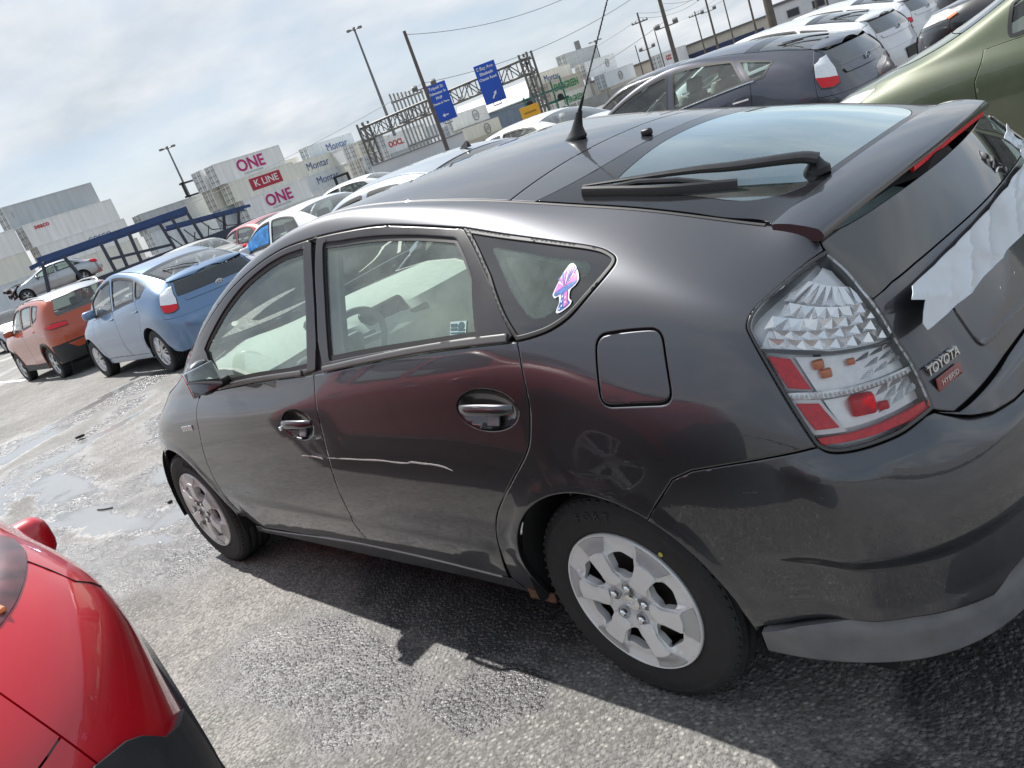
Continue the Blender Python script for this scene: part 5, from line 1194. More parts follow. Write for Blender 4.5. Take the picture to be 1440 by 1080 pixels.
    tgo = np.array(tgl) if rgl is None else np.array([[ub, ltop], [rgl[0][0], ltop], *[r for r in (rgl[1:] if kind != 'suv' else rgl)][:0], [rgl[0][0], ltop], [rgl[0][0], rgl[:, 1].min()], [half, rgl[:, 1].min()], [half, vbm], [ub, vbm]])
    if rgl is not None: tgo = np.array([[ub, ltop], [rgl[:, 0].min(), ltop], [rgl[:, 0].min(), rgl[:, 1].min()], [half, rgl[:, 1].min()], [half, vbm], [ub, vbm]])
    tgate = panel('tailgate' if kind != 'sedan' else 'boot_lid', S_, [tgo], paint, root, 'sym', grid=grid, edge=.035, bevel=.004)
    if rgl is not None:
        rgl = np.array([[rgl[:, 0].min(), ltop], [rgl[:, 0].min(), rgl[:, 1].min()], [half, rgl[:, 1].min()], [half, ltop]])
        panel('rear_window', S_, [rgl], mat('dark_rear_glass', (.02, .024, .024), .03, coat=1.0) if kind == 'hatch' else CGL, tgate, 'sym', off=-.002, gap=.003, grid=.06, bevel=0, depth=.004)
    bmp = panel('rear_bumper', S_, [np.array([[ub, vbm], [half, vbm], [half, S_.v0], [ub, S_.v0]])], CLAD if clad else paint, root, 'sym', off=.006, gap=.003, grid=grid, edge=.035, bevel=.004)
    if clad: panel('bumper_insert', S_, [np.array([[half-.62, vbm-.03], [half, vbm-.03], [half, vbm-.16], [half-.50, vbm-.16]])], paint, bmp, 'sym', off=.014, grid=.08)
    plate_y = [(-.17, 0), (.17, 0)]
    pz = .56 if kind != 'suv' else .80
    px_ = S_.P(np.array([[half, S_.find([(S_.P(np.array([[half, .4]]))[0][0], 0, pz)])[0, 1]]]))[0][0]
    MB().rbox((px_-.004, 0, pz), (.02, .40, .14), .006).build('plate_recess', CLAD, tgate)
    for sg in (1, -1):
        tlamp = panel('tail_lamp', S_, [tl_], LDK, root, off=.006, gap=0, depth=.014, grid=.05, edge=.03); tlamp.scale = (1, sg, 1)
        tc_ = densify(tl_ if area(tl_) > 0 else tl_[::-1], .03); ti = inset(tc_, .012)
        panel('lamp_silver', S_, [ti], LGR if lamps == 'hatch' else REDL, tlamp, off=.010, gap=0, depth=.006, grid=.04, bevel=.003)
        if lamps == 'hatch':
            m0, m1 = ti.min(0), ti.max(0); k = ti[:, 1] < m0[1]+(m1[1]-m0[1])*.24
            q = np.array([p_ for p_ in ti if p_[1] < m0[1]+(m1[1]-m0[1])*.24])
            if len(q) > 3:
                c_ = q.mean(0); q = q[np.argsort(np.arctan2(q[:, 1]-c_[1], q[:, 0]-c_[0]))]; panel('lamp_red', S_, [q], REDL, tlamp, off=.014, gap=0, depth=.004, grid=.05, bevel=0)
        hl = panel('headlamp', S_, [hd_], headm or LGR, root, off=.002, gap=0, depth=.01, grid=.05, edge=.03); hl.scale = (1, sg, 1)
        if lens: panel('headlamp_lens', S_, [hd_], LENS, hl, off=.008, gap=0, depth=.006, grid=.05, edge=.03)
    # front
    zf = S_.tv[3]-.02
    panel('front_bumper', S_, [np.array([[S_.u0, zf], [uF, zf], [uF, S_.v0], [S_.u0, S_.v0]])], paint, root, 'sym', off=.0, gap=.002, grid=grid, edge=.04, bevel=0)
    bn = panel('bonnet_front', S_, [np.array([[S_.u0, v1], [uF, v1], [uF, zf], [S_.u0, zf]])], paint, root, 'sym', gap=.002, grid=grid, edge=.04, bevel=0)
    panel('grille', S_, [np.array([[S_.u0, zf-.03], [S_.u0+.42, zf-.04], [S_.u0+.50, S_.v0+.08], [S_.u0, S_.v0+.06]])], CLAD, root, 'sym', off=.012, grid=.08)
    # top
    def lid2(nm, a, b, m_, par, ym=.985, **k):
        t = np.linspace(-ym, ym, 25); xs2 = np.linspace(0, 1, 16)[1:-1]
        l = np.concatenate([np.stack([a(t), t*.6], 1), np.stack([a(ym)+(b(ym)-a(ym))*xs2, np.full(14, ym*.6)], 1), np.stack([b(t[::-1]), t[::-1]*.6], 1), np.stack([b(-ym)+(a(-ym)-b(-ym))*xs2, np.full(14, -ym*.6)], 1)])
        return panel(nm, L_, [l], m_, par, **k)
    x0, x1, xc = K['xw']
    W0 = lambda t: x0-.04*np.asarray(t)**2; W1 = lambda t: x1-xc*np.asarray(t)**2
    kw = dict(grid=grid*1.2, edge=.04)
    rf = lid2('roof', cst(K['xroof']), W0, roofm, root, gap=.004, **kw)
    wsn = lid2('windscreen', W0, W1, WGL, root, .97, gap=.004, depth=0, bevel=0, **kw)
    lid2('bonnet', W1, cst(2.90), paint, root, .96, gap=.003, **kw)
    if kind == 'suv':
        lid2('roof_spoiler', cst(-.50), cst(K['xroof']), roofm, rf, .97, off=.004, gap=.002, **kw)
    else:
        g0, g1 = K['xg']
        rgp = lid2('rear_glass', cst(g0+.06), cst(g1), CGL, root, .93, gap=.004, depth=0, bevel=0, **kw)
        lid2('glass_border', cst(g1), cst(K['xroof']), RG if kind == 'hatch' else paint, rgp, .985, gap=0, **kw) if K['xroof']-g1 > .04 else None
        for sg in (1, -1): 
            panel('glass_edge', L_, [np.array([(g0+.06, sg*.93*.6), (g1, sg*.93*.6), (g1, sg*.985*.6), (g0+.06, sg*.985*.6)])], RG if kind == 'hatch' else paint, rgp, gap=0, depth=.01, bevel=0, grid=.1)
        if kind == 'hatch':
            lid2('rear_spoiler', cst(-.62), cst(g0+.06), paint, root, .985, off=.008, gap=.0, depth=.03, **kw)
            if wiper:
                q0, q1, q2 = [Vector(L_.P(L_.xy([q]))[0])+Vector((0, 0, .025)) for q in ((-.44, .02), (-.30, .14), (-.12, .38))]; 
                MB().tube([q0, q1, q2], [.016, .012, .006], 8, flat=(.6, 1)).tube([q2+Vector((-.2, -.05, -.03)), q2-Vector((-.06, .0, .015))], .008, 6).build('rear_wiper', BLK, rgp)
        else: lid2('boot_top', cst(-.70), cst(g0+.06), paint, root, .985, gap=.003, **kw)
    if fin:
        f_ = MB(); xf = K['xroof']+.12; z0 = L_.P(np.array([[xf, 0]]))[0][2]
        f_.V += [(xf+.09, 0, z0), (xf-.06, .028, z0), (xf-.06, -.028, z0), (xf-.055, 0, z0+.06), (xf-.02, 0, z0+.05)]; f_.F += [(0, 4, 1), (0, 2, 4), (4, 3, 1), (4, 2, 3), (3, 2, 1)]
        f_.build('shark_fin_aerial', BLK, root, smooth=False)
    if rails:
        for sg in (1, -1):
            pts = [L_.P(np.array([[x, sg*.57]]))[0]+np.array([0, 0, .045]) for x in np.linspace(1.15, -.25, 12)]; pts[0][2] -= .04; pts[-1][2] -= .04
            MB().tube(pts, .014, 8).build('roof_rail', mat('rail_silver', (.5, .5, .5), .3, .8), root)
    if bright_belt:
        for sg in (1, -1): MB().tube([S_.P(np.array([U(x, v4+.006)]))[0]*np.array([1, sg, 1])+np.array([0, .004*sg, 0]) for x in np.linspace(2.05, .05, 24)], .007, 6).build('belt_trim', CHR, root)
    if kind == 'hatch':
        eb = Vector(S_.P(np.array([[half, v4+.03]]))[0])-Vector((.012, 0, 0))
        q = MB().tube([eb+Vector((0, .055*math.cos(a), .036*math.sin(a))) for a in np.linspace(0, 6.2832, 25)], .006, 6, False).tube([eb+Vector((0, .022*math.cos(a), .034*math.sin(a))) for a in np.linspace(0, 6.2832, 21)], .005, 6, False).tube([eb+Vector((0, .035*math.cos(a), .012+.012*math.sin(a))) for a in np.linspace(0, 6.2832, 21)], .005, 6, False).build('tailgate_emblem', CHR, tgate)
        panel('garnish_strip', S_, [np.array([[half-.52, v4+.0], [half, v4+.0], [half, v4-.05], [half-.50, v4-.045]])], paint, tgate, 'sym', off=.014, grid=.08)
    if film:
        panel('blue_film', S_, [inset(densify(rw[0] if area(rw[0]) > 0 else rw[0][::-1], .03), .02)], mat('blue_plastic_film', (.03, .22, .55), .35, noise=(9, .5), bump=(14, .6)), root, off=.004, gap=0, depth=.002, bevel=0, grid=.05)
    if marker:
        for sg in (1, -1):
            q = panel('amber_marker', S_, [S_.find(np.array([(2.96, .80, .955), (2.86, .80, .985), (2.82, .815, .96), (2.92, .815, .93)]))], AMB, root, off=.012, depth=.01, grid=.1); q.scale = (1, sg, 1)
    # mirrors
    for sg in ((1, -1) if mirrors else ()):
        c = S_.P(np.array([U(2.0, v4+.06)]))[0]
        mr = MB().rbox((c[0]-.05, c[1]+.10, c[2]+.02+mdz), (.11, .19, .13), .045, (0, 0, -.15), 4).tube([(c[0]+.02, c[1]-.02, c[2]-.035+mdz), (c[0]-.03, c[1]+.05, c[2]-.02+mdz)], .022).build('door_mirror', paint, root); mr.scale = (1, sg, 1)
    # cladding
    if clad:
        for xx, a0 in ((0, 0), (fx, 0)):
            o_ = Xx([q for q in arc(xx, zc, ar+.055, 186, -6, 24) if q[1] > dz-.03]); i_ = Xx([q for q in arc(xx, zc, ar-.0, -6, 186, 24) if q[1] > dz-.03])
            panel('arch_cladding', S_, [np.concatenate([o_, i_])], CLAD, root, 'both', off=.012, gap=0, depth=.012, grid=.06, edge=.04, bevel=.003)
        panel('sill_cladding', S_, [np.concatenate([[U(ar+.05, S_.v0), U(fx-ar-.05, S_.v0)], Xx([(fx-ar-.06, dz+.05), (1.2, dz+.03), (ar+.06, dz+.05)])])], CLAD, root, 'both', off=.012, gap=0, grid=.08, edge=.05, bevel=.003)
    # inside
    if interior:
        h_ = S_.P(np.array([U(1.0, v4)]))[0][2]-.97
        for y in (.36, -.36):
            st_ = MB().rbox((1.40, y, .55+h_), (.5, .48, .16), .05, (0, -.12, 0), 2).rbox((1.12, y, .83+h_), (.15, .46, .56), .05, (0, -.3, 0), 2).rbox((1.0, y, 1.17+h_), (.09, .26, .16), .04, (0, -.25, 0), 2).build('front_seat', trim, root)
        MB().rbox((.40, 0, .55+h_), (.48, 1.2, .17), .05, (0, -.12, 0), 2).rbox((.12, 0, .82+h_), (.15, 1.2, .52), .05, (0, -.35, 0), 2).build('rear_seat', trim, root)
        MB().rbox((2.05, 0, .84+h_), (.62, 1.36, .22), .08, (0, .1, 0), 3).build('dashboard', TRIMD, root)
        sw_ = MB(); c = Vector((1.62, .36, .93+h_)); e1, e2 = Vector((0, 1, 0)), Vector((-.45, 0, .9)); sw_.tube([c+(e1*math.cos(q)+e2*math.sin(q))*.18 for q in np.linspace(0, 6.2832, 25)], .015, 6, False).build('steering_wheel', TRIMD, root)
        for sg in (1, -1):
            q = panel('door_card', S_, [np.array([U(2.1, .10), U(2.1, v4-.01), U(.15, v4-.01), U(.45, .10)])], trim, root, off=-.05, depth=0, grid=.15, bevel=0, edge=.1); q.scale = (1, sg, 1)
        lid2('headlining', cst(K['xroof']+.02), cst(x0-.05), trim, rf, .97, off=-.03, gap=0, depth=0, bevel=0, grid=.15, edge=.1)
        MB().box((-.5, -.68, .26), (2.4, .68, .36)).build('cabin_floor', TRIMD, root)
        if kind != 'suv': MB().box((-.52, -.60, .90), (.02, .60, .93)).build('parcel_shelf', TRIMD, root)
    MB().box((-.55, -.70, .22), (3.1, .70, .27)).build('floor_pan', DARK, root)
    for xx in (0, fx):
        for sg in (1, -1):
            b = MB(); ang = np.radians(np.linspace(-10, 190, 18)); r_ = ar+.012
            for q in ang:
                for yy in (.84, .52): b.V.append((xx+r_*math.cos(q), sg*yy, zc+r_*math.sin(q)))
            for i in range(17): b.F.append((2*i, 2*i+1, 2*i+3, 2*i+2))
            k = len(b.V); b.V += [(xx+r_*math.cos(q), sg*.52, zc+r_*math.sin(q)) for q in ang]; b.F.append(tuple(range(k, k+18)))
            b.build('wheel_well', DARK, root)
            if wheels: spoke_wheel(root, (xx, sg*(.745 if kind != 'suv' else .765), wr-.004), sg, wr, spokes, rimmat or SPOKE)
    root.scale = (sc, sc, sc*zs)
    return root, S_, L_, U
P_BLUE = car_paint('paint_light_blue', (.14, .235, .385), .55, .30, .08)
P_ORANGE = car_paint('paint_orange', (.42, .062, .012), .1, .35, .03)
P_RED = car_paint('paint_red', (.56, .0025, .012), .0, .35, .01)
P_GREEN = car_paint('paint_olive_green', (.100, .122, .066), .2, .5, .2)
P_GREYB = car_paint('paint_slate_grey', (.075, .078, .10), .7, .32, .10)
P_WHITE = car_paint('paint_white', (.72, .73, .74), .0, .35, .06)
P_SILVER = car_paint('paint_silver', (.42, .44, .46), .8, .30, .10)
P_PALE = car_paint('paint_pale_silver_blue', (.48, .53, .58), .6, .30, .10)
P_BLACK = car_paint('paint_black', (.012, .013, .016), .2, .3, .06)
P_RED2 = car_paint('paint_dull_red', (.35, .03, .03), .3, .35, .1)
P_TAN = car_paint('paint_champagne', (.48, .46, .40), .6, .32, .1)
build_car('hatch', 'hatchback_car', 'light blue hatchback parked between the dark grey car and the orange crossover', (10.09, -2.76, 0), 0, P_BLUE, lamps='hatch', spokes=9, grid=.04, handle=P_BLUE)
build_car('suv', 'crossover_car', 'orange crossover with pale roof, parked ahead of the light blue hatchback', (15.80, -2.86, 0), 0, P_ORANGE, lamps='suv', clad=True, roofm=P_SILVER, spokes=5, grid=.045, rails=True, sc=.95)
redc, S_r, L_r, U_r = build_car('suv', 'crossover_car', 'bright red crossover cut off by the lower left corner of the picture', (3.30, 2.80, 0), math.pi+.06, P_RED, lamps='suv', clad=True, spokes=5, grid=.030, trim=TRIMD, zs=1.05, mdz=-.26, lens=False, bev=0, headm=mat('headlamp_dark', (.085, .022, .025), .35, coat=.5, noise=(18, .6)), uFp=(3.235, .566, .935),
    head=[(2.693, .761, 1.06), (2.737, .772, 1.045), (2.825, .76, 1.035), (2.916, .731, 1.028), (2.983, .70, 1.021), (3.042, .663, 1.014), (3.089, .622, 1.010), (3.19, .42, 1.0), (3.12, .38, 1.03), (2.95, .48, 1.055), (2.80, .62, 1.066)])
cl = S_r.find(np.array([(3.065, .799, .678), (3.163, .754, .704), (3.219, .714, .731), (3.252, .677, .777), (3.271, .651, .795), (3.311, .593, .813), (3.36, .50, .80), (3.40, .35, .78)]))
panel('bumper_cladding', S_r, [np.concatenate([cl, [[S_r.u0, cl[-1, 1]]], [[S_r.u0, S_r.v0]], [[cl[0, 0], S_r.v0]]])], CLAD, redc, 'sym', off=.012, grid=.04, depth=.014)
for sg in (1, -1):
    gp = S_r.P(S_r.find(np.array([(2.885, .744, 1.03), (2.917, .762, 1.002), (2.947, .784, .966), (2.92, .810, .94), (2.894, .831, .914)])))*np.array([1, sg, 1])
    MB().tube(gp, .0025, 5).build('panel_seam', DARK, redc)
    c = S_r.P(S_r.find(np.array([(3.045, .635, 1.018)])))[0]*np.array([1, sg, 1])-np.array([0, 0, .001]); MB().rbox(c, (.034, .018, .010), .004).build('amber_marker', AMB, redc)
build_car('sedan', 'sedan_car', 'pale silver sedan whose roof shows just beyond the dark grey roof', (3.62, -2.85, .02), 0, P_PALE, lamps='sedan', grid=.05, fin=True)
build_car('hatch', 'hatchback_car', 'slate grey hatchback with clear tail lamps behind the green car bonnet', (3.0, -6.87, 0), 0, P_GREYB, lamps='hatch', grid=.045, handle=CHR, bright_belt=True)
build_car('hatch', 'hatchback_car', 'white hatchback directly behind the slate grey one', (3.95, -10.4, 0), 0, P_WHITE, lamps='hatch', grid=.06)
build_car('hatch', 'hatchback_car', 'white hatchback farthest of the three in the right-hand row', (4.6, -13.6, 0), 0, P_WHITE, lamps='hatch', grid=.06)
build_car('sedan', 'sedan_car', 'olive green car with its bonnet beyond the grey spoiler', (-1.88, -4.5, .05), 0, P_GREEN, lamps='sedan', grid=.045, mirrors=False)
build_car('suv', 'crossover_car', 'black crossover with amber side marker beyond the green car', (-1.1, -8.9, 0), 0, P_BLACK, lamps='suv', grid=.06, marker=True)

build_car('sedan', 'sedan_car', 'white sedan with blue plastic film over a side window', (10.9, -5.95, 0), 0, P_WHITE, lamps='sedan', grid=.06, film=True)
build_car('sedan', 'sedan_car', 'dull red sedan glimpsed behind the white one with blue film', (18.2, -9.0, 0), 0, P_RED2, lamps='sedan', grid=.07)
build_car('sedan', 'sedan_car', 'champagne sedan glimpsed beyond the light blue roof', (18.4, -6.9, 0), 0, P_TAN, lamps='sedan', grid=.07)
build_car('sedan', 'sedan_car', 'white sedan far behind, in front of the K LINE container', (17.6, -12.2, .08), .5, P_WHITE, lamps='sedan', grid=.07)
build_car('sedan', 'sedan_car', 'white sedan ahead of the slate grey hatchback', (7.9, -9.0, 0), 0, P_WHITE, lamps='sedan', grid=.07)
build_car('sedan', 'sedan_car', 'black sedan beyond the white one near the yard fence', (7.0, -11.9, 0), 0, P_BLACK, lamps='sedan', grid=.07)
build_car('sedan', 'sedan_car', 'silver sedan at left edge facing the camera', (37.5, -6.2, 0), math.pi, P_SILVER, lamps='sedan', grid=.07)
build_car('suv', 'crossover_car', 'black crossover farthest at the top right', (1.2, -16.7, 0), 0, P_BLACK, lamps='suv', grid=.07)
# ================================================================ container yard, road sign bridge, poles
CX, CY = -1.375, 2.113
def pol(yaw_d, d, z=0.): return Vector((CX+d*math.cos(R(yaw_d)), CY+d*math.sin(R(yaw_d)), z))
CW = mat('reefer_white', (.80, .80, .78), .55, noise=(.8, .12, 8)); CCR = mat('reefer_cream', (.76, .745, .66), .55, noise=(.8, .12, 8)); CG = mat('container_grey', (.48, .505, .51), .55, noise=(.7, .12, 8)); CLG = mat('reefer_pale_grey', (.66, .70, .72), .55, noise=(.8, .1, 8)); CTAN = mat('container_tan', (.55, .50, .40), .6, noise=(.8, .12))
CST = mat('lock_bar_grey', (.20, .20, .20), .5, .3); CJ = mat('corner_dirty', (.30, .29, .27), .7, noise=(3, .3))
MAG = mat('print_magenta', (.50, .02, .17), .6); KRED = mat('print_crimson', (.42, .025, .05), .6); PWH = mat('print_white', (.75, .75, .73), .6); PBL = mat('print_blue', (.06, .10, .28), .6); PGR = mat('print_green', (.03, .25, .08), .6); PRD = mat('print_red', (.55, .04, .04), .6); PGY = mat('print_grey', (.30, .31, .32), .6)
for _m in (CW, CCR, CG, CLG, CTAN):
    for _n in _m.node_tree.nodes:
        if _n.type == 'TEX_NOISE':      # rain streaks: stretch the stains downwards
            mp_ = _m.node_tree.nodes.new('ShaderNodeMapping'); mp_.inputs['Scale'].default_value = (2.2, 2.2, .18)
            src = _n.inputs['Vector'].links[0].from_socket; _m.node_tree.links.new(src, mp_.inputs[0]); _m.node_tree.links.new(mp_.outputs[0], _n.inputs['Vector'])
LC, DC, HC = 12.19, 2.44, 2.90
def cont_meshes():
    d = {}
    b = MB().box((.06, .045, -HC+.06), (LC-.06, DC-.045, -.05)); d['plain'] = b
    c = MB(); n = 44; y0, y1 = .035, .075
    for side, ya, yb in ((0, y0, y1), (1, DC-y0, DC-y1)):
        V, F = [], []
        for i in range(n*2+1):
            x = .10+(LC-.20)*i/(n*2); y = ya if (i//1) % 2 == 0 else yb
            V += [(x, y, -HC+.14), (x, y, -.12)]
        for i in range(n*2): f = (2*i, 2*i+2, 2*i+3, 2*i+1); F.append(f if side == 0 else f[::-1])
        c.add(V, F)
    c.box((.08, .08, -HC+.06), (LC-.08, DC-.08, -.05)); d['ribbed'] = c
    f = MB()
    for x in (0, LC-.13):
        for y in (0, DC-.13): f.box((x, y, -HC), (x+.13, y+.13, 0))
    for z in (-HC, -.12):
        for y in (0, DC-.10): f.box((.13, y, z+.002), (LC-.13, y+.10, z+.118))
        for x in (0, LC-.10): f.box((x, .13, z+.002), (x+.10, DC-.13, z+.118))
    d['frame'] = f
    g_ = MB()
    for y in (.42, .86, 1.58, 2.02): g_.tube([(-.03, y, -HC+.1), (-.03, y, -.08)], .03, 6)
    for z in (-2.3, -1.5, -.7):
        for y in (.25, 1.35): g_.box((-.03, y, z), (-.005, y+.85, z+.06))
    d['bars'] = g_
    h = MB().box((LC+.0, .35, -HC+.4), (LC+.05, DC-.35, -.5)); d['unit'] = h
    return d
CM = cont_meshes(); CPROTO = {}
def container(label, loc, m_, kind='plain', head=-82., words=(), fm=None, ends=True):
    t = thing('shipping_container', label, 'container', loc, R(head), None)
    for part, nm, mm in ((kind, 'box_shell', m_), ('frame', 'corner_frame', fm or m_), ('bars', 'door_bars', CST)):
        if part == 'bars' and not ends: continue
        key = (part, mm.name)
        if key not in CPROTO:
            o = CM[part].build(nm, mm, t, smooth=False); CPROTO[key] = o.data
        else: link(bpy.data.objects.new(nm, CPROTO[key]), t)
    for w_ in words:
        body, x, z, size, mm, bold = w_[:6]; sx = w_[6] if len(w_) > 6 else 1.0
        if body == '#': 
            MB().box((x-size, -.012, z-bold), (x+size, .03, z+bold)).build('colour_field', mm, t, smooth=False)
        elif body == 'o':
            MB().tube([(x+size*math.cos(q), -.012, z+size*math.sin(q)) for q in np.linspace(0, 6.2832, 25)], size*.12, 5).box((x-size*.6, -.012, z-size*.12), (x+size*.6, 0, z+size*.12)).box((x-size*.6, -.012, z+size*.25), (x+size*.6, 0, z+size*.4)).box((x-size*.6, -.012, z-size*.4), (x+size*.6, 0, z-size*.25)).build('round_logo', mm, t)
        else: text('lettering', body, size, mm, t, frame((x, -.016 if bold < .2 else -.016, z), (1, 0, 0), (0, 0, 1)), .004, bold, sx)
    return t
hx, hy = math.cos(R(-82)), math.sin(R(-82))
def along(p_, s, dz=0): return (p_[0]+hx*s, p_[1]+hy*s, p_[2]+dz)
# left stack, five high
container('grey container topmost at the far left, five tiers up', (116.4, -29.6, 13.0), CG, words=(('#', .9, -1.2, .02, CJ, .4),))
container('white container lettered seaco, fourth tier at the left', (114.2, -30.2, 10.1), CW, words=(('seaco', 2.2, -.62, .85, PRD, .02),))
container('white container with blue COSCO mark, third tier at the left', (114.1, -30.6, 7.2), CW, words=(('COSCO', 8.0, -1.35, .95, PBL, .0), ))
container('white container under the COSCO one, second tier', (114.0, -31.0, 4.3), CCR)
container('white container at the foot of the left stack', (113.9, -31.4, 1.4), CW)
for k, (z, mm, lab) in enumerate([(10.1, CW, 'white container behind the seaco one, at left picture edge fourth tier'), (7.2, CCR, 'cream container at left picture edge, third tier'), (4.3, CLG, 'pale grey container at left picture edge, second tier'), (1.4, CW, 'white container at left picture edge, lowest tier')]):
    container(lab, (113.0, -17.2, z), mm, head=-82)
# middle stack behind the car carrier
container('grey container topmost of the middle stack, plain side', (117.4, -45.5, 7.1), CG, head=-84)
container('pale grey container second tier of the middle stack', (117.2, -45.7, 4.2), CLG, 'ribbed', head=-84)
container('white container lowest of the middle stack', (117.0, -45.9, 1.3), CW, head=-84)
container('cream container between left and middle stacks, second tier', (118.5, -44.0-1.2+12.9*.0, 4.2), CCR, head=98) if False else None
# ONE / K LINE stack
container('white container with magenta ONE lettering, topmost of its stack', (110.75, -55.4, 9.9), CW, words=(('ONE', 6.1, -1.35, 2.3, MAG, .05, 1.05), ('OCEAN NETWORK EXPRESS', 6.1, -2.45, .28, PGY, 0)))
container('white container with K LINE on a crimson field, third tier', (110.3, -56.2, 7.0), CCR, words=(('#', 6.3, -1.35, 2.9, KRED, .85), ('K LINE', 6.3, -1.35, 1.35, PWH, .02, 1.15)))
container('white container with magenta ONE lettering, second tier', (109.9, -57.0, 4.1), CW, words=(('ONE', 6.1, -1.35, 2.3, MAG, .05, 1.05), ('OCEAN NETWORK EXPRESS', 6.1, -2.45, .28, PGY, 0)))
container('container with K LINE on crimson field, lowest of the ONE stack', (109.5, -57.7, 1.2), CCR, words=(('#', 6.3, -1.2, 2.9, KRED, .85), ('K LINE', 6.3, -1.2, 1.35, PWH, .02, 1.15)))
for k, z in enumerate((9.9, 7.0, 4.1, 1.2)):
    container(('white', 'cream', 'pale grey', 'white')[k]+' container directly behind the ONE stack, '+('fourth', 'third', 'second', 'lowest')[k]+' tier', (113.6, -54.6-.3*k, z), (CW, CCR, CLG, CW)[k])
# Montar stack
container('pale grey container lettered Montar, topmost of the farther stack', (137.0, -87.8, 9.9), CLG, words=(('Montar', 7.4, -1.4, 1.9, PBL, .0),))
container('cream container lettered Montar, left of the topmost one', (138.8, -75.5, 8.9), CCR, words=(('Montar', 9.2, -1.4, 1.9, PBL, .0),))
container('cream container lettered Montar, third tier of the farther stack', (134.4, -82.0, 7.6), CCR, words=(('Montar', 5.6, -1.4, 1.9, PBL, .0),))
container('pale grey container lettered Montar, second tier', (133.9, -82.6, 4.7), CLG, words=(('Montar', 5.6, -1.4, 1.9, PBL, .0),))
container('pale container lowest of the Montar stack', (133.9, -82.6, 1.8), CW)
for k, (x, y) in enumerate(((129.5, -95.2), (128.4, -98.0), (127.4, -100.8))):
    for j, z in enumerate((7.5, 4.6, 1.7)):
        container('container end with lock bars, '+('left', 'middle', 'right')[k]+' of three, '+('top', 'middle', 'bottom')[j]+' tier', (x, y+2.5, z), (CW, CCR, CLG)[(k+j) % 3], head=-12., words=())
# OOCL and round-logo stacks
container('white container with red OOCL lettering left of the sign bridge', (129.8, -99.5, 6.3), CW, words=(('OOCL', 3.4, -1.3, 1.5, PRD, .05),))
container('plain grey container under the OOCL one', (128.0, -99.0, 3.4), CG); container('plain pale container below the grey one', (128.0, -99.0, .6), CLG)
container('pale grey container right of the OOCL one', (124.6, -112.0, 4.7), CLG)
container('white container with round grey logo, upper of two beneath the blue signs', (124.0, -112.7, 6.2), CW, words=(('o', 8.0, -1.4, .95, PGY, .1),))
container('white container with round grey logo, lower of two beneath the blue signs', (120.0, -111.0, 3.0), CCR, words=(('o', 7.6, -1.4, .95, PGY, .1),))
container('weathered container with graffiti under the round-logo pair', (118.0, -110.0, .6), CTAN, 'ribbed', words=(('MTTA', 5.0, -1.5, 1.6, PBL, .0),))
for k, (s_, z, mm, lab) in enumerate(((0, 7.6, CCR, 'cream container far behind the left blue sign, upper'), (0, 4.7, CW, 'white container far behind the left blue sign, lower'), (12.6, 7.6, CW, 'white container far between the two blue signs, upper'), (12.6, 4.7, CLG, 'pale grey container far between the two blue signs, lower'), (25.2, 6.6, CLG, 'pale grey container far behind the right blue sign'))):
    container(lab, along((147.0, -104.0, z), s_), mm)
# EVERGREEN group
container('cream container lettered Montar above the EVERGREEN one', (106.8, -121.3, 7.6), CCR, words=(('Montar', 4.4, -1.4, 1.8, PBL, .0),))
container('container with large green EVERGREEN lettering, upper one', (103.1, -119.1, 5.4), CTAN, words=(('EVERGREEN', 6.0, -1.45, 1.75, PGR, .06, .95),))
container('pale container with green EVERGREEN lettering, lower one', (102.4, -119.7, 2.6), CCR, words=(('EVERGREEN', 5.4, -1.45, 1.45, PGR, .03, .95),))
container('grey container highest in the right-hand group', (108.5, -133.0, 9.6), CG); container('white container under the highest grey one', (104.0, -132.0, 6.7), CW, words=(('o', 8.6, -1.4, .7, PGY, .1),))
container('pale container with round mark right of EVERGREEN', (100.5, -132.4, 3.6), CLG, words=(('o', 6.0, -1.4, .75, PGY, .1),)); container('tan container at right end under the white one', (100.0, -132.4, .8), CTAN)
container('white container with red mark at the right end of the yard', (95.5, -144.6, 3.4), CW, words=(('CCC', 3.2, -1.3, 1.2, PRD, .06),)); container('white container at the right end, lower one', (95.2, -144.8, .5), CCR, 'ribbed')

# blue-grey shed with a white gable roof
sh = thing('shed', 'blue grey gabled shed with white roof beneath the right blue sign', 'building', (123.0, -134.5, -1.8), R(-60))
MB().add([(0, 0, 0), (9, 0, 0), (9, 0, 6.5), (4.5, 0, 9.6), (0, 0, 6.5), (0, 16, 0), (9, 16, 0), (9, 16, 6.5), (4.5, 16, 9.6), (0, 16, 6.5)], [(0, 1, 2, 3, 4), (9, 8, 7, 6, 5), (1, 6, 7, 2), (5, 0, 4, 9)]).build('wall', mat('shed_blue_grey', (.22, .27, .34), .6, noise=(1, .1)), sh, smooth=False)
rf_ = MB()
for sx_ in (0, 1):
    xa, xb = (-.5, 4.5) if sx_ == 0 else (9.5, 4.5)
    rf_.add([(xa, -.5, 6.3), (xb, -.5, 9.75), (xb, 16.5, 9.75), (xa, 16.5, 6.3), (xa, -.5, 6.1), (xb, -.5, 9.55), (xb, 16.5, 9.55), (xa, 16.5, 6.1)], [(0, 1, 2, 3), (7, 6, 5, 4), (0, 4, 5, 1), (3, 2, 6, 7), (0, 3, 7, 4)])
rf_.build('roof', mat('roof_white', (.66, .66, .64), .5), sh, smooth=False)

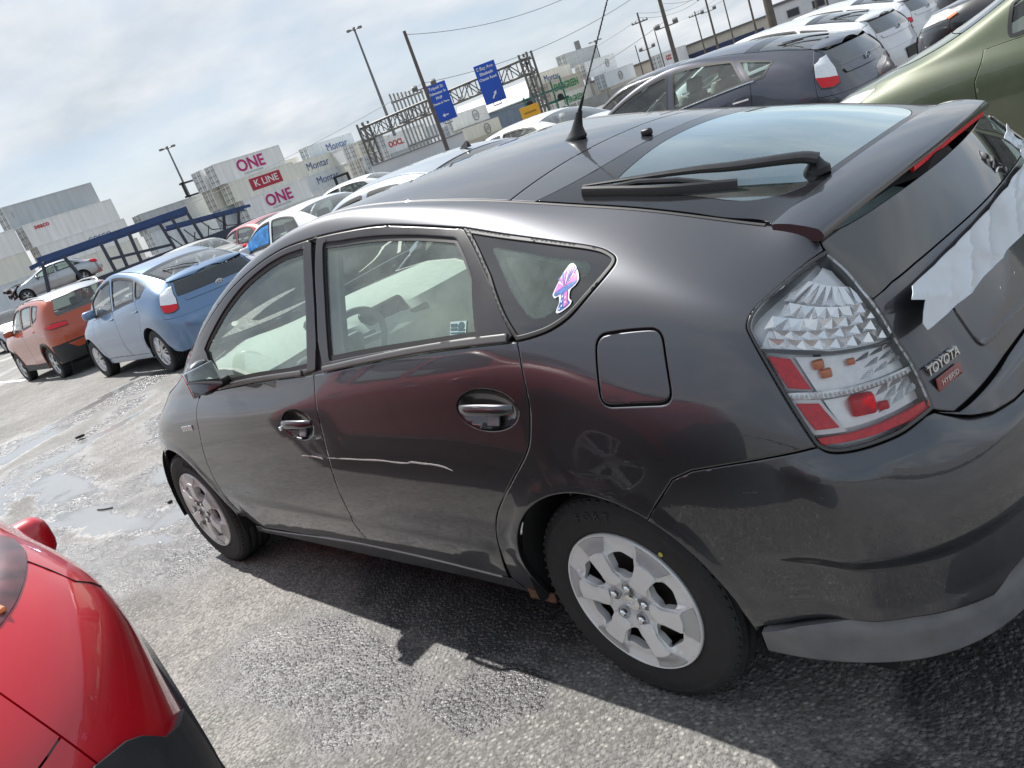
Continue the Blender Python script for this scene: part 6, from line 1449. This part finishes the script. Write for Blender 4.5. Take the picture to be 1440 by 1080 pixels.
# sign bridge
STL = mat('gantry_steel', (.17, .165, .155), .55, .3, noise=(1.5, .2))
gl, gr = Vector((94.8, -69.6, 0)), Vector((67.0, -75.0, 0)); zb0 = -1.8
gan = thing('sign_bridge', 'long grey truss sign bridge carrying the two blue signs', 'sign bridge', tuple(gl)[:2]+(zb0,), math.atan2(gr.y-gl.y, gr.x-gl.x))
SP_ = (gr-gl).length; zt, zl = 8.3+.9, 6.6+.9
def bar(mb, a, b, r=.10): mb.tube([a, b], r, 6)
for nm, y in (('truss', 0), ('truss', .9)):
    tr = MB(); n = 18
    bar(tr, (0, y, zt), (SP_, y, zt), .13); bar(tr, (0, y, zl), (SP_, y, zl), .13)
    for i in range(n):
        a, b = SP_*i/n, SP_*(i+1)/n
        bar(tr, (a, y, zl), (a, y, zt), .07); bar(tr, (a, y, zl if i % 2 else zt), (b, y, zt if i % 2 else zl), .07)
    tr.build(nm, STL, gan)
cr = MB()
for i in range(19):
    for z in (zt, zl): bar(cr, (SP_*i/18, 0, z), (SP_*i/18, .9, z), .05)
cr.build('cross_braces', STL, gan)
for x in (0.3, SP_-.3):
    tw = MB()
    for dx in (-.55, .55):
        for y in (-.1, 1.0): bar(tw, (x+dx, y, 0), (x+dx, y, zt+.6), .16)
    for i in range(5):
        z0, z1 = .5+1.7*i, .5+1.7*(i+1)
        for y in (-.1, 1.0): bar(tw, (x-.55, y, z0 if i % 2 else z1), (x+.55, y, z1 if i % 2 else z0), .07); bar(tw, (x-.55, y, z1), (x+.55, y, z1), .07)
    tw.build('tower_leg', STL, gan)
SBL = mat('sign_blue', (.008, .075, .46), .45); 
def bsign(label, s, z0, z1, w, lines, arrow):
    c = gl+(gr-gl).normalized()*s; away = Vector((math.cos(R(-44)), math.sin(R(-44)), 0)); face = -away
    o = c+face*1.2; xr = Vector((math.sin(R(-44)), -math.cos(R(-44)), 0))
    t = thing('road_sign', label, 'sign', (o.x, o.y, (z0+z1)/2), 0, None); t.rotation_euler = (0, 0, math.atan2(xr.y, xr.x))
    h = z1-z0
    MB().rbox((0, 0, 0), (w, .08, h), .03).build('sign_panel', SBL, t)
    bd = MB(); bw = .05
    bd.box((-w/2+.08, -.052, h/2-.14), (w/2-.08, -.042, h/2-.09)).box((-w/2+.08, -.052, -h/2+.09), (w/2-.08, -.042, -h/2+.14)).box((-w/2+.08, -.052, -h/2+.14), (-w/2+.13, -.042, h/2-.14)).box((w/2-.13, -.052, -h/2+.14), (w/2-.08, -.042, h/2-.14))
    for k, (l, sz) in enumerate(lines): text('sign_lettering', l, sz, PWH, t, frame((-.05, -.05, h/2-.50-.62*k), (1, 0, 0), (0, 0, 1)), .003, .012)
    ar = MB()
    if arrow == 'left': ar.box((-.25, -.055, -h/2+.62), (.38, -.045, -h/2+.76)); ar.add([(-.42, -.052, -h/2+.69), (-.12, -.052, -h/2+.42), (-.12, -.052, -h/2+.96)], [(0, 1, 2)]).add([(-.42, -.0525, -h/2+.69), (-.12, -.0525, -h/2+.42), (-.12, -.0525, -h/2+.96)], [(2, 1, 0)])
    else:
        ar.tube([(-.22, -.05, -h/2+.5), (.22, -.05, -h/2+1.05)], .085, 4, flat=(1, .1)); ar.add([(.42, -.055, -h/2+1.3), (.02, -.055, -h/2+1.12), (.30, -.055, -h/2+.86)], [(0, 1, 2), (2, 1, 0)])
    ar.build('sign_arrow', PWH, t, smooth=False)
    lm = MB()
    for x in (-.4, .5): lm.tube([(x, .1, -h/2+.1), (x, -.5, -h/2-.15), (x+.0, -.9, -h/2-.35)], .045, 6)
    lm.tube([(-.4, -.9, -h/2-.35), (.5, -.9, -h/2-.35)], .06, 6); lm.build('lamp_arm', STL, t)
bsign('tall blue road sign lettered Tripoli St with left arrow', 14.6, 4.15, 8.75, 2.6, [('Tripoli St', .50), ('Tidewater St', .42), ('PNP', .46), ('Chassis & Term', .34)], 'left')
bsign('tall blue road sign lettered Elizabeth with slanting arrow, right of the other', 22.4, 4.05, 8.65, 2.6, [('E Bay Ave', .50), ('Elizabeth', .46), ('Chassis Road', .40)], 'right')
ys = pol(-47.6, 98, .5); yt = thing('warning_sign', 'yellow warning board below the right end of the sign bridge', 'sign', tuple(ys), R(-47.6-90))
MB().rbox((0, 0, .5), (2.2, .08, 2.6), .03).build('sign_panel', mat('sign_yellow', (.75, .38, .02), .5), yt)
for z in (1.1, .5, -.1): MB().box((-.7, -.06, z-.1), (.7, -.043, z+.1)).build('sign_line', mat('sign_line_brown', (.35, .18, .02), .6), yt)
MB().tube([(0, .1, -2.3), (0, .1, 1.2)], .08).build('post', STL, yt)

# billboard-like steel rack seen end on, above the sign bridge
bk = thing('steel_rack', 'upright grey steel rack rising behind the sign bridge truss', 'rack', tuple(pol(-40.3, 150, -1.8)), R(-40.3-90))
for i in range(9): 
    MB().box((i*.66-2.8, 0, 0), (i*.66-2.5, 1.0, 14.2-.12*i)).build('upright', mat('rack_grey', (.30, .29, .27), .6, noise=(1, .3)), bk, smooth=False)
MB().box((-2.9, .3, 12.6), (2.9, .5, 12.9)).box((-2.9, .3, 9.0), (2.9, .5, 9.3)).box((-2.9, .3, 5.0), (2.9, .5, 5.3)).build('cross_beam', mat('rack_grey'), bk, smooth=False)
# green trailer-chassis rack
GRN = mat('rack_green', (.03, .16, .11), .6)
gk = thing('chassis_rack', 'dark green rack of upended trailer chassis right of the sign bridge', 'rack', tuple(pol(-48.7, 130, -1.8)), R(-48.7-90))
for i in range(5): MB().box((i*1.5-3.0, 0, 0), (i*1.5-2.75, 1.2, 5.6+.3*i)).build('upright', GRN, gk, smooth=False)
for z in (1.6, 3.4, 5.0): MB().box((-3.2, .3, z), (3.6, .6, z+.35)).build('cross_beam', GRN, gk, smooth=False)
for k, (x, z) in enumerate(((-2.2, 4.6), (-2.2, 2.6), (2.4, 3.9), (2.4, 2.0))): MB().lathe([(.0, -.15), (.5, -.15), (.5, .15), (0, .15)], 18, 'y', (x, -.2, z)).build('wheel', TYRE, gk)

# lighting masts and utility poles
MST = mat('mast_grey', (.16, .16, .16), .5, .4); WOOD = mat('pole_wood', (.12, .105, .09), .85, noise=(2, .25))
def mast(label, yaw_, d, zt_, r=.25, heads=6):
    o = pol(yaw_, d, -1.8); t = thing('light_mast', label, 'light mast', tuple(o), R(yaw_))
    H = zt_+1.8; MB().tube([(0, 0, 0), (0, 0, H)], [r, r*.45], 10).build('mast', MST, t)
    hd = MB()
    for k in range(heads): q = 2*math.pi*k/heads; hd.tube([(0, 0, H-.1), (1.0*math.cos(q), 1.0*math.sin(q), H)], .08, 5); 
    hd.build('head_ring', MST, t)
    for k in range(heads): q = 2*math.pi*k/heads; MB().rbox((1.35*math.cos(q), 1.35*math.sin(q), H), (.8, .55, .25), .06, (0, 0, q), 2).build('lamp', MST, t)
mast('very tall thin floodlight mast left of the utility pole', -38.67, 180, 1.54+180*math.tan(R(8.43)), .42)
mast('thin floodlight mast above the middle container stack', -25.05, 180, 1.54+180*math.tan(R(5.59)), .34)
mast('small far floodlight mast by the chimney', -52.9, 230, 1.54+230*math.tan(R(2.7)), .3, 4)
def pole(label, yaw_, d, el, r=.17, arms=(1,), lamp=False, base=None, lean=0.):
    o = pol(yaw_, d, -1.8 if d > 75 else 0); t = thing('utility_pole', label, 'utility pole', tuple(o), R(yaw_-90)); H = 1.54+d*math.tan(R(el))-o.z
    MB().tube([(0, 0, 0), (lean, 0, H)], [r, r*.65], 10).build('pole', WOOD, t)
    for a in arms: MB().box((-1.1, -.08, H-a-.08), (1.1, .08, H-a+.08)).build('cross_arm', WOOD, t); 
    for a in arms:
        for x in (-1, -.5, .5, 1): MB().lathe([(.05, 0), (.07, .1), (.03, .2), (0, .2)], 8, 'z', (x, 0, H-a+.08)).build('insulator', MST, t)
    if lamp:
        for s_ in (-1, 1):
            MB().rbox((s_*.85, -.1, H-lamp), (.5, .45, .4), .06, (.4, 0, 0), 2).build('flood_lamp', MST, t)
        MB().tube([(-.9, 0, H-lamp-.2), (.9, 0, H-lamp-.2)], .05, 6).build('lamp_bracket', MST, t)
    return Vector((o.x, o.y, o.z+H))
tops = {}
tops['B'] = pole('tall utility pole with two floodlights in front of the left blue sign', -41.6, 76, 7.33, .21, (), 4.6)
tops['1'] = pole('utility pole with transformer, left of the right-hand pole group', -55.87, 120, 3.36, .17, (1.2,), 4.5)
tops['2'] = pole('tall near utility pole with floodlights in the right-hand group', -57.38, 85, 5.4, .24, (), 4.9)
tops['3'] = pole('utility pole with cross arm right of the tall floodlit one', -60.0, 130, 3.1, .18, (.8, ), 2.5)
tops['3b'] = pole('short utility pole between the floodlit poles', -59.2, 150, 2.2, .14, (.6,))
tops['3c'] = pole('distant utility pole with cross arm, third of the far line', -61.0, 150, 2.6, .14, (.5,))
tops['4'] = pole('thick utility pole rising out of the picture top', -63.4, 62, 6.5, .30, (1.0,))
tops['5'] = pole('utility pole just left of the thick one', -62.4, 120, 3.6, .16, (.6,))
tops['6'] = pole('leaning far utility pole at the right', -66.0, 120, 3.6, .16, (.6,)); tops['7'] = pole('far utility pole nearest the picture top right', -66.6, 125, 3.6, .17, (.6,))
tops['8'] = pole('small far utility pole by the container yard end', -55.2, 170, 1.6, .13, ()); tops['9'] = pole('thin far pole left of the floodlit pole', -56.6, 170, 2.2, .13, ())
WIRE = mat('wire_dark', (.06, .06, .06), .6)
def wire(label, a, b, sag, r=.022):
    a, b = Vector(a), Vector(b); pts = [a.lerp(b, t)-Vector((0, 0, sag*4*t*(1-t))) for t in np.linspace(0, 1, 25)]
    tag(MB().tube(pts, r, 5).build('overhead_wire', WIRE), label, 'wire')
B_ = tops['B']
wire('overhead wire from the tall pole top to the upper right', B_-Vector((0, 0, .3)), tops['2']+Vector((0, 0, 1.6)), 1.6)
wire('lower overhead wire from the tall pole to the right-hand poles', B_-Vector((0, 0, 4.4)), tops['2']-Vector((0, 0, 1.2)), 1.2)
wire('overhead wire running left from the tall pole over the containers', B_-Vector((0, 0, 4.4)), pol(-16, 110, 5.0), 1.0)
for k, (a, b, dz) in enumerate((('1', '3', .0), ('1', '3', .6), ('2', '4', .4), ('2', '4', 3.0), ('3', '5', .3), ('5', '6', .3), ('3b', '7', .2), ('9', '3c', .1))):
    wire('thin overhead wire of the right-hand pole line, '+('first', 'second', 'third', 'fourth', 'fifth', 'sixth', 'seventh', 'eighth')[k]+' from the left', tops[a]-Vector((0, 0, dz)), tops[b]-Vector((0, 0, dz)), .9, .02)
wire('overhead wire sweeping from the chimney to the first right-hand pole', pol(-45, 140, 7.5), tops['1']-Vector((0, 0, .8)), 1.4); wire('overhead wire low over the containers to the second pole', pol(-44, 140, 4.2), tops['2']-Vector((0, 0, 4.6)), 1.6)
ch = thing('chimney', 'slim grey chimney behind the containers', 'chimney', tuple(pol(-51.76, 230, -1.8)), 0); MB().tube([(0, 0, 0), (0, 0, 15.8)], [.9, .75], 12).build('stack', mat('chimney_grey', (.28, .28, .28), .7), ch)

# long warehouse and low white building on the right
wh = thing('warehouse', 'long low warehouse with cream wall and flat roof behind the poles', 'building', (116.0, -148.0, -1.8), math.atan2(-170+148, 72-116.0))
Lw = 60
MB().box((0, 0, 0), (Lw, 25, 4.6)).build('wall', mat('wall_cream', (.50, .46, .39), .7, noise=(.6, .1)), wh, smooth=False)
MB().box((-.4, -.4, 4.6), (Lw+.4, 25.4, 5.0)).build('roof', mat('roof_edge_dark', (.12, .12, .12), .6), wh, smooth=False)
MB().box((14, -.08, 1.6), (36, .0, 3.0)).build('blue_band', mat('band_navy', (.03, .04, .10), .6), wh, smooth=False)
for k in range(7): MB().box((15+k*3, -.06, .1), (16.8+k*3, .0, 1.5)).build('dock_door', mat('dock_grey', (.35, .35, .34), .6), wh, smooth=False)
ob = thing('office_block', 'low white office block with dark windows at the right end of the warehouse', 'building', (75.0, -152.0, -1.8), math.atan2(-166+152, 44-75.0))
MB().box((0, 0, 0), (34, 10, 5.6)).build('wall', mat('wall_white', (.60, .61, .62), .6, noise=(.5, .08)), ob, smooth=False)
MB().box((-.3, -.3, 5.6), (34.3, 10.3, 6.1)).build('roof', mat('roof_edge_dark'), ob, smooth=False)
for k in range(7):
    wdw = MB().box((2+k*4.4, -.08, 2.9), (4.2+k*4.4, -.0, 4.3)).build('window', mat('window_frame_grey', (.25, .25, .25), .5), ob, smooth=False)
    MB().box((2.12+k*4.4, -.1, 3.0), (4.08+k*4.4, -.082, 4.2)).build('pane', mat('pane_dark', (.03, .035, .04), .08), wdw, smooth=False)
MB().box((16, -.06, .0), (19, .0, 2.4)).build('door', mat('dock_grey'), ob, smooth=False)
# concrete barrier along the yard
BAR = mat('barrier_concrete', (.30, .295, .28), .85, noise=(1.2, .15))
p0_, p1_ = Vector((62.0, -60.0, -1.8)), Vector((30.0, -82.0, -1.8)); dv = p1_-p0_; n = 12
for k in range(n):
    a = p0_+dv*k/n; t = tag(MB().add([(0, -.3, 0), (3.1, -.3, 0), (3.1, .3, 0), (0, .3, 0), (0, -.12, 2.0), (3.1, -.12, 2.0), (3.1, .12, 2.0), (0, .12, 2.0)], [(0, 3, 2, 1), (4, 5, 6, 7), (0, 1, 5, 4), (1, 2, 6, 5), (2, 3, 7, 6), (3, 0, 4, 7)]).build('concrete_barrier', BAR, smooth=False), 'grey concrete barrier, '+('first', 'second', 'third', 'fourth', 'fifth', 'sixth', 'seventh', 'eighth', 'ninth', 'tenth', 'eleventh', 'twelfth')[k]+' from the left in the row below EVERGREEN', 'barrier', 'row of concrete barriers at the yard edge')
    t.location = a; t.rotation_euler = (0, 0, math.atan2(dv.y, dv.x)); t.scale = (1, 1, 1.35)
fz = thing('white_wall', 'long white wall panel below the OOCL container', 'wall', tuple(pol(-36.5, 82, -1.0)), R(-36.5-90+8)); MB().box((0, 0, -.8), (9.5, .2, 3.0)).build('wall_panel', mat('wall_white'), fz, smooth=False)
MB().tube([(0, -.1, 3.05), (9.5, -.1, 3.05)], .05).build('top_rail', MST, fz)
# forklift mast
fk = thing('reach_truck', 'black lift truck with tall open mast behind the parked cars', 'lift truck', tuple(pol(-34.4, 72, -.9)), R(-34.4-90))
FB = mat('truck_black', (.015, .015, .017), .5)
for x in (-.55, .55): MB().box((x-.12, 0, .3), (x+.12, .3, 3.1)).build('mast_rail', FB, fk, smooth=False)
for z in (1.3, 2.2, 2.95): MB().box((-.66, .05, z), (.66, .25, z+.18)).build('mast_cross', FB, fk, smooth=False)
MB().rbox((1.5, .3, 1.0), (1.8, 1.4, 1.5), .1).build('chassis', FB, fk)
cb = MB()
for x in (.9, 2.1):
    for y in (-.3, .8): cb.tube([(x, y, 1.6), (x+.1, y, 2.45)], .05, 6)
cb.box((.85, -.4, 2.4), (2.25, .9, 2.48)).build('cab_guard', mat('truck_green', (.05, .10, .05), .6), fk, smooth=False)
for x in (.8, 2.2): MB().lathe([(0, -.15), (.36, -.15), (.38, -.1), (.38, .1), (.36, .15), (0, .15)], 20, 'y', (x, -.4, .38)).build('wheel', TYRE, fk)
# spreader frame standing on the grey containers
sf = thing('spreader_frame', 'small black open frame standing on the grey middle container', 'lifting frame', (116.5, -52.8, 7.1), R(-82))
q = MB()
for x in (0, 2.2): q.box((x-.12, 0, 0), (x+.12, .3, 2.2))
for z in (0, 1.9): q.box((-.4, 0, z), (2.7, .3, z+.25))
q.build('frame', FB, sf, smooth=False)

# ---------------------------------------------------------------- car carrier with the crashed silver sedan
o_ = Vector((CX+47*math.cos(R(-18)), CY+47*math.sin(R(-18)), 0)); e_ = Vector((math.sin(R(-18)), -math.cos(R(-18)), 0))
ctr = thing('car_carrier', 'car carrier trailer with red deck and blue overhead rails', 'trailer', tuple(o_), math.atan2(e_.y, e_.x))
KX = 1.306; sc_ = lambda s, z: (s*KX, 1.54+(z-1.54)*KX)
DKR = mat('deck_red', (.20, .022, .025), .6, noise=(1, .2)); RBL = mat('rail_blue', (.02, .055, .16), .5, noise=(1, .2)); RDK = mat('rail_dark', (.035, .045, .07), .5)
MB().box((-6.5, -.2, 1.05), (8.2, 2.3, 1.36)).build('deck', DKR, ctr, smooth=False)
MB().box((-6.5, -.23, 1.02), (8.2, -.2, 1.42)).build('deck_rail', RDK, ctr, smooth=False)
def rail(nm, a, b, y, h, m_): (s0, z0), (s1, z1) = sc_(*a), sc_(*b); MB().add([(s0, y, z0-h), (s1, y, z1-h), (s1, y+.14, z1-h), (s0, y+.14, z0-h), (s0, y, z0), (s1, y, z1), (s1, y+.14, z1), (s0, y+.14, z0)], [(0, 3, 2, 1), (4, 5, 6, 7), (0, 1, 5, 4), (1, 2, 6, 5), (2, 3, 7, 6), (3, 0, 4, 7)]).build(nm, m_, ctr, smooth=False)
rail('upper_rail', (-1.6, 2.86), (4.15, 2.80), -.1, .26, RBL); rail('upper_rail', (-1.95, 2.66), (-1.5, 2.72), -.1, .2, RBL); rail('upper_rail', (-1.5, 2.76), (4.3, 2.70), 2.1, .24, RBL)
rail('middle_rail', (.72, 1.96), (3.1, 1.66), -.1, .14, RDK); rail('rear_rail', (3.1, 2.36), (6.5, 2.04), -.1, .15, RBL); rail('rear_rail', (3.1, 2.30), (6.5, 2.0), 2.1, .15, RBL)
for a, b in (((-1.48, 2.62), (-1.80, 1.36)), ((-.72, 2.6), (-.45, 1.36)), ((.66, 2.58), (.70, 1.3)), ((1.2, 2.57), (1.15, 1.3)), ((1.75, 2.56), (1.70, 1.3)), ((2.95, 2.55), (3.1, 1.2)), ((3.45, 2.6), (3.6, 1.2)), ((4.08, 2.62), (4.25, 1.15)), ((5.4, 2.1), (5.1, 1.3)), ((6.0, 2.0), (5.7, 1.3))):
    (s0, z0), (s1, z1) = sc_(*a), sc_(*b); MB().tube([(s0, -.03, z0), (s1, -.03, z1)], .085, 6).build('post', RDK, ctr)
for k, (s, z) in enumerate(((3.3, 1.55), (3.9, 1.6), (4.6, 1.75), (5.2, 1.7))):
    a, b = sc_(s, z+.4), sc_(s+.5, z-.25); MB().tube([(a[0]-.3, -.2, a[1]), (a[0]+.1, -.25, a[1]-.7), (b[0], -.2, b[1]), (b[0]+.3, -.15, b[1]+.6)], .03, 6).build('hydraulic_hose', FB, ctr)
for x in (-4.6, 5.0, 6.2): MB().lathe([(0, -.15), (.45, -.15), (.48, -.1), (.48, .1), (.45, .15), (0, .15)], 22, 'y', (x, 0, .48)).build('wheel', TYRE, ctr)
MB().box((-6.4, .2, .6), (8.0, 2.0, 1.05)).build('chassis', FB, ctr, smooth=False)
sl_c = o_+e_*(-.42*KX); sil, S_s, L_s, U_s = build_car('sedan', 'sedan_car', 'crashed silver sedan with torn front on the car carrier deck', (0, 0, 0), 0, P_SILVER, lamps='sedan', spokes=5, grid=.06)
dvec = Vector((0, .9, 0)); ang = math.atan2(-e_.y, -e_.x)
nrm = Vector((-math.cos(R(-18)), -math.sin(R(-18)), 0))
sil.location = tuple(sl_c-nrm*1.05+Vector((0, 0, 1.36))); sil.rotation_euler = (0, R(-1.5), ang)
for ch in list(sil.children):
    if ch.name.split('.')[0] in ('front_bumper', 'grille', 'headlamp', 'bonnet_front'): 
        for c2 in list(ch.children): bpy.data.objects.remove(c2)
        bpy.data.objects.remove(ch)
cf = MB(); q = random.Random(3)
for k in range(26):
    x, y, z = 2.85+q.uniform(0, .55), q.uniform(-.7, .75), .35+q.uniform(0, .45); cf.box((x, y, z), (x+q.uniform(.05, .25), y+q.uniform(.05, .3), z+q.uniform(.03, .2)), (q.uniform(-.6, .6),)*3)
cf.build('crumpled_front', mat('wreck_dark', (.04, .04, .042), .6, noise=(6, .5)), sil, smooth=False)
MB().add([(2.35, -.7, .99), (2.35, .7, .99), (3.0, .66, .98), (3.35, .4, .90), (3.3, -.5, .95), (2.9, -.7, 1.02)], [(0, 5, 4, 3, 2, 1)]).build('bent_bonnet', P_SILVER, sil, smooth=False)
MB().rbox((3.25, .55, .72), (.35, .25, .1), .03, (.3, .5, .4)).build('torn_bumper', P_WHITE, sil)
